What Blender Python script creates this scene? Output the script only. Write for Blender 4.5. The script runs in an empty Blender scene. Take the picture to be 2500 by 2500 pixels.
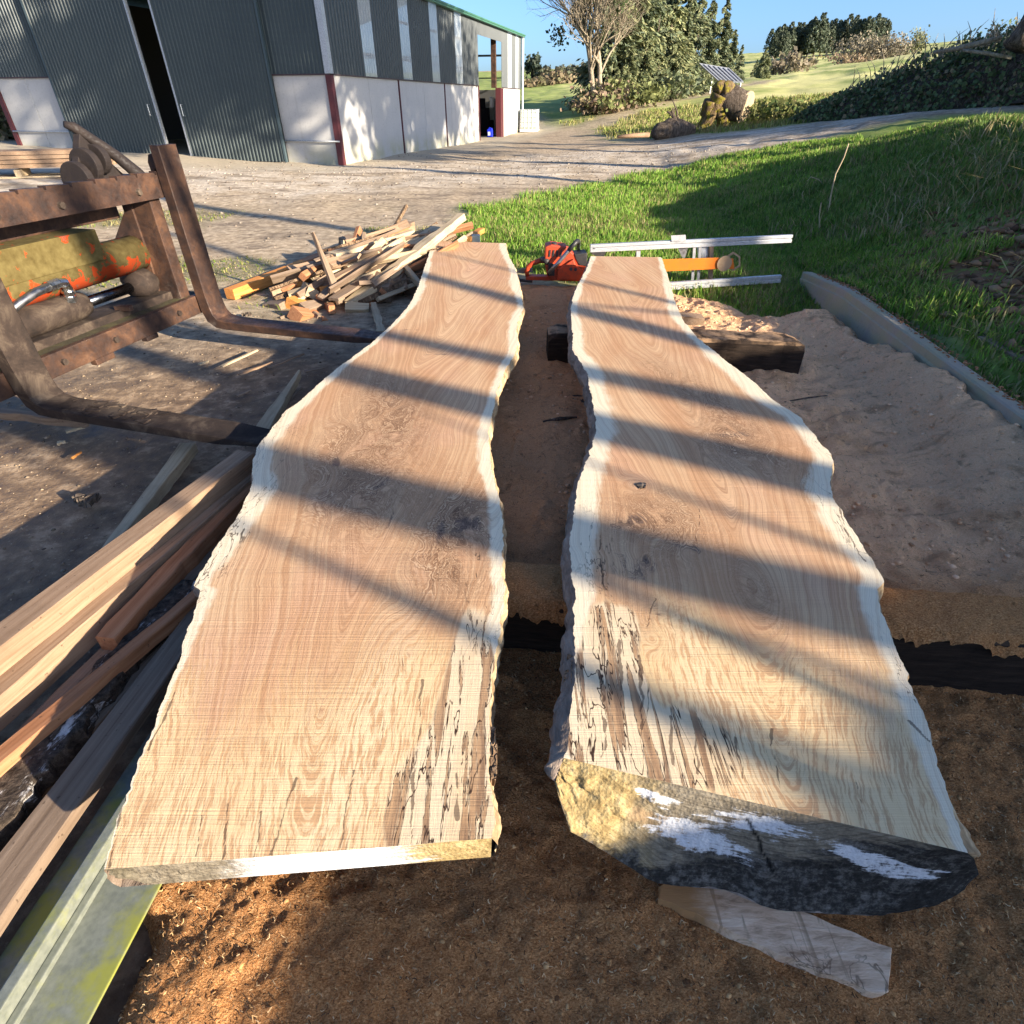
import bpy, bmesh, math, random
import numpy as np
from mathutils import Vector, Matrix
R = math.radians
rng = np.random.default_rng(7)
random.seed(7)
SC = bpy.context.scene
COL = SC.collection

# ---------------------------------------------------------------- camera, sky, sun, exposure
CAM_H = 1.6
PITCH = 35.54
cam_d = bpy.data.cameras.new('camera'); cam = bpy.data.objects.new('camera', cam_d); COL.objects.link(cam)
cam.location = (0, 0, CAM_H); cam.rotation_euler = (R(90 - PITCH), 0, 0)
cam_d.sensor_width = 36; cam_d.sensor_fit = 'HORIZONTAL'; cam_d.lens = 36 * 1400 / 2500
cam_d.clip_start = 0.05; cam_d.clip_end = 3000
SC.camera = cam

SUN_AZ, SUN_EL = 55.0, 16.5          # azimuth measured from -Y towards +X
SA = Vector((math.sin(R(SUN_AZ)), -math.cos(R(SUN_AZ)), 0))        # horizontal, towards the sun
TE = math.tan(R(SUN_EL))
SV = Vector((SA.x, SA.y, TE))                                      # one metre of plan length towards the sun
w = bpy.data.worlds.new('World'); SC.world = w; w.use_nodes = True
nt = w.node_tree; nt.nodes.clear()
sky = nt.nodes.new('ShaderNodeTexSky'); sky.sky_type = 'NISHITA'; sky.sun_disc = False
sky.sun_elevation = R(SUN_EL); sky.sun_rotation = R(180 - SUN_AZ)
sky.altitude = 0; sky.air_density = 0.7; sky.dust_density = 1.7; sky.ozone_density = 4.8
bg = nt.nodes.new('ShaderNodeBackground'); bg.inputs['Strength'].default_value = 0.1
wo = nt.nodes.new('ShaderNodeOutputWorld')
nt.links.new(sky.outputs[0], bg.inputs[0]); nt.links.new(bg.outputs[0], wo.inputs[0])
sd = bpy.data.lights.new('sun', 'SUN'); sun = bpy.data.objects.new('sun', sd); COL.objects.link(sun)
sd.energy = 5.0; sd.angle = R(0.55); sd.color = (1.0, 0.87, 0.69)
sun.rotation_euler = SV.normalized().to_track_quat('Z', 'Y').to_euler()
SC.view_settings.view_transform = 'Standard'; SC.view_settings.look = 'None'
SC.view_settings.gamma = 1; SC.view_settings.use_curve_mapping = False
SC.view_settings.exposure = 1.62

# ---------------------------------------------------------------- helpers
F_PX = 1400.0
def P(px, py, z=0.0):
    """world point at height z that the photograph shows at (px, py)"""
    X = (px - 1250) / F_PX; Y = -(py - 1250) / F_PX
    c, s = math.cos(R(PITCH)), math.sin(R(PITCH))
    dz = Y * c - s; dy = Y * s + c
    t = (z - CAM_H) / dz
    return Vector((X * t, dy * t, z))
def PY(px, py, y):
    """world point at depth y"""
    X = (px - 1250) / F_PX; Y = -(py - 1250) / F_PX
    c, s = math.cos(R(PITCH)), math.sin(R(PITCH))
    dz = Y * c - s; dy = Y * s + c
    t = y / dy
    return Vector((X * t, y, CAM_H + dz * t))

def _h(ix, iy, iz, s):
    n = (ix * 374761393 + iy * 668265263 + iz * 2147483647 + s * 974634541) & 0xFFFFFFFF
    n = ((n ^ (n >> 13)) * 1274126177) & 0xFFFFFFFF
    n = (n ^ (n >> 16)) & 0xFFFFFFFF
    return n / 4294967295.0
def vnoise(x, y, s=0):
    x = np.asarray(x, float); y = np.asarray(y, float)
    ix = np.floor(x).astype(np.int64); iy = np.floor(y).astype(np.int64)
    fx = x - ix; fy = y - iy
    fx = fx * fx * fx * (fx * (fx * 6 - 15) + 10); fy = fy * fy * fy * (fy * (fy * 6 - 15) + 10)
    z0 = np.zeros_like(ix)
    a = _h(ix, iy, z0, s); b = _h(ix + 1, iy, z0, s); c = _h(ix, iy + 1, z0, s); d = _h(ix + 1, iy + 1, z0, s)
    return (a + (b - a) * fx) * (1 - fy) + (c + (d - c) * fx) * fy
def fbm(x, y, s=0, o=4):
    t = 0; a = 0.5; n = 0
    x = np.asarray(x, float); y = np.asarray(y, float)
    for k in range(o):
        t = t + a * (vnoise(x, y, s + k * 17) - 0.5) * 2; n += a; a *= 0.5
        x = x * 2.03 + 13.7; y = y * 2.03 + 7.1
    return t / n
def sstep(a, b, x):
    t = np.clip((np.asarray(x, float) - a) / (b - a), 0, 1); return t * t * (3 - 2 * t)

def tag(o, label=None, cat=None, group=None, kind=None):
    if label: o['label'] = label
    if cat: o['category'] = cat
    if group: o['group'] = group
    if kind: o['kind'] = kind
    return o
def wloc(o):
    v = Vector((0, 0, 0))
    while o is not None:
        v = v + Vector(o.location); o = o.parent
    return v
def thing(name, label, cat, loc=(0, 0, 0), group=None):
    o = bpy.data.objects.new(name, None); COL.objects.link(o)
    o.empty_display_size = 0.1; o.location = loc
    return tag(o, label, cat, group)

class MB:
    """collects shapes in world coordinates; build() links them as one mesh object"""
    def __init__(s): s.v = []; s.f = []; s.m = []
    def add(s, verts, faces, mi=0):
        b = len(s.v)
        s.v.extend([tuple(p) for p in verts]); s.f.extend([[i + b for i in f] for f in faces]); s.m.extend([mi] * len(faces))
        return s
    def box(s, c, size, rot=None, mi=0, jit=0):
        hx, hy, hz = size[0] / 2, size[1] / 2, size[2] / 2
        q = [(-hx, -hy, -hz), (hx, -hy, -hz), (hx, hy, -hz), (-hx, hy, -hz), (-hx, -hy, hz), (hx, -hy, hz), (hx, hy, hz), (-hx, hy, hz)]
        M = rot if rot is not None else Matrix.Identity(3)
        vs = [Vector(c) + M @ Vector([a + random.uniform(-jit, jit) for a in p]) for p in q]
        return s.add(vs, [[0, 3, 2, 1], [4, 5, 6, 7], [0, 1, 5, 4], [1, 2, 6, 5], [2, 3, 7, 6], [3, 0, 4, 7]], mi)
    def loft(s, rings, closed=True, caps=True, mi=0):
        n = len(rings[0]); vs = [p for r in rings for p in r]; fs = []
        for i in range(len(rings) - 1):
            for j in range(n if closed else n - 1):
                k = (j + 1) % n
                fs.append([i * n + j, i * n + k, (i + 1) * n + k, (i + 1) * n + j])
        if caps and closed:
            fs.append(list(range(n))[::-1]); fs.append([(len(rings) - 1) * n + j for j in range(n)])
        return s.add(vs, fs, mi)
    def tube(s, pts, rad, n=8, mi=0, caps=True):
        pts = [Vector(p) for p in pts]
        if not hasattr(rad, '__len__'): rad = [rad] * len(pts)
        rings = []; up = None
        for i, p in enumerate(pts):
            d = (pts[min(i + 1, len(pts) - 1)] - pts[max(i - 1, 0)])
            d = d.normalized() if d.length > 1e-9 else Vector((0, 0, 1))
            if up is None: up = d.orthogonal().normalized()
            else:
                up = up - d * up.dot(d)
                up = up.normalized() if up.length > 1e-6 else d.orthogonal().normalized()
            q = d.cross(up)
            rings.append([p + (up * math.cos(2 * math.pi * k / n) + q * math.sin(2 * math.pi * k / n)) * rad[i] for k in range(n)])
        return s.loft(rings, True, caps, mi)
    def sweep(s, pts, prof, up=Vector((0, 0, 1)), mi=0, caps=True, scales=None):
        """profile (a across, b up) carried along pts"""
        pts = [Vector(p) for p in pts]; rings = []
        for i, p in enumerate(pts):
            d = (pts[min(i + 1, len(pts) - 1)] - pts[max(i - 1, 0)]).normalized()
            a = d.cross(up).normalized(); b = a.cross(d).normalized()
            k = scales[i] if scales else 1
            rings.append([p + a * (q[0] * k) + b * (q[1] * k) for q in prof])
        return s.loft(rings, True, caps, mi)
    def build(s, name, mats, parent=None, smooth=False, origin=None, bevel=0):
        me = bpy.data.meshes.new(name)
        V = np.array(s.v, float)
        if parent is not None: off = np.array(wloc(parent))
        elif origin is not None: off = np.array(origin, float)
        else:
            off = np.array([(V[:, 0].min() + V[:, 0].max()) / 2, (V[:, 1].min() + V[:, 1].max()) / 2, V[:, 2].min()])
        me.from_pydata([tuple(p) for p in V - off], [], s.f)
        mats = mats if isinstance(mats, (list, tuple)) else [mats]
        for m in mats: me.materials.append(m)
        if len(mats) > 1: me.polygons.foreach_set('material_index', np.array(s.m, np.int32))
        bm = bmesh.new(); bm.from_mesh(me); bmesh.ops.recalc_face_normals(bm, faces=bm.faces)
        if bevel: bmesh.ops.bevel(bm, geom=[e for e in bm.edges if e.calc_face_angle(0) > 0.5], offset=bevel, segments=2, profile=0.6, affect='EDGES')
        bm.to_mesh(me); bm.free()
        if smooth:
            me.polygons.foreach_set('use_smooth', np.ones(len(me.polygons), bool))
        o = bpy.data.objects.new(name, me); COL.objects.link(o)
        if parent is not None: o.parent = parent
        else: o.location = off
        return o

def np_mesh(name, V, Fq, mats, parent=None, smooth=True, attrs=None, origin=(0, 0, 0), kind=None, colors=None):
    """fast mesh from numpy arrays: V (n,3), Fq (m,3 or 4)"""
    me = bpy.data.meshes.new(name)
    V = np.asarray(V, np.float32); Fq = np.asarray(Fq, np.int32); k = Fq.shape[1]
    off = np.array(wloc(parent) if parent is not None else origin, np.float32)
    me.vertices.add(len(V)); me.vertices.foreach_set('co', (V - off).ravel())
    me.loops.add(Fq.size); me.loops.foreach_set('vertex_index', Fq.ravel())
    me.polygons.add(len(Fq)); me.polygons.foreach_set('loop_start', np.arange(0, Fq.size, k, dtype=np.int32))
    me.update(calc_edges=True)
    for n, a in (attrs or {}).items():
        at = me.attributes.new(n, 'FLOAT', 'POINT'); at.data.foreach_set('value', np.asarray(a, np.float32).ravel())
    for m in (mats if isinstance(mats, (list, tuple)) else [mats]): me.materials.append(m)
    if smooth: me.polygons.foreach_set('use_smooth', np.ones(len(Fq), bool))
    me.validate()
    o = bpy.data.objects.new(name, me); COL.objects.link(o)
    if parent is not None: o.parent = parent
    else: o.location = off
    if kind: o['kind'] = kind
    return o
def grid_faces(nu, nv):
    i = np.arange(nu - 1)[:, None] * nv + np.arange(nv - 1)[None, :]
    return np.stack([i, i + nv, i + nv + 1, i + 1], -1).reshape(-1, 4)
def copy_tree(o, parent=None):
    c = o.copy(); COL.objects.link(c)
    if parent is not None: c.parent = parent
    for ch in list(o.children): copy_tree(ch, c)
    return c

# ---------------------------------------------------------------- material helper
class G:
    def __init__(s, name, rough=0.8, spec=0.3):
        s.m = bpy.data.materials.new(name); s.m.use_nodes = True; s.t = s.m.node_tree; s.t.nodes.clear()
        s.out = s.t.nodes.new('ShaderNodeOutputMaterial'); s.b = s.t.nodes.new('ShaderNodeBsdfPrincipled')
        s.t.links.new(s.b.outputs[0], s.out.inputs[0])
        s.set('Roughness', rough); s.set('Specular IOR Level', spec)
    def put(s, sock, v):
        if v is None: return
        if isinstance(v, bpy.types.NodeSocket): s.t.links.new(v, sock)
        else:
            if hasattr(sock.default_value, '__len__'):
                v = tuple(v) if hasattr(v, '__len__') else (v,) * len(sock.default_value)
                if len(sock.default_value) == 4 and len(v) == 3: v = v + (1,)
            sock.default_value = v
    def set(s, name, v): s.put(s.b.inputs[name], v); return s
    def nd(s, t, **p):
        n = s.t.nodes.new(t)
        for k, v in p.items(): setattr(n, k, v)
        return n
    def co(s, which='Object'): return s.nd('ShaderNodeTexCoord').outputs[which]
    def geo(s): return s.nd('ShaderNodeNewGeometry').outputs['Position']
    def rnd(s): return s.nd('ShaderNodeObjectInfo').outputs['Random']
    def at(s, name):
        n = s.nd('ShaderNodeAttribute', attribute_name=name); return n.outputs['Fac']
    def mp(s, vec, scale=(1, 1, 1), rot=(0, 0, 0), loc=(0, 0, 0)):
        n = s.nd('ShaderNodeMapping'); s.put(n.inputs['Vector'], vec)
        n.inputs['Scale'].default_value = scale; n.inputs['Rotation'].default_value = rot; n.inputs['Location'].default_value = loc
        return n.outputs[0]
    def noise(s, vec, scale=5, detail=4, rough=0.55, dist=0.0):
        n = s.nd('ShaderNodeTexNoise'); s.put(n.inputs['Vector'], vec); s.put(n.inputs['Scale'], scale)
        s.put(n.inputs['Detail'], detail); s.put(n.inputs['Roughness'], rough); s.put(n.inputs['Distortion'], dist)
        return n.outputs[0]
    def noise1(s, wv, scale=5, detail=3, rough=0.6):
        n = s.nd('ShaderNodeTexNoise', noise_dimensions='1D'); s.put(n.inputs['W'], wv); s.put(n.inputs['Scale'], scale)
        s.put(n.inputs['Detail'], detail); s.put(n.inputs['Roughness'], rough); return n.outputs[0]
    def vor(s, vec, scale=5, feature='F1', out='Distance', rnd=1.0):
        n = s.nd('ShaderNodeTexVoronoi', feature=feature); s.put(n.inputs['Vector'], vec); s.put(n.inputs['Scale'], scale)
        s.put(n.inputs['Randomness'], rnd); return n.outputs[out]
    def ma(s, op, a, b=None, c=None, clamp=False):
        n = s.nd('ShaderNodeMath', operation=op, use_clamp=clamp); s.put(n.inputs[0], a)
        if b is not None: s.put(n.inputs[1], b)
        if c is not None: s.put(n.inputs[2], c)
        return n.outputs[0]
    def rmp(s, v, a, b, lo=0.0, hi=1.0):
        n = s.nd('ShaderNodeMapRange', interpolation_type='SMOOTHSTEP'); s.put(n.inputs[0], v)
        for i, q in enumerate((a, b, lo, hi)): n.inputs[i + 1].default_value = q
        return n.outputs[0]
    def ramp(s, fac, stops):
        n = s.nd('ShaderNodeValToRGB'); s.put(n.inputs[0], fac); e = n.color_ramp.elements
        while len(e) < len(stops): e.new(0.5)
        for q, (p, c) in zip(e, stops): q.position = p; q.color = (*c, 1)
        return n.outputs[0]
    def mix(s, fac, a, b, mode='MIX'):
        n = s.nd('ShaderNodeMix', data_type='RGBA', blend_type=mode); s.put(n.inputs[0], fac)
        s.put(n.inputs[6], a); s.put(n.inputs[7], b); return n.outputs[2]
    def bump(s, h, strength=0.5, dist=0.01, nrm=None):
        n = s.nd('ShaderNodeBump'); s.put(n.inputs['Height'], h); n.inputs['Strength'].default_value = strength
        n.inputs['Distance'].default_value = dist
        if nrm is not None: s.put(n.inputs['Normal'], nrm)
        return n.outputs[0]
    def done(s, col=None, nrm=None, rough=None):
        if col is not None: s.set('Base Color', col)
        if nrm is not None: s.put(s.b.inputs['Normal'], nrm)
        if rough is not None: s.set('Roughness', rough)
        return s.m

# ---------------------------------------------------------------- materials
def wood(name, c1, c2, c3, along=1, grime=0.25, seed=0.0, rough=0.75):
    """sawn timber; grain runs along local axis `along` of the object (mapped from object coordinates)"""
    g = G(name, rough, 0.25); o = g.co('Object')
    sc = [55, 55, 55]; sc[along] = 2.2
    v = g.mp(o, sc, loc=(seed, seed * 1.7, 0))
    n = g.noise(v, 1, 5, 0.6, 0.6)
    col = g.ramp(n, [(0.25, c1), (0.5, c2), (0.78, c3)])
    n2 = g.noise(o, 3.1, 4, 0.6)
    col = g.mix(g.rmp(n2, 0.45, 0.75, 0, grime), col, (0.12, 0.075, 0.045))
    sp = g.rmp(g.noise(o, 60, 2, 0.5), 0.68, 0.74, 0, 0.6)
    col = g.mix(sp, col, (0.05, 0.03, 0.02))
    r = g.rnd(); col = g.mix(g.ma('MULTIPLY', r, 0.35), col, g.mix(1, col, (0.6, 0.55, 0.5), 'MULTIPLY'))
    return g.done(col, g.bump(g.ma('ADD', n, g.ma('MULTIPLY', g.noise(o, 160, 2), 0.5)), 0.35, 0.003))
M = {}
M['timber_fresh'] = wood('sawn_timber', (0.2, 0.12, 0.07), (0.31, 0.205, 0.13), (0.4, 0.285, 0.19), 1, 0.5)
M['timber_pale'] = wood('pale_timber', (0.34, 0.25, 0.15), (0.49, 0.385, 0.245), (0.58, 0.475, 0.32), 1, 0.35, 3)
M['timber_orange'] = wood('orange_timber', (0.42, 0.15, 0.035), (0.58, 0.24, 0.06), (0.66, 0.34, 0.12), 1, 0.15, 5)
M['timber_grey'] = wood('weathered_timber', (0.13, 0.088, 0.06), (0.23, 0.165, 0.115), (0.33, 0.245, 0.175), 1, 0.4, 9, 0.85)
M['timber_red'] = wood('red_timber', (0.25, 0.1, 0.04), (0.38, 0.17, 0.08), (0.5, 0.27, 0.14), 1, 0.3, 13)
def bark_mat(name, a, b, c, moss=None, sc=14):
    g = G(name, 0.95, 0.15); o = g.co('Object')
    v = g.mp(o, (1, 1, 0.35))
    n = g.noise(v, sc, 6, 0.65, 0.8); vr = g.vor(g.mp(o, (1, 1, 0.3)), sc * 1.6, 'DISTANCE_TO_EDGE')
    col = g.ramp(n, [(0.3, a), (0.5, b), (0.72, c)])
    if moss: col = g.mix(g.rmp(g.noise(o, 5, 4), 0.48, 0.6, 0, 0.9), col, moss)
    h = g.ma('ADD', n, g.rmp(vr, 0.0, 0.12))
    return g.done(col, g.bump(h, 0.8, 0.02))
M['bark'] = bark_mat('bark', (0.035, 0.026, 0.02), (0.11, 0.085, 0.065), (0.25, 0.2, 0.16))
M['bark_brown'] = bark_mat('brown_bark', (0.07, 0.04, 0.022), (0.2, 0.13, 0.08), (0.36, 0.26, 0.16), None, 22)
M['bark_mossy'] = bark_mat('mossy_bark', (0.05, 0.035, 0.02), (0.16, 0.11, 0.06), (0.28, 0.21, 0.1), (0.2, 0.17, 0.02), 8)
M['bark_pale'] = bark_mat('pale_bark', (0.17, 0.14, 0.1), (0.3, 0.25, 0.18), (0.42, 0.36, 0.27), None, 6)
g = G('lichen_bark', 0.95, 0.1); o = g.co('Object')
n = g.noise(o, 40, 6, 0.65, 0.5)
c = g.ramp(n, [(0.32, (0.02, 0.016, 0.013)), (0.55, (0.085, 0.065, 0.05)), (0.8, (0.2, 0.15, 0.11))])
c = g.mix(g.rmp(g.noise(g.mp(o, (1, .35, 1)), 6.5, 6, 0.75), 0.53, 0.6), c, (0.6, 0.58, 0.56))
M['bark_lichen'] = g.done(c, g.bump(n, 1.0, 0.02))
g = G('dark_sleeper', 0.85, 0.2); o = g.co('Object')
n = g.noise(g.mp(o, (3, 60, 60)), 1, 5, 0.65)
c = g.ramp(n, [(0.3, (0.012, 0.008, 0.006)), (0.6, (0.035, 0.023, 0.016)), (0.85, (0.09, 0.06, 0.04))])
up = g.nd('ShaderNodeSeparateXYZ'); g.put(up.inputs[0], g.nd('ShaderNodeNewGeometry').outputs['Normal'])
c = g.mix(g.ma('MULTIPLY', g.rmp(up.outputs[2], 0.5, 0.9), g.rmp(g.noise(o, 9, 5, 0.65), 0.36, 0.56)), c, g.mix(g.noise(o, 60, 3), (0.22, 0.12, 0.06), (0.5, 0.33, 0.19)))
M['sleeper'] = g.done(c, g.bump(n, 0.8, 0.01))
g = G('rusty_steel', 0.72, 0.35); o = g.co('Object')
n = g.noise(o, 7, 7, 0.65, 0.4); n2 = g.noise(o, 34, 5, 0.7)
c = g.ramp(n, [(0.3, (0.018, 0.012, 0.011)), (0.48, (0.05, 0.027, 0.019)), (0.62, (0.095, 0.048, 0.028)), (0.8, (0.17, 0.095, 0.055))])
c = g.mix(g.rmp(n2, 0.5, 0.7, 0, 0.6), c, (0.03, 0.02, 0.018))
c = g.mix(g.rmp(g.noise(o, 4.3, 5, 0.6), 0.62, 0.72, 0, 0.4), c, (0.2, 0.16, 0.13))
M['rust'] = g.done(c, g.bump(g.ma('ADD', n2, n), 0.22, 0.004), g.rmp(n2, 0.3, 0.7, 0.42, 0.8))
g = G('muddy_steel', 0.85, 0.2); o = g.co('Object')
n = g.noise(o, 6, 7, 0.7, 0.6)
c = g.ramp(n, [(0.3, (0.014, 0.011, 0.010)), (0.5, (0.04, 0.028, 0.022)), (0.66, (0.1, 0.075, 0.055)), (0.8, (0.2, 0.165, 0.12))])
M['mud_steel'] = g.done(c, g.bump(g.noise(o, 60, 5, 0.7), 0.3, 0.004))
g = G('algae_orange_paint', 0.9, 0.12); o = g.co('Object')
n = g.noise(o, 11, 6, 0.65, 0.3)
c = g.ramp(g.noise(o, 24, 5), [(0.3, (0.08, 0.059, 0.02)), (0.7, (0.14, 0.11, 0.042))])
zc = g.nd('ShaderNodeSeparateXYZ'); g.put(zc.inputs[0], o); lowz = g.rmp(zc.outputs[2], 0.64, 0.80, 0.13, -0.03)
c = g.mix(g.rmp(g.ma('ADD', n, lowz), 0.57, 0.61), c, (0.36, 0.05, 0.012)); c = g.mix(g.rmp(n, 0.66, 0.7, 0, 0.8), c, (0.12, 0.09, 0.07))
M['algae_paint'] = g.done(c, g.bump(n, 0.2, 0.004))
def metal(name, col, rough=0.35, met=1.0):
    g = G(name, rough, 0.5); g.set('Metallic', met); o = g.co('Object')
    n = g.noise(o, 30, 4, 0.6)
    c = g.mix(g.rmp(n, 0.4, 0.7, 0, 0.5), col, tuple(x * 0.55 for x in col))
    return g.done(c, g.bump(n, 0.08, 0.002), g.rmp(n, 0.3, 0.7, rough * 0.8, min(1, rough * 1.4)))
M['aluminium'] = metal('brushed_aluminium', (0.5, 0.51, 0.53), 0.42, 0.55)
M['chrome'] = metal('zinc_fitting', (0.7, 0.7, 0.68), 0.25)
M['dark_rod'] = metal('oily_rod', (0.12, 0.125, 0.14), 0.25)
M['galv'] = metal('galvanised_steel', (0.5, 0.52, 0.53), 0.5, 0.6)
def paint(name, col, rough=0.5, dirt=0.4, dcol=(0.08, 0.06, 0.045), sc=6, spec=0.4):
    g = G(name, rough, spec); o = g.co('Object')
    c = g.mix(g.rmp(g.noise(o, sc, 6, 0.65), 0.42, 0.72, 0, dirt), col, dcol)
    n = g.noise(o, sc * 8, 3)
    return g.done(c, g.bump(n, 0.1, 0.002), g.rmp(n, 0.3, 0.7, rough * 0.8, min(1, rough * 1.3)))
M['mossy_steel'] = paint('mossy_steel', (0.05, 0.04, 0.022), 0.8, 0.7, (0.12, 0.11, 0.035), 9)
M['saw_orange'] = paint('chainsaw_orange', (0.42, 0.05, 0.014), 0.5, 0.65, (0.09, 0.04, 0.025), 18)
M['bar_orange'] = paint('mill_orange', (0.6, 0.15, 0.012), 0.4, 0.25, (0.2, 0.09, 0.03), 10)
M['black_plastic'] = paint('black_plastic', (0.02, 0.02, 0.022), 0.5, 0.5, (0.08, 0.07, 0.06), 10)
M['red_paint'] = paint('red_oxide', (0.085, 0.02, 0.024), 0.55, 0.3, (0.05, 0.025, 0.025), 4)
M['blue_plastic'] = paint('blue_plastic', (0.01, 0.03, 0.6), 0.4, 0.1)
M['white_plastic'] = paint('white_plastic', (0.78, 0.78, 0.74), 0.5, 0.25, (0.4, 0.4, 0.33))
M['tank_white'] = paint('tank_plastic', (0.62, 0.68, 0.6), 0.5, 0.3, (0.4, 0.45, 0.36))
M['sand_metal'] = paint('primer_brown', (0.36, 0.25, 0.15), 0.6, 0.4, (0.15, 0.09, 0.06), 9)
g = G('galvanised_algae', 0.5, 0.4); o = g.co('Object'); g.set('Metallic', 0.25)
n = g.noise(o, 3.2, 7, 0.7); n2 = g.noise(o, 45, 5, 0.65)
c = g.ramp(n2, [(0.3, (0.15, 0.165, 0.14)), (0.7, (0.25, 0.265, 0.22))])
c = g.mix(g.rmp(n, 0.44, 0.62, 0, 0.9), c, (0.3, 0.31, 0.05))
M['lintel'] = g.done(c, g.bump(n2, 0.2, 0.002))
M['hook_steel'] = paint('dark_rusted_steel', (0.016, 0.011, 0.010), 0.75, 0.6, (0.036, 0.024, 0.018), 9)
# concrete
def concrete(name, a, b, stain=0.4, sc=1.0):
    g = G(name, 0.9, 0.2); o = g.geo()
    n = g.noise(o, 1.3 * sc, 6, 0.65); n2 = g.noise(o, 18 * sc, 5, 0.6)
    c = g.mix(n, a, b); c = g.mix(g.rmp(n2, 0.5, 0.75, 0, 0.35), c, tuple(x * 0.6 for x in a))
    st = g.noise(g.mp(o, (5, 5, 0.35)), 1.0, 4, 0.6)
    c = g.mix(g.rmp(st, 0.55, 0.75, 0, stain), c, (0.24, 0.22, 0.19))
    zz = g.nd('ShaderNodeSeparateXYZ'); g.put(zz.inputs[0], o)
    foot = g.ma('MULTIPLY', g.rmp(zz.outputs[2], 0.05, 0.75, 1, 0), g.rmp(n, 0.35, 0.6))
    c = g.mix(g.ma('MULTIPLY', foot, 0.55), c, (0.3, 0.29, 0.13))
    return g.done(c, g.bump(n2, 0.25, 0.01))
M['concrete'] = concrete('cast_concrete', (0.4, 0.395, 0.38), (0.5, 0.49, 0.47), 0.22)
M['kerb'] = concrete('kerb_concrete', (0.3, 0.245, 0.19), (0.42, 0.36, 0.29), 0.3, 2)
g = G('green_cladding', 0.42, 0.4); o = g.geo()
c = g.mix(g.noise(o, 0.9, 5, 0.6), (0.026, 0.037, 0.045), (0.045, 0.058, 0.064))
M['cladding'] = g.done(c, None, 0.42)
g = G('green_door', 0.42, 0.4); o = g.geo()
c = g.mix(g.noise(o, 0.8, 5, 0.6), (0.034, 0.049, 0.055), (0.058, 0.076, 0.076))
M['door_green'] = g.done(c)
g = G('green_trim', 0.45, 0.4); M['trim'] = g.done((0.06, 0.17, 0.12))
g = G('dark_flashing', 0.5, 0.4); M['flashing'] = g.done((0.05, 0.075, 0.085))
g = G('translucent_sheet', 0.35, 0.4); o = g.geo()
c = g.mix(g.noise(o, 2, 4), (0.42, 0.44, 0.44), (0.55, 0.56, 0.54)); g.set('Transmission Weight', 0.35)
M['sheet'] = g.done(c)
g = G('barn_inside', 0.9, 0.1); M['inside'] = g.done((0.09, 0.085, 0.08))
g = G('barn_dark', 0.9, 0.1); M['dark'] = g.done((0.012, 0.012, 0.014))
g = G('solar_glass', 0.15, 0.5); M['solar'] = g.done((0.035, 0.07, 0.16))
M['saw_grey'] = metal('bar_steel', (0.32, 0.32, 0.33), 0.4)
# ---------------------------------------------------------------- terrain
def ridge_h(y):
    """height of the bank top along its crest"""
    return np.interp(y, [-30, -14, -8, -4.2, -3.2, -1.5, 0, .8, 1.5, 2.0, 4, 9, 14, 20, 30], [2.6, 2.6, 2.58, 2.45, 2.40, 2.0, 1.86, 1.78, 1.52, 1.42, 1.42, 1.42, 1.3, 0.9, 0.5])
def kerb_x(y): return 2.62 + 0.105 * (np.asarray(y, float) - 2.5)
def bank(x, y):
    y = np.asarray(y, float)
    xf = kerb_x(np.clip(y, -4, 7)) + 0.15 + np.clip(y - 7, 0, 20) * 0.1
    hr = ridge_h(y)
    xr = 6.3 + np.clip(y - 9, 0, 40) * 0.5
    lo = 0.24 * (1 - sstep(5.3, 6.4, y))
    t = np.clip((x - xf) / np.maximum(xr - xf, .5), 0, 1)
    prof = t * (0.82 + 0.18 * t)
    b = np.where(x > xf, lo + (hr - lo) * prof, 0)
    b = np.where(x > xr, hr + (np.clip(x - xr, 0, 25)) * 0.035, b)
    b = b * (1 - sstep(24, 46, np.hypot(x, y)))
    return b
_cp = np.array([(-20, 24, .45), (-13, 22.5, .25), (-8, 21.6, .08), (-5.3, 21, 0), (-3, 10, 0), (-4, 4, 0), (-8, 8, .1), (0, 0, 0), (0, 4, 0), (2, 2, 0), (2.8, 3, 0), (2.4, -2, 0),
    (0, 10, 0), (0, 15, 0), (2.7, 17.5, .0), (0, 30, 0), (.5, 44, 0), (3, 24, 0.05), (5.9, 29, .2), (8.4, 22, .25), (12.4, 22.5, .5), (18, 21, .7), (14, 14, -.1), (-10, -5, 0), (0, -6, 0), (-20, 5, .3),
    (6, 48, 1.2), (9, 32, .45), (12.5, 30, .75), (17.5, 29, 1.1), (24, 24, 1.6), (24, 81, 3.3), (42, 113, 5.4), (106, 255, 14.9), (67, 115, 8.3), (6.4, 111, 2.0), (10.7, 187, 4.4), (16, 314, 11), (-60, 300, 6), (62, 128, 6.3), (79, 188, 10.0),
    (-200, 300, 12), (-40, 60, 1), (-60, 10, 1), (-60, -60, 0), (0, -60, 0), (60, -60, 3), (60, 20, 5), (120, 60, 12), (220, 150, 24), (220, -100, 14), (-220, 0, 3), (-220, -220, 0), (0, -250, 0), (250, -250, 6), (300, 320, 26), (120, 420, 24), (-20, 450, 13), (-300, 450, 18), (500, 500, 36), (-500, -500, 0), (500, -500, 12), (-500, 500, 22)], float)
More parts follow.
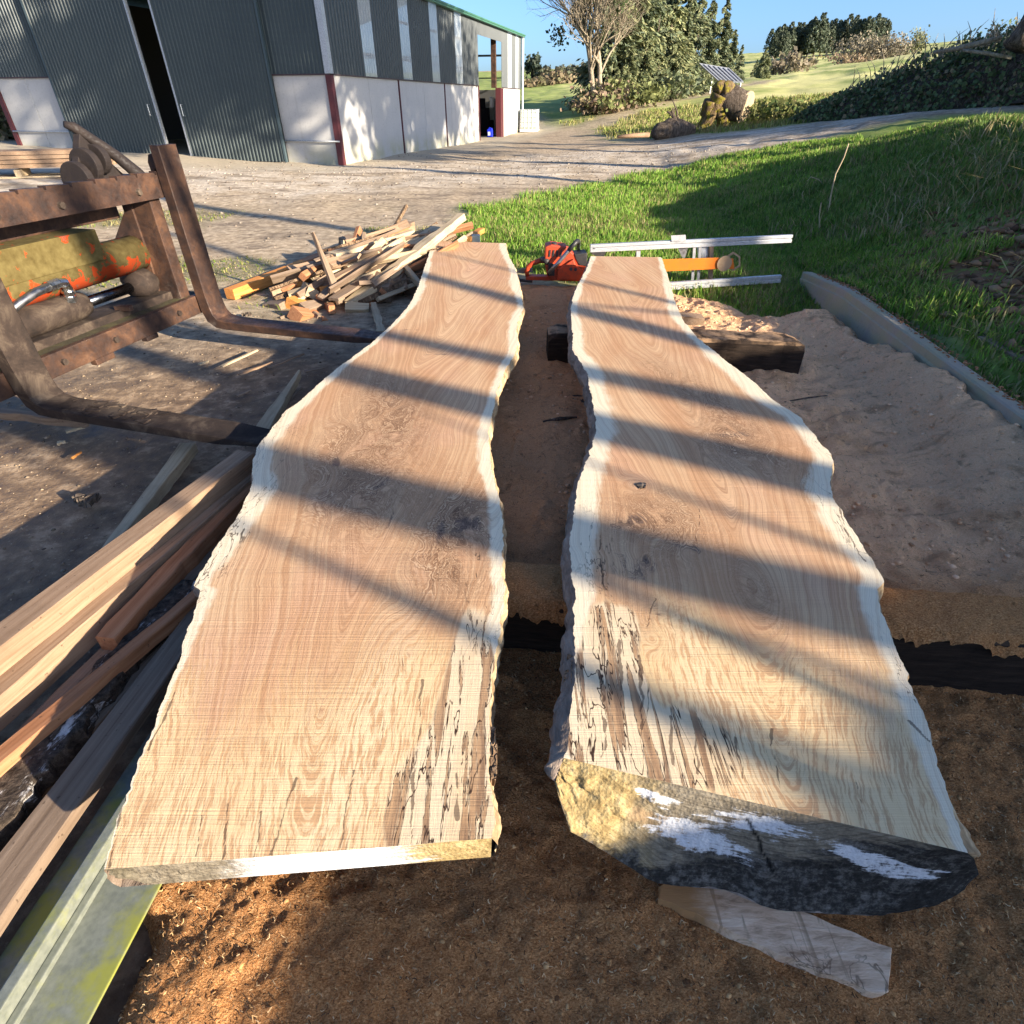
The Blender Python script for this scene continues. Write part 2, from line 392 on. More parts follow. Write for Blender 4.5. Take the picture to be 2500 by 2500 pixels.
def _tps_fit(c):
    n = len(c); X = c[:, :2] / 50
    d = np.linalg.norm(X[:, None] - X[None], axis=-1)
    K = np.sqrt(d * d + 1e-6) ** 1.0
    A = np.zeros((n + 3, n + 3)); A[:n, :n] = K + np.eye(n) * 1e-4; A[:n, n] = 1; A[:n, n + 1:] = X; A[n, :n] = 1; A[n + 1:, :n] = X.T
    return np.linalg.solve(A, np.concatenate([c[:, 2], np.zeros(3)]))
_tw = _tps_fit(_cp)
def terr(x, y):
    x = np.asarray(x, float); y = np.asarray(y, float); sh = x.shape
    X = np.stack([x.ravel(), y.ravel()], 1) / 50; out = np.zeros(len(X)); n = len(_cp)
    for i in range(n):
        d2 = ((X - _cp[i, :2] / 50) ** 2).sum(1); out += _tw[i] * np.sqrt(d2 + 4e-4)
    out += _tw[n] + X @ _tw[n + 1:]
    z = out.reshape(sh)
    r = np.hypot(x, y)
    z = z * sstep(5, 16, r) + bank(x, y)
    z = z - 0.045 * (1 - sstep(5.5, 8, r)) * (x < 3)
    z = z + fbm(x * .35, y * .35, 3, 3) * 0.06 * sstep(5, 12, r) * (1 + sstep(30, 90, r) * 6) + fbm(x * 2.2, y * 2.2, 5, 3) * 0.018 * (1 - sstep(30, 60, r)) * sstep(1.5, 5, r)
    bk = (x > kerb_x(y) + .2) & (r < 26)
    z = z + bk * (fbm(x * 1.3, y * 1.3, 31, 4) * 0.10) * (x < 12)
    return z
def tz(x, y): return float(terr(np.array([x]), np.array([y]))[0])
def poly_sdf(x, y, poly):
    """signed distance, positive inside"""
    x = np.asarray(x, float); y = np.asarray(y, float)
    P_ = np.array(poly, float); d = np.full(x.shape, 1e9); ins = np.zeros(x.shape, bool)
    for i in range(len(P_)):
        a = P_[i]; b = P_[(i + 1) % len(P_)]; e = b - a
        t = np.clip(((x - a[0]) * e[0] + (y - a[1]) * e[1]) / (e @ e), 0, 1)
        d = np.minimum(d, np.hypot(x - a[0] - t * e[0], y - a[1] - t * e[1]))
        c = ((a[1] > y) != (b[1] > y)) & (x < (b[0] - a[0]) * (y - a[1]) / (b[1] - a[1] + 1e-12) + a[0])
        ins ^= c
    return np.where(ins, d, -d)
LAWN = [(-1.3, 7.6), (-1.2, 9.2), (-.75, 11.6), (.5, 14.2), (2.7, 17.3), (5.5, 19.4), (8.4, 20.8), (12.5, 21.4), (20, 19), (40, 14), (60, -60), (2.2, -60), (2.2, -4), (2.75, 3), (3.0, 5.2), (2.35, 5.35), (2.0, 6.0), (1.2, 6.5), (.2, 6.7), (-.3, 7.1)]
SAW = [(-1.02, -1.5), (-.98, .7), (-1.05, 2), (-.9, 3.4), (-.75, 5), (-.6, 6.3), (.2, 6.6), (1.3, 6.45), (2.05, 5.9), (2.45, 5.35), (2.95, 5.3), (2.95, 2), (2.6, -1.5)]
def seg_d(x, y, pl):
    d = np.full(np.shape(x), 1e9)
    for a, b in zip(pl[:-1], pl[1:]):
        e = np.array(b) - np.array(a)
        t = np.clip(((x - a[0]) * e[0] + (y - a[1]) * e[1]) / (e @ e), 0, 1)
        d = np.minimum(d, np.hypot(x - a[0] - t * e[0], y - a[1] - t * e[1]))
    return d
def masks(x, y):
    n = fbm(x * .9, y * .9, 11, 4)
    lawn = sstep(-.35, .45, poly_sdf(x, y, LAWN) + n * .55)
    beyond = sstep(-1, 1.2, poly_sdf(x, y, [(5.2, 31), (4.5, 36), (3, 44), (1.5, 52), (-30, 60), (-400, 60), (-600, 600), (600, 600), (600, 0), (60, 18), (30, 24.5), (18, 26), (12, 28.2), (8.6, 29.6)]) + n * 1.2)
    path = 1 - sstep(.8, 2.2, seg_d(x, y, [(1.5, 34), (5, 42), (11, 52), (17, 62), (26, 74)]) + n * .9)
    gr = np.maximum(lawn, beyond * (1 - path * .9))
    tr = 1 - sstep(2.2, 4.4, seg_d(x, y, [(-30, 14), (-14, 15.5), (-6, 16.5), (0, 20), (4, 23.5), (9, 25.3), (14, 25.6), (22, 23.5)]) + n * 1.2)
    apron = sstep(-.5, .8, poly_sdf(x, y, [(-25, 18), (-10, 18.2), (-5, 18.5), (-3.5, 21), (0, 30), (3.5, 44), (0, 50), (-8, 24), (-22, 30)]) + n * .8)
    weeds = sstep(-.02, .34, fbm(x * .55, y * .55, 23, 4) + .25 * np.exp(-((x + 1.6) / 1.8) ** 2 - ((y - 9) / 1.8) ** 2)) * (1 - sstep(10, 13, y)) * sstep(4.5, 7, y) * (x < 0) * .8
    soil = (1 - sstep(1.8, 4.2, np.hypot(x + 1.5, (y - 1.8) * .9) + n * .8)) 
    return gr, tr, apron, weeds, soil
# polar sheet centred under the camera, out to the horizon
nr, na = 250, 760
rr = np.concatenate([[0.0], np.geomspace(0.25, 640, nr - 1)])
aa = np.linspace(0, 2 * np.pi, na + 1)
# more rays where the camera looks
aa = aa + 0.55 * np.sin(2 * (aa - np.pi / 2)) * -0.5
aa = np.sort(aa)
GX = rr[:, None] * np.cos(aa)[None]; GY = rr[:, None] * np.sin(aa)[None]
GZ = terr(GX, GY)
gr_, tr_, ap_, we_, so_ = masks(GX, GY)
g = G('ground_earth', 0.95, 0.15); o = g.geo()
n1 = g.noise(o, 0.8, 6, 0.6); n2 = g.noise(o, 9, 6, 0.65); n3 = g.noise(o, 55, 4, 0.6); nv = g.vor(o, 34)
mud = g.ramp(n2, [(0.3, (0.085, 0.056, 0.036)), (0.52, (0.22, 0.15, 0.095)), (0.72, (0.46, 0.335, 0.22))])
yard = g.ramp(n2, [(0.28, (0.17, 0.125, 0.08)), (0.5, (0.4, 0.31, 0.21)), (0.72, (0.64, 0.51, 0.36))])
grav = g.ramp(n2, [(0.3, (0.34, 0.275, 0.2)), (0.5, (0.56, 0.47, 0.36)), (0.7, (0.74, 0.65, 0.52))])
bits = g.rmp(nv, 0.06, 0.13, 1, 0)
c = g.mix(g.at('soil'), yard, mud)
c = g.mix(g.ma('MULTIPLY', g.rmp(n3, 0.62, 0.72), 0.6), c, (0.45, 0.36, 0.24))
trm = g.ma('MULTIPLY', g.at('track'), g.rmp(n1, 0.36, 0.56))
c = g.mix(trm, c, grav)
nb_ = g.noise(g.mp(o, (0.55, 1.5, 1), rot=(0, 0, -0.18)), 1, 6, 0.7, 0.4)
c = g.mix(g.ma('MULTIPLY', g.rmp(nb_, 0.5, 0.62, 0, 0.75), g.ma('SUBTRACT', 1, g.at('soil'))), c, g.ramp(n2, [(0.3, (0.12, 0.09, 0.065)), (0.7, (0.27, 0.21, 0.15))]))
c = g.mix(g.ma('MULTIPLY', g.rmp(nb_, 0.36, 0.42, 0.65, 0), g.at('track')), c, (0.72, 0.65, 0.54))
c = g.mix(g.ma('MULTIPLY', g.at('apron'), 0.75), c, g.mix(n2, (0.36, 0.3, 0.215), (0.55, 0.48, 0.36)))
c = g.mix(g.ma('MULTIPLY', g.at('weeds'), g.rmp(n3, 0.4, 0.6)), c, (0.1, 0.12, 0.03))
n4 = g.noise(o, 0.11, 5, 0.6)
gc = g.ramp(g.ma('MULTIPLY_ADD', n2, 0.35, g.ma('MULTIPLY', n1, 0.65)), [(0.36, (0.12, 0.185, 0.03)), (0.52, (0.2, 0.27, 0.055)), (0.66, (0.33, 0.32, 0.11))])
dry = g.ramp(n2, [(0.3, (0.52, 0.49, 0.17)), (0.7, (0.72, 0.66, 0.3))])
gc = g.mix(g.ma('MULTIPLY', g.at('dry'), g.rmp(n4, 0.38, 0.6, 0.15, 1)), gc, dry)
c = g.mix(g.at('grass'), c, gc)
c = g.mix(g.ma('MULTIPLY', g.at('earthbank'), g.rmp(n2, 0.38, 0.5)), c, g.mix(n2, (0.07, 0.036, 0.02), (0.3, 0.155, 0.08)))
h = g.ma('ADD', g.ma('MULTIPLY', n2, 1.0), g.ma('ADD', g.ma('MULTIPLY', n3, 0.5), g.ma('MULTIPLY', bits, 0.25)))
ground_m = g.done(c, g.bump(h, 0.42, 0.025), g.ma('SUBTRACT', 0.95, g.ma('MULTIPLY', g.at('soil'), g.rmp(n2, 0.35, 0.6, 0.45, 0.1))))
dry_ = np.clip(sstep(24, 60, np.hypot(GX, GY)) * sstep(2, 12, GX - (GY - 40) * .05) + .25 * sstep(20, 30, np.hypot(GX, GY)), 0, 1)
eb_ = 1.8 * np.exp(-((GX - 4.1) / .8) ** 2 - ((GY - 5.0) / 1.2) ** 2) + .8 * np.exp(-((GX - 3.6) / .5) ** 2 - ((GY - 3.2) / 1.0) ** 2)
ground = np_mesh('ground', np.stack([GX, GY, GZ], -1).reshape(-1, 3), grid_faces(nr, na + 1), ground_m,
    attrs=dict(grass=gr_, track=tr_, apron=ap_, weeds=we_, soil=so_, dry=dry_, earthbank=np.clip(eb_, 0, 1)), kind='structure')

# ---------------------------------------------------------------- sawdust sheet round the sawing bed
def saw_z(x, y):
    z = 0.006 + fbm(x * 2.4, y * 2.4, 41, 5) * 0.035 + fbm(x * 9, y * 9, 43, 4) * (0.012 + .008 * sstep(.8, 1.4, x)) + fbm(x * 26, y * 26, 44, 3) * .006 + (fbm(x * 14, y * 14, 45, 4) * .014 + fbm(x * 48, y * 48, 49, 3) * .004 - np.clip(.05 - np.abs(fbm(x * 3, y * 4.5, 46, 5)), 0, 1) * .13 * np.clip(fbm(x * 1.7, y * 1.7, 48, 2) * 3, 0, 1)) * (1 - sstep(1.0, 1.5, y))
    rid = 1 - np.abs(fbm(x * 3.1 + y * .5, y * 4.3, 47, 4)) * 2
    z = z + np.clip(rid - .62, 0, 1) * 0.045 * sstep(.3, 1.2, y)
    for (px, py, sx, sy, a) in ((2.6, 5.0, .35, .4, .12), (2.7, 3.9, .22, .9, .16), (2.6, 3.0, .2, .7, .14), (2.45, 1.8, .22, .8, .12), (1.55, 4.95, .5, .35, .02), (.9, 3.55, .35, .2, .05), (1.5, 3.75, .4, .15, .04), (2.05, 4.1, .22, .18, .05), (2.6, 2.6, .3, .8, .07), (.3, 3.0, .2, .5, .03), (-.8, .3, .5, .5, .03), (.15, 2.0, .1, .2, .04)):
        z = z + a * np.exp(-((x - px) / sx) ** 2 - ((y - py) / sy) ** 2)
    r2 = np.random.default_rng(5)
    for k in range(110):
        a, b = r2.uniform(.95, 2.6), r2.uniform(1.6, 4.3); s = r2.uniform(.03, .08); t = r2.uniform(0, 3.14)
        u = (x - a) * math.cos(t) + (y - b) * math.sin(t); v = -(x - a) * math.sin(t) + (y - b) * math.cos(t)
        z = z - r2.uniform(.012, .038) * np.exp(-(u / s) ** 2 - (v / (s * 1.9)) ** 2)
    e = poly_sdf(x, y, SAW) + fbm(x * 3, y * 3, 51, 4) * .16
    return z * np.clip(e * 4, 0, 1) - 0.09 * (1 - sstep(-.02, .14, e))
xs = np.concatenate([np.linspace(-1.3, 1.7, 400), np.linspace(1.712, 3.05, 120)]); ys = np.concatenate([np.linspace(-1.4, .1, 50), np.linspace(.107, 1.4, 190), np.linspace(1.41, 6.8, 330)])
SX, SY = np.meshgrid(xs, ys, indexing='ij'); SZ = saw_z(SX, SY)
g = G('sawdust', 0.97, 0.08); o = g.geo()
n1 = g.noise(o, 2.2, 5, 0.6); n2 = g.noise(o, 30, 6, 0.7, 0.4); n3 = g.noise(g.mp(o, (1, 1.6, 1)), 170, 4, 0.65, 0.6); lump = g.noise(o, 13, 5, 0.62, 0.5)
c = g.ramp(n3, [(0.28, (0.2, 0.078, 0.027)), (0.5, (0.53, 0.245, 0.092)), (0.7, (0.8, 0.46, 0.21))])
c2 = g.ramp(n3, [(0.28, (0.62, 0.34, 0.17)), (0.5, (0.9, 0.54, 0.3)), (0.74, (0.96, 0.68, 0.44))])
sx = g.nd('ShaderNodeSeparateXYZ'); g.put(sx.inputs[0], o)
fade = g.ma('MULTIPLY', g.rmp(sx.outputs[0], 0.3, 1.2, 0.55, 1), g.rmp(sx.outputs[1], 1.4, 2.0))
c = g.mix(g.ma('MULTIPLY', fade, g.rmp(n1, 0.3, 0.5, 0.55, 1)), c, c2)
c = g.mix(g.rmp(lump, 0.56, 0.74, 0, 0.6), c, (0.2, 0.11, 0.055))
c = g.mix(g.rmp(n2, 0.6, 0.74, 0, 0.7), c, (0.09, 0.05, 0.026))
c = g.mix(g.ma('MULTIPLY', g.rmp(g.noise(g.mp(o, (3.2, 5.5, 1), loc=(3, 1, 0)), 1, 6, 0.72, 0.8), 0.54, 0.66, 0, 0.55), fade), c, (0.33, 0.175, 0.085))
h = g.ma('ADD', g.ma('MULTIPLY', lump, 2.0), g.ma('ADD', n2, g.ma('MULTIPLY', n3, 0.6)))
saw_m = g.done(c, g.bump(h, 0.9, 0.02))
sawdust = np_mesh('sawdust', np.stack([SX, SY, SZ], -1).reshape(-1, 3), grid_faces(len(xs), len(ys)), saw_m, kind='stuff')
def top_z(x, y):
    return np.maximum(saw_z(x, y), terr(x, y))

# loose shavings on the sawdust
def vcol_mat(name, rough=0.9, spec=0.15, trans=0.0):
    g = G(name, rough, spec)
    a = g.nd('ShaderNodeVertexColor', layer_name='tint')
    if trans: g.set('Subsurface Weight', 0.0)
    return g.done(a.outputs[0])
def add_tint(o, col):
    me = o.data; at = me.color_attributes.new('tint', 'FLOAT_COLOR', 'POINT')
    c = np.concatenate([np.asarray(col, np.float32), np.ones((len(col), 1), np.float32)], 1); at.data.foreach_set('color', c.ravel())
def shavings(n, xr, yr, smin, smax, seed, name, cols):
    r = np.random.default_rng(seed)
    x = r.uniform(*xr, n * 2); y = r.uniform(*yr, n * 2)
    ok = (poly_sdf(x, y, SAW) > .05); x, y = x[ok][:n], y[ok][:n]; n = len(x)
    z = saw_z(x, y); L = r.uniform(smin, smax, n) ; W = r.uniform(.0005, .0012, n); a = r.uniform(0, 2 * np.pi, n); tl = r.normal(0, .35, n)
    d = np.stack([np.cos(a) * np.cos(tl), np.sin(a) * np.cos(tl), np.sin(tl)], 1); s = np.stack([-np.sin(a), np.cos(a), r.normal(0, .5, n)], 1)
    c = np.stack([x, y, z + .003 + np.abs(np.sin(tl)) * L * .4], 1); cu = r.normal(0, .3, n)
    V = []
    for k, (t, b) in enumerate(((-.5, 0), (0, 1), (.5, 0))):
        m = c + d * (L * t)[:, None] + s * (cu * L * b)[:, None] + np.array([0, 0, 1]) * (b * L * .12)[:, None]
        V += [m - s * W[:, None], m + s * W[:, None]]
    V = np.stack(V, 1).reshape(-1, 3); b = np.arange(n)[:, None] * 6
    Fq = np.concatenate([b + np.array([0, 1, 3, 2]), b + np.array([2, 3, 5, 4])])
    ob = np_mesh(name, V, Fq, vcol_mat(name + '_fibre'), kind='stuff', smooth=False)
    cc = np.array(cols)[r.integers(0, len(cols), n)] * r.uniform(.7, 1.2, (n, 1)); add_tint(ob, np.repeat(cc, 6, 0)); return ob
shavings(24000, (-1.0, 1.8), (.05, 1.45), .003, .013, 3, 'wood_shavings', [(.4, .23, .1), (.5, .32, .15), (.6, .42, .23), (.3, .16, .07), (.17, .085, .04), (.1, .055, .03)])
shavings(9000, (-.3, 2.9), (1.35, 5.5), .006, .02, 4, 'wood_shavings', [(.5, .34, .22), (.3, .18, .1), (.2, .12, .07), (.12, .07, .04)])

# ---------------------------------------------------------------- grass blades
def blades(n, samp, hmin, hmax, seed, name, cols, lean=.35, wid=.0045, segs=2, drymix=0.1):
    r = np.random.default_rng(seed); x, y = samp(r, n); n = len(x)
    z = terr(x, y) - .01
    cl = .65 + .7 * np.clip(fbm(x * 1.1, y * 1.1, 61, 3) + .35, 0, 1)
    H = r.uniform(hmin, hmax, n) * cl; W = wid * r.uniform(.7, 1.5, n) * (1 + np.hypot(x, y) * .07); a = r.uniform(0, 2 * np.pi, n)
    ld = r.uniform(0, 2 * np.pi, n); l = np.abs(r.normal(0, lean, n)) * H
    b = np.stack([x, y, z], 1); s = np.stack([np.cos(a), np.sin(a), 0 * a], 1); dv = np.stack([np.cos(ld), np.sin(ld), 0 * a], 1); U = np.array([0, 0, 1.])
    m = b + U * (H * .55)[:, None] + dv * (l * .35)[:, None]; t = b + U * (H * (1 - np.clip(l / H, 0, .8) * .35))[:, None] + dv * l[:, None]
    V = np.stack([b - s * W[:, None], b + s * W[:, None], m + s * W[:, None] * .8, m - s * W[:, None] * .8, t], 1).reshape(-1, 3)
    i = np.arange(n)[:, None] * 5
    Ft = np.concatenate([i + np.array([0, 1, 2]), i + np.array([0, 2, 3]), i + np.array([3, 2, 4])])
    ob = np_mesh(name, V, Ft, grass_m, kind='stuff', smooth=False)
    cc = np.array(cols)[r.integers(0, len(cols), n)] * r.uniform(.75, 1.25, (n, 1))
    d = r.uniform(0, 1, n) < drymix * (1 + 2 * sstep(.0, .5, fbm(x * .7, y * .7, 67, 3))); cc[d] = np.array((.34, .29, .13)) * r.uniform(.6, 1.2, (d.sum(), 1))
    add_tint(ob, np.repeat(cc, 5, 0)); return ob
g = G('grass_blade', 0.6, 0.25)
a = g.nd('ShaderNodeVertexColor', layer_name='tint')
tr = g.nd('ShaderNodeBsdfTranslucent'); g.put(tr.inputs[0], a.outputs[0]); mx = g.nd('ShaderNodeMixShader'); mx.inputs[0].default_value = 0.3
g.set('Base Color', a.outputs[0]); g.t.links.new(g.b.outputs[0], mx.inputs[1]); g.t.links.new(tr.outputs[0], mx.inputs[2]); g.t.links.new(mx.outputs[0], g.out.inputs[0])
grass_m = g.m
GREENS = [(.14, .28, .03), (.19, .35, .04), (.11, .22, .025), (.25, .38, .06), (.25, .29, .07)]
def samp_lawn(x0, x1, y0, y1, dens_pow=1.0, keep=None):
    def f(r, n):
        x = r.uniform(x0, x1, n); y = y0 + (y1 - y0) * r.uniform(0, 1, n) ** dens_pow
        gm = masks(x, y)[0]; k = (gm > r.uniform(.35, .95, n)) & (np.abs(x) < .95 * y + 1.2)
        if keep is not None: k &= keep(x, y, r)
        return x[k], y[k]
    return f
nk = lambda x, y, r: (x < kerb_x(y) - .0) | (x > kerb_x(y) + .10) | (y > 6.35)
blades(75000, samp_lawn(-1.6, 4.2, 5.2, 12, 1.25, nk), .05, .14, 21, 'grass', GREENS, .5, .0035, 2, .12)
blades(60000, samp_lawn(-1.5, 9, 11, 22, 1.0), .07, .17, 22, 'grass', GREENS, .5, .004, 2, .12)
thin = lambda x, y, r: r.uniform(0, 1, len(x)) > .97 * np.clip(1.8 * np.exp(-((x - 4.1) / .8) ** 2 - ((y - 5.0) / 1.2) ** 2) + .8 * np.exp(-((x - 3.6) / .5) ** 2 - ((y - 3.2) / 1.0) ** 2), 0, 1)
blades(90000, samp_lawn(2.9, 8.5, 2.6, 14, 1.1, lambda x, y, r: nk(x, y, r) & thin(x, y, r)), .05, .15, 23, 'grass', [(.11, .2, .035), (.15, .235, .045), (.09, .155, .03), (.18, .24, .06)], .55, .0042, 2, .12)
blades(5200, samp_lawn(2.9, 6.8, 2.8, 9, 1.0, lambda x, y, r: (fbm(x * .9, y * .9, 71, 3) > .1) & (x > kerb_x(y) + .3)), .1, .3, 24, 'dry_grass', [(.33, .27, .15), (.26, .2, .11), (.4, .33, .18), (.13, .17, .04)], 1.1, .004, 2, .5)
blades(45000, samp_lawn(3, 26, 26, 45, 1.0), .12, .34, 25, 'meadow_grass', [(.2, .28, .05), (.3, .31, .085), (.16, .22, .04), (.42, .37, .15)], .5, .006, 2, .25)
def samp_kerb(r, n):
    y = r.uniform(2.4, 7.4, n); k = r.uniform(0, 1, n) < .6; x = np.where(k | (y < 5.4), kerb_x(y) + .115 + r.uniform(0, 1, n) ** 1.5 * .55, kerb_x(y) - r.uniform(0, 1, n) ** 1.4 * .45); k2 = r.uniform(0, 1, n) < sstep(2.0, 5.5, y); return x[k2], y[k2]
blades(11000, samp_kerb, .05, .15, 29, 'kerb_grass', GREENS, .6, .0035, 2, .15)
def samp_kend(r, n):
    y = r.uniform(5.5, 8.2, n); x = kerb_x(y) + r.uniform(-.75, .75, n); return x, y
blades(10000, samp_kend, .06, .16, 30, 'kerb_grass', GREENS, .6, .0035, 2, .12)
def samp_near(r, n):
    y = r.uniform(-3.5, 3.2, n); x = kerb_x(y) + .12 + r.uniform(0, 1, n) ** 1.2 * 3.6; return x, y
blades(42000, samp_near, .06, .18, 35, 'bank_grass', [(.11, .2, .035), (.15, .235, .045), (.09, .155, .03), (.22, .24, .08)], .6, .0045, 2, .18)
# weeds in the yard
def samp_weeds(r, n):
    x = r.uniform(-7, .2, n); y = r.uniform(5, 13.5, n); k = masks(x, y)[3] > r.uniform(.25, 1.2, n); return x[k], y[k]
blades(42000, samp_weeds, .025, .075, 26, 'yard_weeds', [(.16, .22, .035), (.25, .25, .06), (.12, .18, .025)], .8, .004, 2, .3)

# ---------------------------------------------------------------- stones lying on the yard and track (too many to count)
def stones(n, samp, smin, smax, seed, cols, name='gravel'):
    r = np.random.default_rng(seed); x, y = samp(r, n); n = len(x); z = terr(x, y)
    ico = np.array([(0, 0, 1), (.9, 0, .2), (.28, .85, .25), (-.72, .53, .2), (-.72, -.53, .15), (.28, -.85, .2), (.6, .5, -.5), (-.5, .3, -.5), (-.1, -.7, -.5)])
    tri = np.array([(0, 1, 2), (0, 2, 3), (0, 3, 4), (0, 4, 5), (0, 5, 1), (1, 6, 2), (2, 6, 7), (2, 7, 3), (3, 7, 4), (4, 7, 8), (4, 8, 5), (5, 8, 1), (1, 8, 6)])
    S = smin + (smax - smin) * r.uniform(0, 1, n) ** 3; a = r.uniform(0, 6.28, n)
    Vb = ico[None] * (1 + r.uniform(-.25, .25, (n, 9, 3))) * np.stack([S, S * r.uniform(.6, 1, n), S * r.uniform(.35, .7, n)], 1)[:, None]
    X = Vb[..., 0] * np.cos(a)[:, None] - Vb[..., 1] * np.sin(a)[:, None]; Y = Vb[..., 0] * np.sin(a)[:, None] + Vb[..., 1] * np.cos(a)[:, None]
    V = np.stack([X + x[:, None], Y + y[:, None], Vb[..., 2] + z[:, None] + S[:, None] * .1], -1).reshape(-1, 3)
    Ft = (np.arange(n)[:, None, None] * 9 + tri[None]).reshape(-1, 3)
    ob = np_mesh(name, V, Ft, vcol_mat(name + '_stone'), kind='stuff', smooth=False)
    add_tint(ob, np.repeat(np.array(cols)[r.integers(0, len(cols), n)] * r.uniform(.7, 1.2, (n, 1)), 9, 0))
SC_ = [(.2, .165, .13), (.27, .23, .185), (.15, .12, .095), (.33, .29, .24)]
def s1(r, n):
    x = r.uniform(-9, 7, n); y = r.uniform(8, 27, n); m = masks(x, y); k = (m[0] < .4) & (r.uniform(0, 1, n) < .25 + m[1]); return x[k], y[k]
stones(9000, s1, .008, .045, 31, SC_)
def s2(r, n):
    x = r.uniform(-5.5, -1.1, n); y = r.uniform(1.2, 8, n); return x, y
stones(6000, s2, .003, .014, 32, [(.2, .15, .1), (.3, .23, .16), (.14, .1, .075), (.33, .25, .17)])

def s3(r, n):
    x = r.normal(4.1, .75, n); y = r.normal(5.0, 1.1, n); k = x > kerb_x(y) + .35; return x[k], y[k]
stones(2600, s3, .012, .075, 33, [(.16, .085, .045), (.24, .13, .07), (.09, .05, .03), (.3, .18, .1)], 'earth_crumbs')
def ground_at(px, py):
    y = 2.5
    while y < 40:
        p = PY(px, py, y)
        if p.z <= tz(p.x, p.y): return p
        y += .05
    return p

def saw_clumps(n, xr, yr, smin, smax, seed, cols):
    def f(r, m):
        x = r.uniform(*xr, m); y = r.uniform(*yr, m); k = (poly_sdf(x, y, SAW) > .06) & (fbm(x * 2.6, y * 2.6, 99, 4) + r.normal(0, .25, m) > .05); return x[k], y[k]
    keep = globals()['terr']; globals()['terr'] = lambda x, y: saw_z(x, y) - .003
    stones(n, f, smin, smax, seed, cols, 'sawdust_clumps'); globals()['terr'] = keep
saw_clumps(14000, (-1.0, 1.9), (.0, 1.45), .0022, .011, 41, [(.5, .27, .11), (.36, .18, .07), (.2, .095, .04), (.58, .34, .15)])
saw_clumps(9000, (-.3, 3.0), (1.4, 5.6), .003, .02, 42, [(.8, .5, .29), (.55, .32, .17), (.82, .54, .33)])
# ---------------------------------------------------------------- the two live-edge slabs
L_LEFT = [(255,2122),(262.6,2082),(285,2008),(311,1934),(322,1894),(354,1820),(388,1740),(411,1678),(428,1638),(456,1552.5),(479,1475),(488,1441),(470,1431),(484,1412),(502.5,1380),(530,1333),(554,1300.6),(577,1268),(600,1221),(609.6,1198),(616.6,1161),(616.6,1123.6),(628,1091),(651.5,1063),(679.5,1026),(698,1002),(726,984),(773,942),(810,909),(900,843),(943.5,805),(974.5,774),(1002.5,740),(1021,700),(1033.5,662.5),(1046,625),(1058,588)]
L_RIGHT = [(1204,2047),(1207,2019),(1199,1962),(1194,1849),(1196,1775),(1199,1723),(1202,1649),(1211,1581),(1225,1507),(1231,1467),(1231,1430),(1227,1380),(1228,1330),(1227,1273),(1220,1226),(1208,1179),(1201,1155),(1198,1128),(1193,1088),(1195,1041),(1206,995),(1214,954),(1223,926.5),(1238.5,895),(1257,867),(1263,840),(1262,808),(1265,784),(1277,752.6),(1274,721.5),(1266.5,684),(1256,650),(1238.5,619),(1234,594)]
R_LEFT = [(1377,1850),(1385,1799),(1399.6,1685),(1405,1622),(1397,1571),(1407,1604),(1402,1542),(1403,1501),(1403,1451),(1395,1406),(1391,1368),(1393,1314),(1397,1273),(1403,1223),(1411,1182),(1425,1148),(1437,1114),(1451,1069),(1455.6,1027),(1449,994),(1441,953),(1435,915),(1420,886),(1395.6,853),(1400,828),(1395.6,795),(1393.5,754),(1402,712.5),(1420,679),(1435,650),(1443,625.5)]
R_LEFT = [p for p in R_LEFT if p != (1397,1571)]
R_RIGHT = [(2365,2083),(2353,2055),(2331,1975),(2302,1901),(2271,1793),(2245,1719),(2211,1639),(2177,1559),(2154,1497),(2143,1440),(2158,1421),(2120,1354.6),(2092,1308),(2064,1266),(2036,1219.5),(2027,1182),(2028,1164),(2033,1143),(2029,1110),(2004,1085),(1975,1044),(1950,1015),(1888,977.5),(1847,936),(1785,890.6),(1743,857),(1702,824),(1669,783),(1648,737),(1636,692),(1623,654.5),(1615,628)]
ZL, ZR = 0.322, 0.368
def edge_curve(px, z):
    q = np.array([tuple(P(a, b, z)) for a, b in px])[:, :2]
    q = q[np.argsort(q[:, 1], kind='stable')]
    q[:, 1] = np.maximum.accumulate(q[:, 1] + np.arange(len(q)) * 1e-6)
    return q
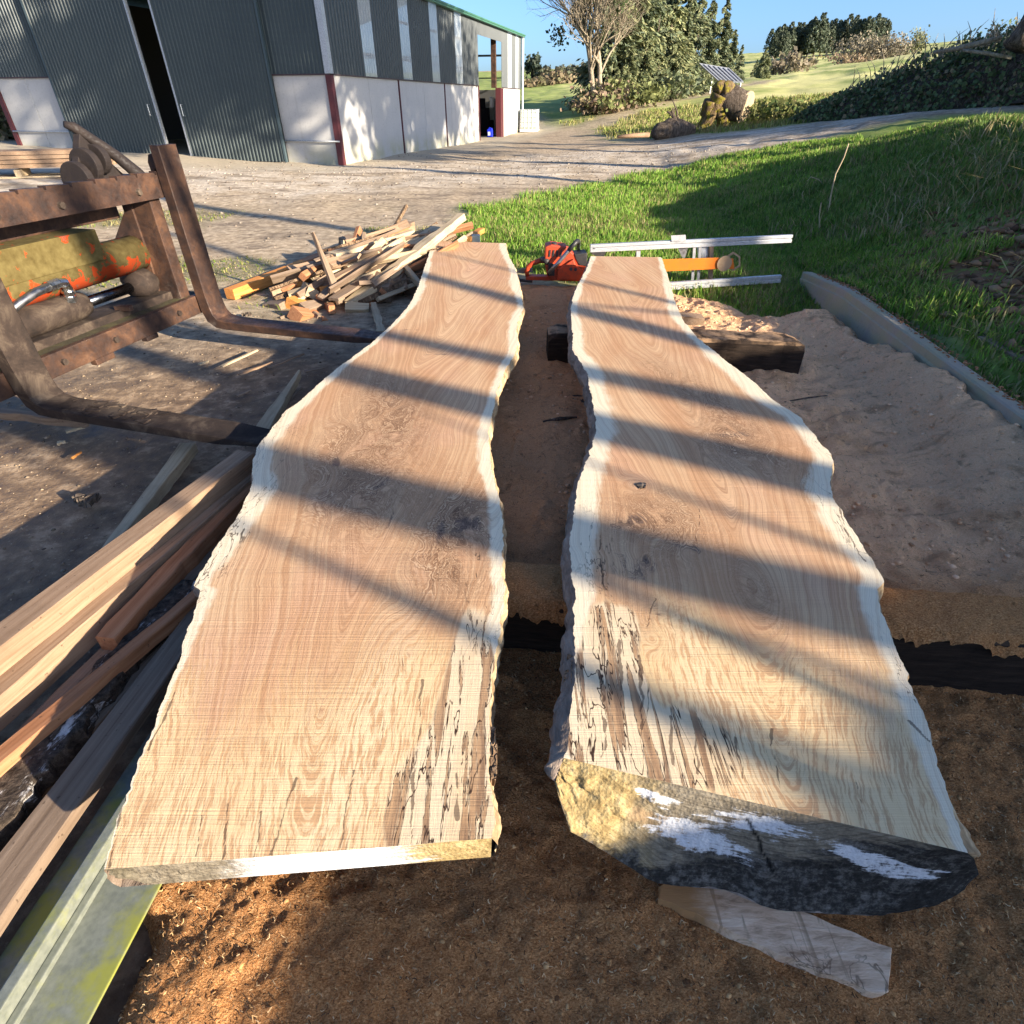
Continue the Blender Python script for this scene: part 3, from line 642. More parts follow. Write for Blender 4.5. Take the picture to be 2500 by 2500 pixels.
def slab_mat(name, seed):
    g = G(name, 0.72, 0.22); o = g.co('Object')
    R_ = g.at('ring'); sap = g.at('sap'); burr = g.at('burr'); spalt = g.at('spalt'); end = g.at('endz'); crack = g.at('crack')
    wv = g.ma('ADD', R_, g.ma('MULTIPLY', g.noise(g.mp(o, (24, 2.4, 1), loc=(seed, 0, 0)), 1, 3, 0.5), 0.007))
    ring = g.noise1(g.ma('ADD', wv, seed), 62, 2, 0.55); rfine = g.noise1(g.ma('ADD', wv, seed + 3), 190, 2, 0.6); hair = g.noise1(g.ma('ADD', wv, seed), 640, 2, 0.5)
    edge = g.rmp(g.ma('ABSOLUTE', g.ma('SUBTRACT', ring, 0.53)), 0.0, 0.035, 1, 0)       # thin dark latewood lines
    edge2 = g.rmp(g.ma('ABSOLUTE', g.ma('SUBTRACT', rfine, 0.5)), 0.0, 0.05, 1, 0)
    pore = g.noise(g.mp(o, (260, 11, 1)), 1, 3, 0.6)
    broad = g.noise(g.mp(o, (4.2, 0.8, 1), loc=(seed, 2, 0)), 1, 4, 0.6, 0.3); blot = g.noise(g.mp(o, (2.2, 1.5, 1), loc=(3, seed, 0)), 1, 3, 0.55)
    heart = g.mix(g.rmp(broad, 0.32, 0.66), (0.55, 0.31, 0.16), (0.66, 0.44, 0.255))
    heart = g.mix(g.rmp(blot, 0.45, 0.7, 0, 0.6), heart, (0.64, 0.39, 0.25))
    heart = g.mix(g.rmp(ring, 0.5, 0.72, 0, 0.5), heart, (0.4, 0.205, 0.095))
    heart = g.mix(g.rmp(ring, 0.26, 0.42, 0.5, 0), heart, (0.68, 0.46, 0.26))
    heart = g.mix(g.ma('MULTIPLY', edge, 0.42), heart, (0.25, 0.11, 0.05))
    heart = g.mix(g.ma('MULTIPLY', edge2, 0.30), heart, (0.29, 0.14, 0.07))
    heart = g.mix(g.rmp(hair, 0.5, 0.7, 0, 0.22), heart, (0.25, 0.12, 0.06))
    # pale feathered butt end: fine ragged streaks of cream in tan
    wob = g.ma('MULTIPLY', g.ma('SUBTRACT', g.noise(g.mp(o, (9, 16, 1)), 1, 4, 0.6), 0.5), 0.012)
    sx = g.nd('ShaderNodeCombineXYZ'); g.put(sx.inputs[0], g.ma('ADD', R_, wob)); sy = g.nd('ShaderNodeSeparateXYZ'); g.put(sy.inputs[0], o); g.put(sx.inputs[1], sy.outputs[1]); sx = sx.outputs[0]
    fea = g.noise(g.mp(sx, (125, 8.5, 1), loc=(seed, 0, 0)), 1, 6, 0.74, 0.25)
    cream = g.mix(g.rmp(broad, 0.3, 0.7), (0.72, 0.51, 0.26), (0.78, 0.6, 0.35))
    pale = g.mix(g.rmp(fea, 0.47, 0.57), cream, (0.55, 0.33, 0.165))
    dk = g.noise(g.mp(sx, (150, 4.0, 1), loc=(1, seed, 0)), 1, 5, 0.7, 0.3)
    pale = g.mix(g.rmp(g.ma('ADD', dk, g.ma('MULTIPLY', g.ma('SUBTRACT', broad, 0.5), 0.25)), 0.63, 0.69, 0, 0.75), pale, (0.2, 0.105, 0.055))
    c = g.mix(g.ma('MULTIPLY', g.rmp(g.ma('ADD', g.ma('MULTIPLY', g.ma('SUBTRACT', fea, 0.5), 1.4), end), 0.42, 0.72), 0.95), heart, pale)
    # burr figure: flowing dark contour lines
    bn = g.noise(g.mp(o, (7.5, 4.2, 1)), 1, 4, 0.58, 1.5); bv = g.ma('ADD', bn, g.ma('MULTIPLY', R_, 2.2))
    bl = g.noise1(bv, 26, 3, 0.6); be = g.rmp(g.ma('ABSOLUTE', g.ma('SUBTRACT', bl, 0.5)), 0.0, 0.03, 1, 0)
    bc = g.ramp(bl, [(0.3, (0.15, 0.078, 0.042)), (0.47, (0.36, 0.205, 0.11)), (0.6, (0.5, 0.315, 0.18)), (0.75, (0.6, 0.42, 0.26))])
    bc = g.mix(g.ma('MULTIPLY', be, 0.85), bc, (0.09, 0.045, 0.025))
    c = g.mix(g.ma('MULTIPLY', burr, g.rmp(bn, 0.34, 0.5, 0.3, 1)), c, bc)
    dk_ = g.ma('MULTIPLY', g.at('dark'), g.rmp(bl, 0.3, 0.62, 1, 0.5)); dk_ = g.rmp(g.ma('ADD', dk_, g.ma('MULTIPLY', g.ma('SUBTRACT', bn, 0.5), 0.9)), 0.2, 0.42)
    c = g.mix(g.ma('MULTIPLY', dk_, 0.9), c, g.mix(be, (0.17, 0.11, 0.08), (0.04, 0.025, 0.018)))
    # sapwood
    sc_ = g.mix(g.rmp(ring, 0.48, 0.66, 0, 0.4), (0.79, 0.68, 0.49), (0.65, 0.5, 0.32)); sc_ = g.mix(g.ma('MULTIPLY', edge2, 0.3), sc_, (0.42, 0.3, 0.19))
    sapm = g.rmp(g.ma('ADD', sap, g.ma('MULTIPLY', g.ma('ADD', g.ma('SUBTRACT', broad, 0.5), g.ma('MULTIPLY', g.ma('SUBTRACT', fea, 0.5), 0.5)), 1.0)), 0.3, 0.72)
    c = g.mix(sapm, c, sc_)
    # spalting
    sn = g.noise(g.mp(o, (10, 2.3, 1), loc=(seed * 3, 1, 0)), 1, 4, 0.6, 0.5)
    spm = g.rmp(g.ma('ADD', spalt, g.ma('MULTIPLY', g.ma('SUBTRACT', sn, 0.5), 0.9)), 0.34, 0.5)
    c = g.mix(g.ma('MULTIPLY', spm, 0.8), c, g.mix(g.rmp(broad, 0.4, 0.6), (0.74, 0.6, 0.4), (0.7, 0.52, 0.31)))
    brown = g.noise(g.mp(o, (25, 2.0, 1), loc=(seed, 5, 0)), 1, 5, 0.64, 0.45); bm_ = g.rmp(brown, 0.52, 0.56)
    c = g.mix(g.ma('MULTIPLY', spm, g.ma('MULTIPLY', bm_, 0.85)), c, g.mix(g.rmp(g.noise(g.mp(o, (60, 5, 1)), 1, 3), 0.4, 0.6), (0.2, 0.1, 0.05), (0.4, 0.225, 0.11)))
    ln = g.rmp(g.ma('ABSOLUTE', g.ma('SUBTRACT', brown, 0.53)), 0.003, 0.014, 1, 0); ln2 = g.rmp(g.ma('ABSOLUTE', g.ma('SUBTRACT', sn, 0.52)), 0.002, 0.010, 1, 0)
    c = g.mix(g.ma('MULTIPLY', spm, g.ma('MAXIMUM', ln, ln2)), c, (0.05, 0.026, 0.016))
    # zone lines wandering through the sapwood margin
    zl = g.ma('MULTIPLY', g.rmp(g.ma('ABSOLUTE', g.ma('SUBTRACT', g.noise(g.mp(o, (9, 2.6, 1), loc=(4, seed, 0)), 1, 4, 0.65, 0.6), 0.47)), 0.002, 0.009, 1, 0), g.at('zone'))
    c = g.mix(g.ma('MULTIPLY', zl, 0.85), c, (0.07, 0.045, 0.03))
    cn = g.noise(g.mp(o, (90, 16, 1)), 1, 4, 0.7)
    c = g.mix(g.ma('MULTIPLY', g.rmp(g.ma('MULTIPLY', crack, g.ma('ADD', g.ma('MULTIPLY', cn, 0.9), 0.5)), 0.46, 0.74), 0.72), c, (0.075, 0.04, 0.025))
    # saw marks across the board
    sm = g.noise(g.mp(o, (2.6, 240, 1), rot=(0, 0, 0.11)), 1, 4, 0.62, 0.35); sm2 = g.noise(g.mp(o, (1.5, 40, 1), rot=(0, 0, 0.06)), 1, 4, 0.6)
    c = g.mix(g.rmp(sm, 0.52, 0.74, 0, 0.07), c, g.mix(1, c, (0.5, 0.45, 0.4), 'MULTIPLY'))
    c = g.mix(g.rmp(sm2, 0.55, 0.75, 0, 0.08), c, g.mix(1, c, (0.6, 0.55, 0.5), 'MULTIPLY'))
    h = g.ma('ADD', g.ma('MULTIPLY', sm, 0.8), g.ma('ADD', g.ma('MULTIPLY', sm2, 0.8), g.ma('ADD', g.ma('MULTIPLY', pore, 0.35), g.ma('MULTIPLY', fea, 0.5))))
    return g.done(c, g.bump(h, 0.55, 0.0035))
def gauss(X, Y, c, sx, sy, ang=0):
    dx, dy = X - c[0], Y - c[1]; a = math.radians(ang)
    u = dx * math.cos(a) + dy * math.sin(a); v = -dx * math.sin(a) + dy * math.cos(a)
    return np.exp(-(u / sx) ** 2 - (v / sy) ** 2)
def make_slab(label, EL, ER, z, seed, thick, knots, burrs, darks, spalts, cracks, pith, zones, nu=200, nv=900, bark_out=(.012, .012), sapw=None, near_bot=None):
    el, er = edge_curve(EL, z), edge_curve(ER, z)
    s = np.linspace(0, 1, nv)
    s = s ** 1.25            # denser rows near the viewer
    yl = el[0, 1] + (el[-1, 1] - el[0, 1]) * s; yr = er[0, 1] + (er[-1, 1] - er[0, 1]) * s
    xl = np.interp(yl, el[:, 1], el[:, 0]) + fbm(yl * 22, 0 * yl, seed, 4) * .007 + fbm(yl * 70, 0 * yl, seed + 5, 3) * .003
    xr = np.interp(yr, er[:, 1], er[:, 0]) + fbm(yr * 22, 0 * yr, seed + 1, 4) * .007 + fbm(yr * 70, 0 * yr, seed + 6, 3) * .003
    u = np.linspace(0, 1, nu); u = u + .0 * u
    X = xl[:, None] * (1 - u) + xr[:, None] * u; Y = yl[:, None] * (1 - u) + yr[:, None] * u
    Z = z + fbm(X * 1.5, Y * 1.5, seed + 9, 3) * .0025
    wdt = (xr - xl)[:, None]
    el_d = u[None] * wdt; er_d = (1 - u[None]) * wdt
    ed = np.minimum(el_d, er_d) 
    # ring distance field
    mid = np.interp(Y, [p[1] for p in pith], [p[0] for p in pith])
    wob = fbm(X * 2.2, Y * 1.0, seed + 20, 4) * .05 + fbm(X * 7, Y * 2.2, seed + 24, 3) * .010
    uc = (mid - xl[:, None]) / wdt; wm = .72 + .35 * (wdt - .72)
    d = (u[None] - uc) * wm + wob
    dep = .055 + .04 * fbm(Y * .9, 0 * Y, seed + 31, 3)
    ringd = np.sqrt(d * d + dep * dep) * 1.0 - .115 * Y + fbm(X * 9, Y * 2.5, seed + 33, 3) * .006 + fbm(X * 3, Y * 1.4, seed + 35, 3) * .02
    for (c, a, sx, sy) in knots: ringd = ringd + a * gauss(X, Y, c, sx, sy)
    burr = np.clip(sum(a * gauss(X, Y, c, sx, sy, an) for c, a, sx, sy, an in burrs), 0, 1)
    dark = np.clip(sum(a * gauss(X, Y, c, sx, sy, an) for c, a, sx, sy, an in darks), 0, 1) if darks else 0 * X
    sp = np.clip(sum(a * gauss(X, Y, c, sx, sy, an) for c, a, sx, sy, an in spalts), 0, 1)
    cr = np.zeros_like(X)
    for pl, wd in cracks: cr = np.maximum(cr, 1 - sstep(wd * .1, wd * .55 + .0026, seg_d(X + fbm(X * 9, Y * 14, 8, 4) * .012, Y, pl) + fbm(X * 40, Y * 25, 7, 3) * wd * .6))
    sy_, sl_, sr_ = zip(*sapw)
    swl = np.interp(Y, sy_, sl_) * (1 + .55 * fbm(Y * 2.1, 0 * Y, seed + 40, 4)); swr = np.interp(Y, sy_, sr_) * (1 + .55 * fbm(Y * 2.1, 0 * Y, seed + 41, 4))
    sap = np.maximum(1 - sstep(0.05, 1.6, el_d / np.maximum(swl, .004)), 1 - sstep(.05, 1.6, er_d / np.maximum(swr, .004)))
    y0 = Y[0][None, :]
    endz = 1 - sstep(.05, 1.05, (Y - y0) + fbm(X * 4, Y * 1.2, seed + 50, 4) * .42)
    zone = np.clip(sum(a * gauss(X, Y, c, sx, sy, an) for c, a, sx, sy, an in zones), 0, 1)
    loc = (float(X.mean()), float(Y.mean()), 0.235)
    root = thing('wood_slab', label, 'wood slab', loc)
    top = np_mesh('sawn_face', np.stack([X, Y, Z], -1).reshape(-1, 3), grid_faces(nv, nu), slab_mat('slab_figure', seed * .37), root,
                  attrs=dict(ring=ringd, sap=sap, burr=burr, dark=dark, spalt=sp, endz=endz, crack=cr, zone=zone))
    # live edges down both sides, and the underside
    nk = 9; k = np.linspace(0, 1, nk)
    def side(xe, ye, sg, nm, bo):
        tt = thick(ye - ye.min(), 0 if sg < 0 else 1)
        prof = np.sin(k * np.pi * .9) * bo * 1.0 - k ** 2 * bo * .8
        VX = xe[:, None] + sg * (prof[None] + (fbm(ye[:, None] * 14, k[None] * 3 + 0 * ye[:, None], seed + 60 + sg, 4)) * .012 * np.clip(k * 4, 0, 1)[None] + sg * 0)
        VY = ye[:, None] + 0 * k[None]
        VZ = z + Z[0, 0] * 0 - tt[:, None] * k[None]; VZ[:, 0] = Z[:, 0 if sg < 0 else -1]
        return VX, VY, VZ
    out = []
    for (xe, ye, sg) in ((xl, yl, -1), (xr, yr, 1)):
        VX, VY, VZ = side(xe, ye, sg, '', bark_out[0 if sg < 0 else 1])
        if near_bot is not None:
            nb_ = near_bot[0 if sg < 0 else -1]; wgt = (1 - sstep(0, .55 if sg < 0 else .16, ye - ye.min()))[:, None] * k[None]
            VX = VX + wgt * (nb_[0] - VX[0, -1]); VY = VY + wgt * (nb_[1] - VY[0, -1]); VZ = VZ + wgt * (nb_[2] - VZ[0, -1])
            VX[0] = xe[0] * (1 - k) + nb_[0] * k; VY[0] = ye[0] * (1 - k) + nb_[1] * k
        out.append((VX, VY, VZ))
        V = np.stack([VX, VY, VZ], -1).reshape(-1, 3); Fq = grid_faces(len(ye), nk)
        if sg < 0: Fq = Fq[:, ::-1]
        np_mesh('live_edge', V, Fq[:, ::-1], M['edge_wood'] if sg > 0 else M['edge_bark'], root)
    m = 15; q = np.linspace(0, 1, m)
    (ax, ay, az), (bx, by, bz) = out
    bel = thick(yl - yl.min(), 2)[:, None] * np.sin(np.pi * q)[None] ** .8
    UX = ax[:, -1:] * (1 - q) + bx[:, -1:] * q; UY = ay[:, -1:] * (1 - q) + by[:, -1:] * q; UZ = az[:, -1:] * (1 - q) + bz[:, -1:] * q - bel
    if near_bot is not None:
        nq = np.linspace(0, 1, len(near_bot)); tgt = np.stack([np.interp(q, nq, near_bot[:, i]) for i in range(3)], 1); wgt = (1 - sstep(0, .55, yl - yl.min()))[:, None]
        dX, dY, dZ = tgt[:, 0] - UX[0], tgt[:, 1] - UY[0], tgt[:, 2] - UZ[0]
        UX = UX + wgt * dX; UY = UY + wgt * dY; UZ = UZ + wgt * dZ
    np_mesh('underside', np.stack([UX, UY, UZ], -1).reshape(-1, 3), grid_faces(nv, m)[:, ::-1], M['edge_bark'], root)
    # far end
    far = []
    for j in range(m):
        far.append((X[-1, 0] * (1 - q[j]) + X[-1, -1] * q[j], Y[-1, 0] * (1 - q[j]) + Y[-1, -1] * q[j], z))
    V = np.concatenate([np.array(far), np.stack([UX[-1], UY[-1], UZ[-1]], 1)]); i = np.arange(m - 1)
    np_mesh('end_grain', V, np.stack([i, i + 1, i + 1 + m, i + m], 1), M['timber_pale'], root, smooth=False)
    return root, (X, Y, Z), (ax, ay, az), (bx, by, bz), (UX, UY, UZ)
g = G('live_edge_wood', 0.85, 0.2); o = g.co('Object'); n = g.noise(g.mp(o, (9, 4, 9)), 2.2, 6, 0.65, 0.5)
c = g.ramp(n, [(0.3, (0.14, 0.085, 0.045)), (0.5, (0.36, 0.26, 0.15)), (0.7, (0.58, 0.46, 0.29))]); M['edge_wood'] = g.done(c, g.bump(n, 0.8, 0.01))
g = G('live_edge_bark', 0.92, 0.15); o = g.co('Object'); n = g.noise(g.mp(o, (9, 3, 9)), 2.4, 6, 0.68, 0.5)
c = g.ramp(n, [(0.3, (0.1, 0.072, 0.055)), (0.5, (0.25, 0.19, 0.145)), (0.72, (0.42, 0.34, 0.27))]); M['edge_bark'] = g.done(c, g.bump(n, 1.0, 0.015))

tp = [(1354,1912,.335),(1374,1975,.30),(1392,2032,.265),(1448,2062,.24),(1528,2112,.19),(1607,2158,.15),(1733,2166,.135),(1812,2188,.12),(1858,2214,.11),(1972,2231,.10),(2154,2234,.11),(2268,2217,.135),(2353,2174,.19),(2390,2132,.24),(2378,2095,.31)]
bb = np.array([tuple(P(*t)) for t in tp]); sL = np.concatenate([[0], np.cumsum(np.linalg.norm(np.diff(bb, axis=0), axis=1))]); sL /= sL[-1]
NB_R = np.stack([np.interp(np.linspace(0, 1, 200), sL, bb[:, i]) for i in range(3)], 1)
NB_R[:, 1] += fbm(np.linspace(0, 30, 200), np.zeros(200), 5, 3) * .004; NB_R[:, 2] += fbm(np.linspace(0, 26, 200), np.zeros(200), 6, 3) * .006
def pl(*pts, z): return [tuple(P(a, b, z))[:2] for a, b in pts]
def pc(a, b, z): return tuple(P(a, b, z))[:2]
tL = lambda y, w: (0.085 + 0 * y) if w < 2 else 0.0 * y
def tR(y, w):
    e = np.interp(y, [0, .25, .7, 6], [.13, .125, .118, .118])
    return e if w < 2 else np.interp(y, [0, .3, .75, 6], [.15, .07, .014, .0])
z = ZL
slabL, gL, aL, bL, uL = make_slab('live-edge wood slab on the left with pale feathered grain, its left side against the fork tips', L_LEFT, L_RIGHT, ZL, 3, tL,
    knots=[(pc(905, 1155, z), 0.066, .09, .12), (pc(1130, 1270, z), 0.110, .09, .11), (pc(830, 1060, z), 0.066, .08, .14), (pc(1010, 1460, z), -0.066, .10, .12), (pc(990, 1580, z), 0.022, .02, .05), (pc(780, 1160, z), 0.044, .05, .08), (pc(960, 1000, z), -0.044, .08, .2)],
    burrs=[(pc(900, 1080, z), .95, .24, .42, 0), (pc(1120, 1260, z), 1.0, .15, .24, 0), (pc(880, 1230, z), .75, .2, .3, 0), (pc(1080, 1400, z), .8, .14, .16, 0), (pc(930, 960, z), .75, .15, .5, 25)],
    darks=[(pc(1140, 1280, z), 1.0, .06, .05, 30), (pc(1075, 1300, z), .6, .018, .08, 0), (pc(822, 1130, z), .8, .022, .05, 12), (pc(930, 1190, z), .3, .16, .12, 0), (pc(1080, 865, z), .5, .12, .02, 0), (pc(955, 1270, z), .5, .012, .1, -6), (pc(1000, 805, z), .45, .1, .02, 0)],
    spalts=[(pc(1150, 1640, z), 1.2, .06, .26, 0), (pc(1135, 1850, z), 1.2, .085, .22, 0), (pc(1120, 2000, z), .9, .12, .12, 0), (pc(1000, 1950, z), .55, .06, .11, 0)],
    cracks=[(pl((720, 1900), (690, 2000), (660, 2085), z=z), .004), (pl((430, 1690), (400, 1760), (360, 1830), z=z), .006), (pl((492, 1990), (470, 2090), z=z), .003), (pl((560, 1960), (540, 2100), z=z), .003), (pl((1010, 1850), (1000, 2060), z=z), .004),
            (pl((300, 1960), (280, 2060), (262, 2115), z=z), .006), (pl((640, 1980), (620, 2095), z=z), .003), (pl((860, 1880), (835, 2075), z=z), .004), (pl((1030, 1660), (1020, 1830), (1000, 2055), z=z), .006), (pl((1110, 1890), (1120, 2000), z=z), .009), (pl((1145, 1480), (1160, 1560), (1150, 1610), z=z), .006), (pl((540, 1320), (500, 1400), (478, 1432), z=z), .004)],
    pith=[(-.42, .4), (pc(790, 1700, z)[0], pc(790, 1700, z)[1]), (pc(880, 1350, z)[0], pc(880, 1350, z)[1]), (pc(1000, 950, z)[0], pc(1000, 950, z)[1]), (pc(1130, 700, z)[0], pc(1130, 700, z)[1]), (-.4, 7.5)],
    sapw=[(.4, .0, .05), (.8, .01, .05), (1.1, .03, .05), (1.5, .07, .06), (2.0, .12, .07), (2.6, .13, .06), (3.5, .06, .06), (5, .06, .08), (7.5, .06, .09)], zones=[(pc(600, 1250, z), .9, .09, .5, 0), (pc(520, 1360, z), 1, .06, .25, 0), (pc(1170, 1370, z), 1, .05, .3, 0), (pc(660, 1050, z), .8, .1, .25, 0), (pc(1180, 1550, z), .8, .05, .15, 0)])
z = ZR
slabR, gR, aR, bR, uR = make_slab('thicker live-edge wood slab on the right with a black and white painted butt end', R_LEFT, R_RIGHT, ZR, 8, tR,
    knots=[(pc(1560, 1185, z), 0.110, .05, .06), (pc(1630, 1260, z), 0.110, .10, .12), (pc(1780, 1090, z), 0.110, .10, .16), (pc(1600, 900, z), 0.066, .1, .3), (pc(1850, 1450, z), -0.066, .09, .18), (pc(2010, 1090, z), 0.066, .05, .07), (pc(1600, 1560, z), 0.044, .03, .05)],
    burrs=[(pc(1610, 1270, z), 1, .16, .2, 0), (pc(1790, 1080, z), 1.0, .16, .28, 0), (pc(1690, 950, z), .8, .14, .5, 20), (pc(1850, 1450, z), .55, .07, .2, 0), (pc(1600, 1500, z), .5, .1, .1, 0)],
    darks=[(pc(1565, 1185, z), 1.1, .02, .022, 0), (pc(1540, 1270, z), .5, .1, .05, 20), (pc(1690, 1340, z), .4, .1, .03, -30), (pc(1790, 1060, z), .5, .1, .05, 0), (pc(1605, 1490, z), .6, .02, .03, 0), (pc(1560, 1380, z), .5, .1, .08, 0)],
    spalts=[(pc(1470, 1560, z), .95, .06, .14, 0), (pc(1490, 1700, z), 1, .10, .14, 0), (pc(1520, 1810, z), 1, .13, .1, 0), (pc(1680, 1830, z), .85, .12, .1, 0), (pc(1530, 1520, z), .6, .05, .1, 0)],
    cracks=[(pl((1705, 1240), (1703, 1300), (1706, 1335), z=z), .001), (pl((1880, 1780), (1905, 1925), z=z), .006), (pl((1800, 1800), (1815, 1900), z=z), .004), (pl((1470, 1300), (1465, 1380), (1480, 1440), z=z), .006), (pl((1460, 1640), (1480, 1800), (1465, 1850), z=z), .009), (pl((1560, 1600), (1570, 1780), z=z), .009), (pl((1510, 1560), (1515, 1720), z=z), .010), (pl((1640, 1750), (1645, 1870), z=z), .007), (pl((2050, 1220), (2060, 1290), (2110, 1370), z=z), .006),
            (pl((1700, 1790), (1705, 1890), z=z), .004), (pl((2090, 1890), (2110, 1985), z=z), .003), (pl((2220, 1760), (2265, 1810), z=z), .008), (pl((1580, 1530), (1600, 1460), z=z), .004)],
    pith=[(pc(1880, 1760, z)[0], .7), (pc(1870, 1600, z)[0], pc(1870, 1600, z)[1]), (pc(1835, 1400, z)[0], pc(1835, 1400, z)[1]), (pc(1740, 1080, z)[0], pc(1740, 1080, z)[1]), (pc(1600, 850, z)[0], pc(1600, 850, z)[1]), (pc(1540, 700, z)[0], pc(1540, 700, z)[1]), (.7, 6)],
    zones=[(pc(1460, 1350, z), 1, .07, .25, 0), (pc(2050, 1260, z), 1, .07, .3, 0), (pc(2240, 1700, z), .9, .05, .2, 0), (pc(2010, 1090, z), .9, .05, .12, 0)], bark_out=(.03, .02), near_bot=NB_R, sapw=[(.5, .03, .02), (1.0, .05, .05), (1.5, .08, .09), (2.0, .11, .12), (2.6, .12, .14), (3.4, .07, .1), (5, .05, .07), (6, .05, .05)])

# sawn butt ends facing the viewer
def end_mat(name, kind):
    g = G(name, 0.92, 0.08); o = g.co('Object'); u = g.at('eu'); v = g.at('ev')
    n = g.noise(o, 34, 7, 0.7); n2 = g.noise(o, 9, 6, 0.66, 0.6); pit = g.vor(o, 120); blob = g.vor(g.mp(o, (1, 1, 1.3)), 48)
    st = g.noise(g.mp(o, (7, 7, 75), rot=(0, .16, 0)), 1, 6, 0.72, 0.3); sc = g.noise(g.mp(o, (5, 5, 240), rot=(0, .5, 0)), 1, 4, 0.7)
    wood_ = g.ramp(n, [(0.3, (0.17, 0.115, 0.05)), (0.5, (0.34, 0.25, 0.115)), (0.72, (0.5, 0.4, 0.22))])
    wood_ = g.mix(g.rmp(g.ma('ADD', pit, g.ma('MULTIPLY', n2, .3)), 0.22, 0.3, .95, 0), wood_, (0.05, 0.028, 0.012))
    grey = g.ramp(g.ma('ADD', g.ma('MULTIPLY', n, .6), g.ma('MULTIPLY', sc, .4)), [(0.33, (0.085, 0.07, 0.05)), (0.5, (0.2, 0.17, 0.125)), (0.68, (0.33, 0.29, 0.22))])
    black = g.ramp(g.ma('ADD', g.ma('MULTIPLY', g.noise(o, 60, 6, 0.72), .5), g.ma('ADD', g.ma('MULTIPLY', n2, .38), g.ma('MULTIPLY', sc, .12))), [(0.38, (0.008, 0.008, 0.008)), (0.5, (0.035, 0.033, 0.03)), (0.58, (0.12, 0.112, 0.1)), (0.7, (0.26, 0.245, 0.22))])
    black = g.mix(g.ma('MULTIPLY', g.rmp(blob, 0.2, 0.45, 1, 0), g.rmp(n2, 0.5, 0.62, 0, 0.35)), black, (0.16, 0.15, 0.13))
    white = g.mix(n, (0.5, 0.51, 0.53), (0.76, 0.76, 0.76)); rg = g.noise1(g.ma('ADD', g.ma('MULTIPLY', v, 0.6), g.ma('ADD', g.ma('MULTIPLY', g.ma('POWER', g.ma('SUBTRACT', u, 0.45), 2.0), 1.6), g.ma('MULTIPLY', n2, 0.06))), 60, 3, 0.6)
    grey = g.mix(g.rmp(rg, 0.5, 0.62, 0, 0.4), grey, (0.05, 0.04, 0.03)); wood_ = g.mix(g.rmp(rg, 0.52, 0.62, 0, 0.35), wood_, (0.13, 0.085, 0.035))
    if kind == 'R':
        c = g.mix(g.rmp(g.ma('ADD', u, g.ma('MULTIPLY', n2, .3)), 0.3, 0.46), wood_, grey)
        c = g.mix(g.rmp(g.ma('ADD', n2, g.ma('MULTIPLY', g.at('tan'), .3)), 0.68, 0.78, 0, 0.7), c, (0.3, 0.2, 0.11))
        bl = g.rmp(g.ma('ADD', g.ma('ADD', g.ma('MULTIPLY', u, 0.8), g.ma('MULTIPLY', v, 0.62)), g.ma('ADD', g.ma('MULTIPLY', n2, 0.45), g.ma('MULTIPLY', st, 0.25))), 1.02, 1.13)
        c = g.mix(g.ma('MULTIPLY', bl, .97), c, black)
        wm = g.rmp(g.ma('ADD', g.ma('ADD', g.ma('MULTIPLY', st, .75), g.ma('MULTIPLY', n, .35)), g.ma('MULTIPLY', g.at('white'), 0.42)), 0.65, 0.73); wm = g.ma('MULTIPLY', wm, g.rmp(g.ma('ADD', n, g.ma('MULTIPLY', sc, .6)), 0.62, 0.78))
        c = g.mix(g.ma('MULTIPLY', wm, .93), c, white); c = g.mix(g.at('split'), c, (0.004, 0.004, 0.004))
    else:
        c = g.mix(g.rmp(g.ma('ADD', u, g.ma('ADD', g.ma('MULTIPLY', n2, .3), g.ma('MULTIPLY', st, .25))), 0.52, 0.7), grey, white)
        c = g.mix(g.rmp(g.ma('ADD', u, g.ma('ADD', g.ma('MULTIPLY', st, .35), g.ma('MULTIPLY', n, .3))), 1.02, 1.16), c, wood_)
        c = g.mix(g.rmp(g.ma('ADD', g.ma('MULTIPLY', u, -1), g.ma('MULTIPLY', n2, .3)), 0.06, 0.16), c, (0.1, 0.085, 0.055))
    return g.done(c, g.bump(g.ma('ADD', g.ma('ADD', n, g.ma('MULTIPLY', sc, .5)), g.ma('MULTIPLY', pit, .6)), 0.6, 0.006))
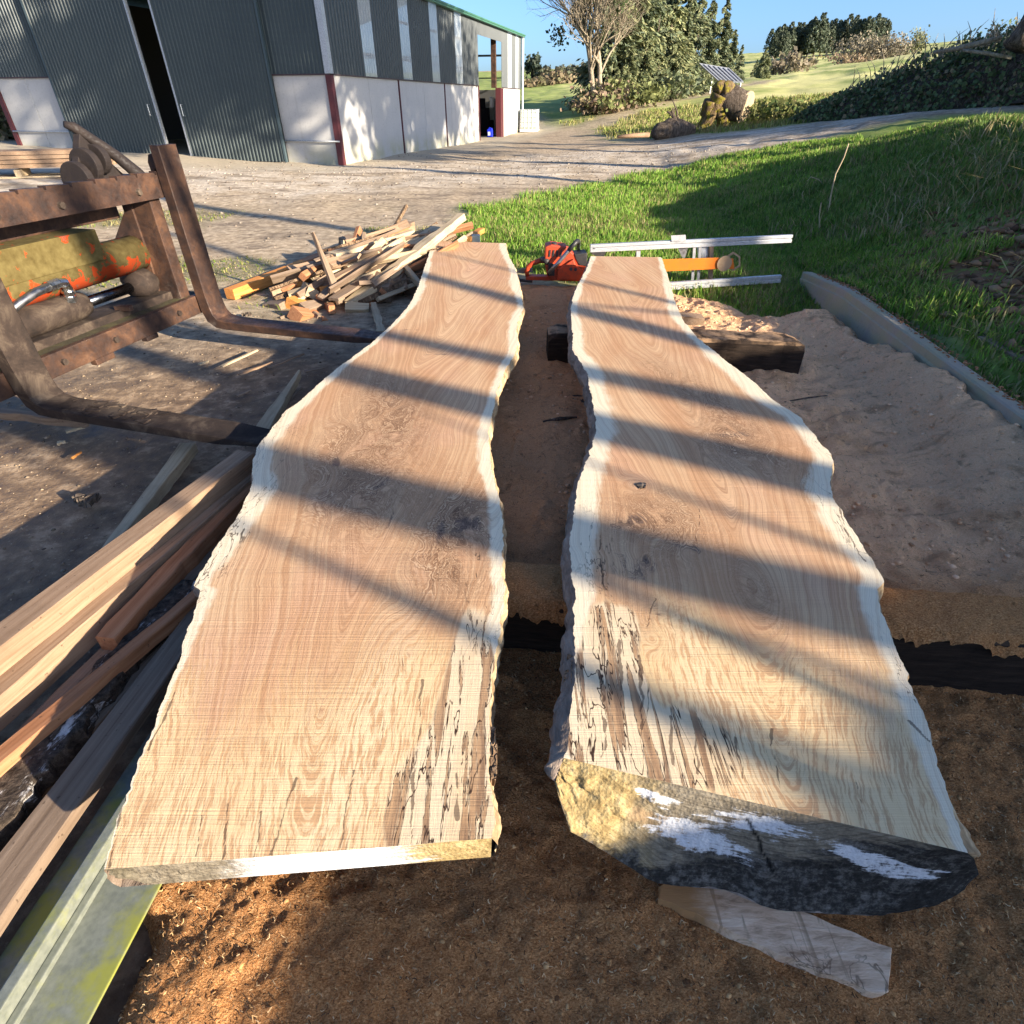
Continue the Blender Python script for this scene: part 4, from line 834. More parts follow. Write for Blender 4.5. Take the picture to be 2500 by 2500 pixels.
def butt(root, top_xyz, bot_xyz, kind, nrow=26, rough=.006):
    n = len(top_xyz); v = np.linspace(0, 1, nrow)[:, None]; t = np.array(top_xyz); b = np.array(bot_xyz)
    V = t[None] * (1 - v[..., None]) + b[None] * v[..., None]
    u = np.linspace(0, 1, n)[None] + 0 * v; vv = v + 0 * u
    dn = (fbm(u * 14, vv * 5, 91, 4) * rough * (1 + 2.2 * (1 - sstep(.15, .35, u))) + fbm(u * 60, vv * 18, 93, 3) * .006 * (1 - sstep(.12, .36, u))) * np.sin(np.pi * vv) ** .5
    V[..., 1] -= dn
    wh = np.clip(gauss(u, vv, (.33, .42), .09, .14, 10) + gauss(u, vv, (.52, .2), .14, .14, 0) + .9 * gauss(u, vv, (.42, .5), .10, .08, 0) + 1.35 * gauss(u, vv, (.78, .45), .07, .22, -20) + .9 * gauss(u, vv, (.25, .18), .07, .1, 0) + .6 * gauss(u, vv, (.4, .62), .15, .06, 0), 0, 1) - .35
    spl = 1 - sstep(.002, .006, np.abs(u - (.47 + .1 * vv + fbm(vv * 9, 0 * u, 3, 3) * .01)) + 2 * np.clip(vv - .62, 0, 1) + 2 * np.clip(.18 - vv, 0, 1))
    np_mesh('painted_butt' if kind else 'end', V.reshape(-1, 3), grid_faces(nrow, n)[:, ::-1], end_mat('butt_end', kind), root, attrs=dict(eu=u, ev=vv, white=wh, split=spl, tan=gauss(u, vv, (.3, .45), .12, .2, 0)))
# left: straight, thin
X, Y, Z = gL; (UX, UY, UZ) = uL
top = np.stack([X[0], Y[0], Z[0]], 1); uu = np.linspace(0, 1, X.shape[1]); qq = np.linspace(0, 1, UX.shape[1])
bot = np.stack([np.interp(uu, qq, UX[0]), np.interp(uu, qq, UY[0]), np.interp(uu, qq, UZ[0])], 1)
bot[:, 2] += .045 * (1 - sstep(0, .09, uu)) ; bot[:, 0] += .01 * (1 - sstep(0, .1, uu))
butt(slabL, top, bot, 'L', 12, .003)
# right: the butt leans towards the viewer and hangs below the slab
X, Y, Z = gR; (UX, UY, UZ) = uR
top = np.stack([X[0], Y[0], Z[0]], 1)
bot = NB_R
butt(slabR, top, bot, 'R', 34, .007)
# flared bark at the near left corner of the right slab and small bark flakes on the left slab's edge
mb = MB(); 
pts = [P(1385, 1790, .35), P(1366, 1800, .32), P(1352, 1840, .28), P(1372, 1600, .3), P(1362, 1700, .28)]
side_pts = [(1398, 1600), (1396, 1660), (1390, 1720), (1384, 1790), (1377, 1850)]
outp = [(1394, 1600, .33), (1380, 1650, .31), (1368, 1715, .29), (1358, 1790, .285), (1350, 1880, .29)]
rings = []
for a, b in zip(side_pts, outp):
    p = P(*a, ZR - .004); q = P(*b); m = (p + q) / 2 + Vector((-.012, 0, .006)); lo = q + Vector((.02, .01, -.09))
    rings.append([p, m, q, lo])
mb.loft(rings, closed=False, caps=False); ob = mb.build('bark_flare', M['bark_brown'], slabR, smooth=True)
mb = MB()
for (a, b, l) in ((1196, 1800, .05), (1198, 1845, .06), (1197, 1890, .03)):
    p = P(a, b, ZL - .006); mb.box(p + Vector((.006, 0, -.01)), (.014, l, .03), None, 0, .004)
mb.build('bark_flake', M['bark_brown'], slabL)
# knot hole
kp = P(1566, 1186, ZR + .001); mb = MB()
mb.add([kp + Vector((math.cos(t) * (.018 + .006 * math.sin(3 * t)), math.sin(t) * (.028 + .008 * math.sin(2 * t + 1)), .0015)) for t in np.linspace(0, 6.28, 14)[:-1]], [list(range(13))])
mb.build('knot', M['bark'], slabR)
# ---------------------------------------------------------------- bearers
def timber_box(name, label, cat, pts4, ztop, zbot, mat, seed=0, seg=14, group=None, rnd=.012):
    """pts4: four plan corners of the top (left-front, right-front, right-back, left-back)"""
    lf, rf, rb, lb = [Vector((p[0], p[1], 0)) for p in pts4]; rings = []
    r = np.random.default_rng(seed)
    for i in range(seg + 1):
        t = i / seg; f = lf.lerp(rf, t); b = lb.lerp(rb, t); j = lambda s=.006: r.uniform(-s, s)
        n = (b - f).normalized(); e = rnd * (2.0 if i in (0, seg) else 1.0); dz = e if i in (0, seg) else 0
        rings.append([Vector((f.x, f.y + j(), zbot)), Vector((f.x, f.y, ztop - e * 1.6 - dz)) + Vector((0, j(), 0)), Vector((f.x, f.y, ztop - dz)) + n * e * 1.4 + Vector((0, j(), j(.004))),
                      Vector((b.x, b.y, ztop - dz)) - n * e + Vector((0, j(), j(.004))), Vector((b.x, b.y, ztop - e * 1.4 - dz)), Vector((b.x, b.y + j(), zbot))])
    mb = MB(); mb.loft(rings); o = mb.build(name, mat); tag(o, label, cat, group); return o
zb = 0.233
f1 = P(1300, 1478, zb); f2 = P(2500, 1568, zb); e2 = f2 + (f2 - f1) * .25; e1 = f1 + (f1 - f2) * .70
nb = timber_box('timber_bearer', 'near dark timber bearer under both slabs with sawdust along its top', 'timber',
    [(e1.x, e1.y), (e2.x, e2.y), (e2.x + .01, e2.y + .205), (e1.x, e1.y + .205)], zb, -.1, M['sleeper'], 2, 30)
f1 = P(1390, 812, zb); f2 = P(1972, 838, zb)
fb = timber_box('timber_bearer', 'far dark timber bearer with a cut end, lying under the far half of the slabs', 'timber',
    [(.268, f1.y - .003), (f2.x, f2.y), (f2.x + .0, f2.y + .24), (.268, f1.y + .235)], zb - .004, -.1, M['sleeper'], 3, 24)
# dusting of sawdust on the bearers
def dust_on(parent, x0, x1, y0f, dy, z):
    xs = np.linspace(x0, x1, int((x1 - x0) / .007)); ys = np.linspace(0, 1, 22)
    A, B = np.meshgrid(xs, ys ** 1.7, indexing='ij'); edge = np.sin(np.pi * np.clip(B, .02, .98)) ** .5
    YY = y0f(A) + B * (dy - .004) - (.016 + .006 * fbm(A * 14, 0 * A, 85, 3)) * np.clip(1 - B / .09, 0, 1)
    ZZ = z + .008 + .016 * edge * (.8 + fbm(A * 9, YY * 9, 81, 4)) + fbm(A * 30, YY * 30, 83, 3) * .006
    fr = .018 + .05 * np.clip(.5 + fbm(A * 7, 0 * A, 87, 5) + .5 * fbm(A * 60, 0 * A, 88, 3), 0, 1.4); ZZ = ZZ - fr * np.clip(1 - B / .09, 0, 1) ** 1.3
    np_mesh('sawdust_layer', np.stack([A, YY, ZZ], -1).reshape(-1, 3), grid_faces(len(xs), 22), saw_m, parent, kind='stuff')
n1p, n2p = e1, e2
dust_on(nb, -.78, e2.x - .012, lambda x: n1p.y + (n2p.y - n1p.y) * (x - n1p.x) / (n2p.x - n1p.x), .205, zb)
a, b = P(1560, 772, zb + .075), P(1722, 774, zb + .07)
timber_box('packing_block', 'pale sawn packing block on top of the far bearer beside the right slab', 'block', [(a.x, a.y), (b.x, b.y), (b.x, b.y + .12), (a.x, a.y + .12)], zb + .07, zb + .01, M['timber_fresh'], 5, 4, None, .004)
# offcut under the butt
ol = [(1607, 2160), (1610, 2193), (1700, 2230), (1790, 2275), (1905, 2330), (2010, 2375), (2095, 2404), (2130, 2427), (2172, 2421), (2176, 2380), (2182, 2315), (2040, 2260), (1896, 2195), (1760, 2140), (1680, 2120)]
tp = [P(a + random.uniform(-3, 3), b + random.uniform(-3, 3), .05) for i_ in range(len(ol)) for a, b in [((ol[i_][0] * (3 - q_) + ol[(i_ + 1) % len(ol)][0] * q_) / 3, (ol[i_][1] * (3 - q_) + ol[(i_ + 1) % len(ol)][1] * q_) / 3) for q_ in range(3)]]; mb = MB(); n = len(tp)
mid = sum(tp, Vector()) / n
mb.loft([[p + (mid - p) * .02 + Vector((0, .0, -.045)) for p in tp], [p + Vector((0, 0, -.004)) for p in tp], [p + (mid - p) * .012 for p in tp]])
g = G('spalted_offcut', 0.8, 0.2); o = g.co('Object'); n_ = g.noise(g.mp(o, (12, 62, 12), rot=(0, 0, -1.15)), 1, 6, 0.68, 0.4); zl = g.rmp(g.ma('ABSOLUTE', g.ma('SUBTRACT', g.noise(o, 7, 4, 0.6, 1.0), 0.5)), 0.004, 0.016, 1, 0)
c = g.ramp(n_, [(0.32, (0.4, 0.25, 0.15)), (0.48, (0.72, 0.5, 0.33)), (0.7, (0.9, 0.7, 0.5))]); c = g.mix(g.rmp(g.noise(g.mp(o, (26, 3, 9), rot=(0, 0, -.55)), 1, 4, .6, .5), .6, .66, 0, .65), c, (0.3, 0.19, 0.11)); sx = g.nd('ShaderNodeSeparateXYZ'); g.put(sx.inputs[0], o)
c = g.mix(g.rmp(g.ma('ADD', sx.outputs[0], g.ma('MULTIPLY', n_, .1)), -.13, -.03, 1, 0), c, (0.42, 0.22, 0.09)); c = g.mix(g.ma('MULTIPLY', zl, g.rmp(g.noise(o, 3.0, 3), .48, .6, 0, .7)), c, (0.14, 0.08, 0.045))
oc = mb.build('offcut', g.done(c, g.bump(n_, .7, .004))); tag(oc, 'pinkish spalted board offcut lying on sawdust beneath the right slab butt', 'offcut')
# sticks and bits on the sawdust bed
for k, (a, b, w_, t_, lab) in enumerate([((1325, 1037), (1408, 1028), .012, .012, 'dark curved strip of bark lying on sawdust between the slabs'), ((1915, 983), (2020, 965), .006, .006, 'thin dark twig on sawdust right of the right slab'), ((2320, 920), (2355, 935), .005, .005, 'short thin twig on sawdust beside the concrete kerb')]):
    p, q = P(*a, .02), P(*b, .02); m_ = (p + q) / 2 + Vector((.0, -.02, .014)); p.z = top_z(p.x, p.y) + .004; q.z = top_z(q.x, q.y) + .004; m_.z = max(p.z, q.z) + .012
    mb = MB(); mb.tube([p, m_, q], [w_ * .5, w_, w_ * .4], 6); o = mb.build('twig', M['bark']); tag(o, lab, 'twig')
for k, (a, lab) in enumerate([((2440, 1165), 'dark clod of bark on the sawdust near the right edge'), ((1412, 983), 'small dark lump in the gap beside the right slab')]):
    p = P(*a, .02); mb = MB(); r = np.random.default_rng(k)
    for j in range(5):
        mb.box(p + Vector((r.uniform(-.04, .04), r.uniform(-.05, .05), .01 + .0)), (.05, .035, .025), Matrix.Rotation(r.uniform(0, 3), 3, 'Z'), 0, .008)
    o = mb.build('bark_lump', M['bark'], bevel=.003); tag(o, lab, 'bark')
# ---------------------------------------------------------------- loose timbers on the left
def plank4(name, label, cat, px4, z, th, mat, ext_near=0.0, ext_far=0.0, group=None, seed=0, seg=16, wany=0.004, tilt=0.0, widen=1.0):
    """px4: far-left, far-right, near-right, near-left corners of the top face in the photograph"""
    fl, fr, nr_, nl = [P(*q, z) for q in px4]
    pf, pn = (fl + fr) / 2, (nl + nr_) / 2; d = (pf - pn).normalized(); a = Vector((d.y, -d.x, 0))
    wf = abs((fr - fl).dot(a)) * widen; wn = abs((nr_ - nl).dot(a)) * widen
    pn = pn - d * ext_near; pf = pf + d * ext_far; L = (pf - pn).length
    return plank(name, label, cat, pn, pf, wn, wf, th, mat, group, seed, seg, wany, tilt)
def plank(name, label, cat, pn, pf, wn, wf, th, mat, group=None, seed=0, seg=16, wany=0.004, tilt=0.0):
    pn, pf = Vector(pn), Vector(pf); L = (pf - pn).length; r = np.random.default_rng(seed + 100); mb = MB(); rings = []
    sl, sr = 0, 0
    for i in range(seg + 1):
        t = i / seg; w_ = (wn * (1 - t) + wf * t) / 2; sl = .7 * sl + r.normal(0, wany); sr = .7 * sr + r.normal(0, wany); e = .004
        y = L * t + (r.normal(0, .004) if i in (0, seg) else 0)
        rings.append([(-w_ + sl + r.normal(0, wany * .5), y, -th), (-w_ + sl, y, -e), (-w_ + sl + e, y, 0), (w_ + sr - e, y, 0), (w_ + sr, y, -e), (w_ + sr + r.normal(0, wany * .5), y, -th)])
    mb.loft(rings)
    o = mb.build(name, mat, None, False, origin=(0, 0, 0))
    d = (pf - pn).normalized(); a = Vector((d.y, -d.x, 0)).normalized(); u = a.cross(d)
    Mx = Matrix((a, d, u)).transposed().to_4x4(); Mx = Mx @ Matrix.Rotation(tilt, 4, 'Y'); Mx.translation = pn; o.matrix_world = Mx
    tag(o, label, cat, group); return o
plank4('timber_beam', 'square sawn beam, uppermost and leftmost of the long timbers left of the slabs', 'timber', [(576, 1099), (621, 1103), (0, 1583), (0, 1513)], .25, .118, M['timber_fresh'], .5, 0, seed=1, wany=.0015)
plank4('timber_beam', 'square sawn beam tucked against the right side of the uppermost beam', 'timber', [(590, 1150), (622, 1160), (10, 1700), (-40, 1600)], .168, .10, M['timber_fresh'], .5, .25, seed=2, wany=.002)
plank4('timber_beam', 'third sawn beam half hidden under the left slab edge, rusty brown side', 'timber', [(560, 1205), (592, 1215), (425, 1400), (395, 1378)], .150, .09, M['timber_red'], .35, .2, seed=3, wany=.004)
plank4('timber_batten', 'thin reddish batten lying between the sawn beams and the bark slab', 'timber', [(462, 1448), (480, 1455), (10, 1858), (-20, 1830)], .155, .05, M['timber_red'], .4, .2, seed=4, wany=.002)
bs = plank4('bark_slab', 'rough bark-faced slab with white lichen beside the thin reddish batten', 'timber', [(395, 1462), (430, 1478), (30, 1990), (-75, 1930)], .12, .07, M['bark_lichen'], .4, .12, seed=5, seg=60, wany=.007)
plank4('timber_plank', 'weathered brown plank next to the yellow-stained metal beam', 'timber', [(400, 1570), (440, 1600), (0, 2250), (-40, 2120)], .125, .035, M['timber_grey'], .3, .25, seed=6, wany=.0015)
plank4('timber_plank', 'grey square beam under the bark-faced slab', 'timber', [(540, 1290), (570, 1300), (120, 1800), (60, 1760)], .085, .07, M['timber_grey'], .6, .1, seed=7)
plank4('timber_batten', 'dark old batten beneath the weathered brown plank', 'timber', [(350, 1610), (372, 1622), (-60, 2100), (-100, 2060)], .07, .06, M['timber_grey'], .4, .1, seed=8)
plank4('timber_stick', 'pale square stick leaning under the near fork, left of the slab', 'timber', [(441, 1079), (472, 1083), (272, 1338), (250, 1332)], .06, .06, M['timber_pale'], .15, 0, seed=9, wany=.003)
plank4('timber_stake', 'pale pointed stake lying between the two forks, touching the slab', 'timber', [(728, 902), (734, 903), (664, 1035), (628, 1032)], .07, .05, M['timber_pale'], .1, 0, seed=10, wany=.002)
plank4('timber_offcut', 'short sawn timber under the heel of the near fork', 'timber', [(195, 1018), (215, 1030), (35, 1012), (20, 995)], .06, .05, M['timber_fresh'], .1, 0, seed=11)
plank4('timber_strip', 'pale strip of wood on the ground between firewood and left slab', 'timber', [(906, 738), (918, 737), (940, 800), (918, 806)], .03, .02, M['timber_pale'], 0.05, 0, seed=12)
# galvanised lintel with algae
fl, nl = P(391, 1735, .07), P(0, 2313, .07); fr, nr_ = P(363 + 90, 2164 - 160, .06), P(196, 2500, .06)
d = (fl - nl).normalized(); a = Vector((d.y, -d.x, 0)); o0 = nl - d * .8; L = 2.4; wl = (nr_ - nl).dot(a)
rib = (P(298, 1968, .11) - o0).dot(a)
li = thing('steel_lintel', 'galvanised steel beam with yellow-green algae beside the left slab', 'steel beam', (o0.x, o0.y, 0))
def lbar(x0, x1, z0, z1, nm, m):
    mb = MB(); q = [o0 + a * x for x in (x0, x1)]
    v = []
    for yy in (0, L): v.append([Vector((p.x, p.y, 0)) + d * yy + Vector((0, 0, zz)) for p, zz in ((q[0], z0), (q[1], z0), (q[1], z1), (q[0], z1))])
    mb.loft(v); o = mb.build(nm, m, li, bevel=.003); return o
lbar(0, rib - .012, .045, .053, 'flange', M['lintel']); lbar(rib + .0165, wl + .01, .045, .053, 'flange', M['lintel'])
lbar(rib - .0115, rib + .016, .045, .108, 'web', M['lintel'])
lbar(rib + .0165, rib + .035, .0532, .07, 'fillet', M['lintel'])

# ---------------------------------------------------------------- pallet forks on their carriage
E1 = Vector((-.225, -.974, 0)); BD = Vector((.974, -.225, 0)); BL = Vector((.959, -.283, 0)).normalized(); UPV = Vector((0, 0, 1))
H0 = Vector((-2.33, 4.56, 0))
pf_ = thing('pallet_forks', 'rusty pallet fork carriage with two forks reaching under the left slab', 'fork attachment', (-2.9, 3.7, 0))
def obox(mbx, s0, s1, b0, b1, z0, z1, mi=0, base=None, taper=None):
    c = [(s, b, zz) for zz in (z0, z1) for (s, b) in ((s0, b0), (s0, b1), (s1, b1), (s1, b0))]
    vs = [(base or H0) + E1 * s + BD * b + UPV * zz for s, b, zz in c]
    mbx.add(vs, [[0, 3, 2, 1], [4, 5, 6, 7], [0, 1, 5, 4], [1, 2, 6, 5], [2, 3, 7, 6], [3, 0, 4, 7]], mi)
def fork(s, lab):
    base = H0 + E1 * s; mb = MB(); rings = []
    # centre line (b, z), normal angle, thickness, half width
    cl = [(-.015, 1.37, 0, .07), (-.015, 1.2, 0, .075), (-.012, .8, 0, .08), (-.008, .42, 0, .085), (0.0, .31, 12, .088), (.022, .243, 40, .086), (.07, .205, 70, .072), (.15, .194, 86, .058), (.35, .193, 90, .054), (.8, .193, 90, .052), (1.25, .194, 90, .05), (1.5, .2, 90, .022), (1.56, .203, 90, .012)]
    for i, (b, zz, an, th) in enumerate(cl):
        ax = BL if b > .05 else (BD * (1 - b / .05) + BL * (b / .05)).normalized() if b > 0 else BD
        pth = base + (BL * b if b > 0 else BD * b) + UPV * zz
        n = (ax * math.cos(R(an)) + UPV * math.sin(R(an))); hw = .088 if i < 10 else (.088, .075, .06)[i - 10]
        w_ = Vector((ax.y, -ax.x, 0)) * hw; c_ = .006
        w2 = w_ * (1 - c_ / hw)
        j = lambda: Vector((random.uniform(-.002, .002), random.uniform(-.002, .002), random.uniform(-.002, .002)))
        rings.append([pth - n * th / 2 - w2 + j(), pth - n * th / 2 + w2 + j(), pth - n * (th / 2 - c_ * .7) + w_, pth + n * (th / 2 - c_ * .7) + w_, pth + n * th / 2 + w2 + j(), pth + n * th / 2 - w2 + j(), pth + n * (th / 2 - c_ * .7) - w_, pth - n * (th / 2 - c_ * .7) - w_])
    mb.loft(rings); o = mb.build('fork', M['rust'] if s < .5 else M['mud_steel'], pf_); o['label'] = lab
    mb = MB(); 
    for zz in (1.235, 1.26): pass
    pr = [(-.05, 1.33), (-.105, 1.315), (-.125, 1.27), (-.12, 1.215), (-.095, 1.19), (-.095, 1.225), (-.05, 1.235)]
    mb.loft([[base + E1 * w_ + BD * b + UPV * zz for b, zz in pr] for w_ in (-.06, .06)]); mb.build('fork_hook', M['rust'], pf_, bevel=.006)
    if s > .5:
        mb = MB(); r = np.random.default_rng(3)
        for k in range(34):
            t = r.uniform(.1, .8); c = base + BL * t + Vector((BL.y, -BL.x, 0)) * r.uniform(-.085, .085) + UPV * .22
            mb.box(c, (r.uniform(.02, .09), r.uniform(.012, .04), r.uniform(.004, .012)), Matrix.Rotation(r.uniform(-.7, .3), 3, 'Z'), 0, .004)
        mb.build('dried_mud', M['mud_steel'], pf_)['kind'] = 'stuff'
fork(0, 'far fork, rusty, its blade pointing at the firewood side'); fork(1.57, 'near fork, caked with dried mud')
mb = MB()
n_t = 15; s0, s1 = -.07, 2.5                                # toothed top bar
rw = (s1 - s0) / n_t
prof = []
for k in range(n_t):
    a_ = s0 + k * rw; prof += [(a_ + .006, 1.215), (a_ + rw - .014, 1.222), (a_ + rw - .012, 1.20), (a_ + rw, 1.20)]
low = [(s1, 1.065), (s0, 1.065)]
q = prof + low
mb.loft([[H0 + E1 * s + BD * b + UPV * zz for s, zz in q] for b in (-.115, -.058)]); mb.build('top_bar', M['rust'], pf_)
mb = MB(); obox(mb, -.07, 2.5, -.10, -.055, .275, .405); obox(mb, .55, .66, -.10, -.052, .245, .276); obox(mb, .95, 1.1, -.10, -.052, .24, .276); mb.build('bottom_bar', M['rust'], pf_, bevel=.006)
mb = MB(); obox(mb, -.05, 2.5, -.22, -.105, .385, .40); mb.build('bottom_ledge', M['mossy_steel'], pf_)
for s in (.06, 2.2):
    mb = MB(); obox(mb, s, s + .10, -.36, -.12, .30, 1.2); mb.build('upright', M['rust'], pf_, bevel=.006)
mb = MB(); pr = [(-.27, 1.06), (-.55, .75), (-.6, .5), (-.45, .34), (-.28, .42), (-.27, .7)]
mb.loft([[H0 + E1 * w_ + BD * b + UPV * zz for b, zz in pr] for w_ in (.14, .175)]); mb.build('gusset_plate', M['rust'], pf_, bevel=.004)
mb = MB(); obox(mb, .12, 2.4, -.50, -.44, .93, 1.13); mb.build('rear_beam', M['rust'], pf_, bevel=.01)
for s_ in (.3, .9, 1.3, 2.0):
    for zz in (.34, 1.12):
        mb = MB(); mb.tube([H0 + E1 * s_ + BD * -.06 + UPV * zz, H0 + E1 * s_ + BD * -.038 + UPV * zz], .02, 6); mb.build('bolt', M['mud_steel'], pf_)
# torque tube, sleeve
def along(s, b, zz): return H0 + E1 * s + BD * b + UPV * zz
mb = MB(); mb.tube([along(.18, -.36, .715), along(2.5, -.36, .715)], .115, 22); mb.build('torque_tube', M['algae_paint'], pf_, smooth=True)
mb = MB(); obox(mb, .56, 2.4, -.265, -.238, .755, .935); obox(mb, .56, 2.4, -.43, -.264, .915, .935); mb.build('tube_cover', M['algae_paint'], pf_, bevel=.003)
mb = MB(); mb.tube([along(.17, -.30, .53), along(.24, -.30, .53), along(.30, -.30, .53), along(.40, -.30, .53)], [.05, .10, .095, .06], 16); mb.tube([along(.80, -.30, .53), along(.86, -.30, .53), along(1.9, -.30, .53)], [.07, .085, .085], 16); mb.build('cylinder_body', M['mud_steel'], pf_, smooth=True)
mb = MB(); mb.tube([along(.38, -.30, .53), along(.84, -.30, .53)], .034, 16); mb.build('cylinder_rod', M['dark_rod'], pf_, smooth=True)
mb = MB(); obox(mb, .10, 2.3, -.40, -.20, .425, .45); obox(mb, .10, 2.3, -.205, -.19, .385, .45); mb.build('cylinder_shelf', M['mud_steel'], pf_, bevel=.004)
mb = MB(); mb.tube([along(1.45, -.24, .58), along(1.3, -.2, .66), along(1.16, -.19, .70), along(1.06, -.20, .705)], .024, 12); mb.build('hydraulic_hose', M['saw_grey'], pf_, smooth=True)
mb = MB(); mb.tube([along(1.07, -.2, .705), along(1.0, -.2, .71), along(.95, -.21, .70), along(.925, -.23, .66), along(.925, -.25, .60)], [.03, .03, .028, .027, .03], 10)
mb.tube([along(.925, -.236, .65), along(.925, -.242, .63)], .038, 8); mb.tube([along(.925, -.247, .615), along(.925, -.255, .58)], .04, 6); mb.build('hose_fitting', M['chrome'], pf_, smooth=False)
mb = MB(); mb.box(along(.62, -.185, .455), (.10, .05, .03), None, 0, .004); mb.build('pin', M['rust'], pf_)
# quick-hitch hook on top
mb = MB()
for (s, b, zz, rad) in ((.46, -.30, 1.20, .105), (.36, -.30, 1.27, .10), (.26, -.30, 1.30, .085)):
    mb.tube([along(s, b, zz), along(s + .05, b, zz)], rad, 26)
mb.build('hitch_lobe', M['hook_steel'], pf_, bevel=.006)
mb = MB(); cl = [along(.36, -.38, 1.49), along(.32, -.36, 1.475), along(.25, -.31, 1.40), along(.17, -.25, 1.31), along(.1, -.2, 1.21), along(.07, -.16, 1.15)]
mb.tube(cl, [.018, .03, .032, .035, .04, .035], 10)
mb.build('hitch_hook', M['hook_steel'], pf_, smooth=True)
mb = MB(); pr = [(.34, 1.44), (.1, 1.20), (.15, 1.15), (.4, 1.17), (.46, 1.24)]
mb.loft([[H0 + E1 * s + BD * b + UPV * zz for s, zz in pr] for b in (-.36, -.31)]); mb.build('hitch_plate', M['hook_steel'], pf_, bevel=.004)

# ---------------------------------------------------------------- firewood heap
FW = 'firewood pieces thrown on the heap'
def stick(a, b, w1, w2, th, mat, label, name='firewood', tilt=0.0, seed=0, wany=.008, seg=8):
    return plank(name, label, 'firewood', a, b, w1, w2, th, mat, FW, seed, seg, wany, tilt)
stick(PY(557, 706, 5.95), PY(740, 636, 7.0), .12, .12, .10, M['timber_orange'], 'bright orange sawn beam at the left foot of the firewood heap', seed=1, wany=.003)
stick(PY(725, 640, 7.0), PY(800, 612, 7.6), .13, .12, .10, M['timber_red'], 'dark red-brown beam behind the bright orange one', seed=2, wany=.004)
stick(PY(838, 740, 5.75), PY(766, 566, 5.85), .115, .02, .035, M['timber_grey'], 'thin pointed plank standing almost upright in the firewood heap', seed=3, wany=.002)
stick(PY(846, 735, 5.72), PY(1128, 520, 7.1), .09, .13, .07, M['timber_pale'], 'longest pale pole leaning over the front of the firewood heap', seed=4, wany=.012, seg=22)
stick(PY(806, 618, 6.3), PY(1000, 560, 7.3), .14, .16, .09, M['timber_pale'], 'thick pale log lying level across the heap top', seed=5, wany=.006)
stick(PY(800, 660, 6.1), PY(950, 612, 6.9), .12, .1, .07, M['timber_pale'], 'split pale billet under the level log', seed=6, wany=.01)
stick(PY(830, 690, 6.0), PY(1075, 548, 7.4), .1, .11, .07, M['timber_pale'], 'second long pale pole beside the longest one', seed=7, wany=.012, seg=18)
stick(PY(925, 700, 5.9), PY(1000, 640, 6.6), .2, .17, .15, M['timber_grey'], 'chunky barked log at the right foot of the heap', seed=8, wany=.012)
stick(PY(840, 575, 7.4), PY(900, 590, 7.3), .22, .22, .16, M['timber_grey'], 'dark rounded log end at the top left of the heap', seed=9, wany=.01)
stick(PY(945, 562, 7.5), PY(1000, 540, 7.9), .16, .15, .10, M['timber_fresh'], 'fresh sawn block on top of the heap', seed=10, wany=.004)
stick(PY(1000, 615, 6.7), PY(1110, 535, 7.6), .12, .11, .08, M['bark_brown'], 'barked branch with pale underside along the heap crest', seed=11, wany=.016, seg=16)
stick(PY(950, 650, 6.5), PY(1060, 590, 7.2), .16, .14, .12, M['timber_grey'], 'grey split log behind the left slab corner', seed=12, wany=.012)
stick(PY(1000, 690, 6.2), PY(1030, 650, 6.6), .18, .16, .14, M['timber_grey'], 'grey log butt against the left slab edge', seed=13, wany=.01)
stick(PY(660, 705, 6.05), PY(735, 690, 6.2), .14, .12, .12, M['timber_fresh'], 'wedge of fresh wood at the heap front left', seed=14)
blocks = [(672, 737, 5.75, .13, 'grey'), (735, 728, 5.8, .14, 'orange'), (770, 738, 5.7, .15, 'grey'), (757, 762, 5.5, .16, 'red'), (705, 765, 5.5, .12, 'grey'), (725, 708, 5.9, .12, 'pale'), (762, 700, 5.95, .12, 'pale'), (800, 700, 5.95, .13, 'orange'), (803, 742, 5.65, .1, 'red'), (872, 745, 5.65, .12, 'pale'), (800, 680, 6.1, .14, 'grey'), (840, 665, 6.2, .14, 'pale'), (880, 690, 6.1, .14, 'pale'), (905, 640, 6.5, .15, 'pale'), (740, 672, 6.2, .13, 'orange'), (712, 690, 6.1, .12, 'red'), (870, 620, 6.8, .15, 'grey'), (930, 600, 7.1, .15, 'pale'), (915, 577, 7.4, .14, 'grey'), (985, 590, 7.2, .15, 'grey'), (1020, 575, 7.4, .13, 'pale'), (955, 680, 6.3, .15, 'red'), (905, 725, 5.9, .14, 'red'), (860, 705, 6.0, .12, 'red'), (780, 650, 6.5, .14, 'grey'), (840, 610, 6.9, .14, 'red'), (1040, 620, 6.9, .13, 'red'), (890, 660, 6.4, .14, 'red'), (775, 765, 5.5, .06, 'grey'), (792, 775, 5.4, .05, 'red')]
def bpos(px, py):
    return (' at the left foot' if px < 745 else ' left of the middle' if px < 800 else ' in the middle' if px < 870 else ' right of the middle' if px < 930 else ' beside the slab') + (' and back' if py < 600 else ' and front' if py > 735 else '') + ' of the firewood heap'
lab = {'grey': 'weathered grey chunk among the small blocks of the firewood heap', 'orange': 'orange sawn block among the small pieces of the firewood heap', 'red': 'red-brown sawn block among the small pieces of the heap', 'pale': 'pale split chunk among the small pieces of the firewood heap'}
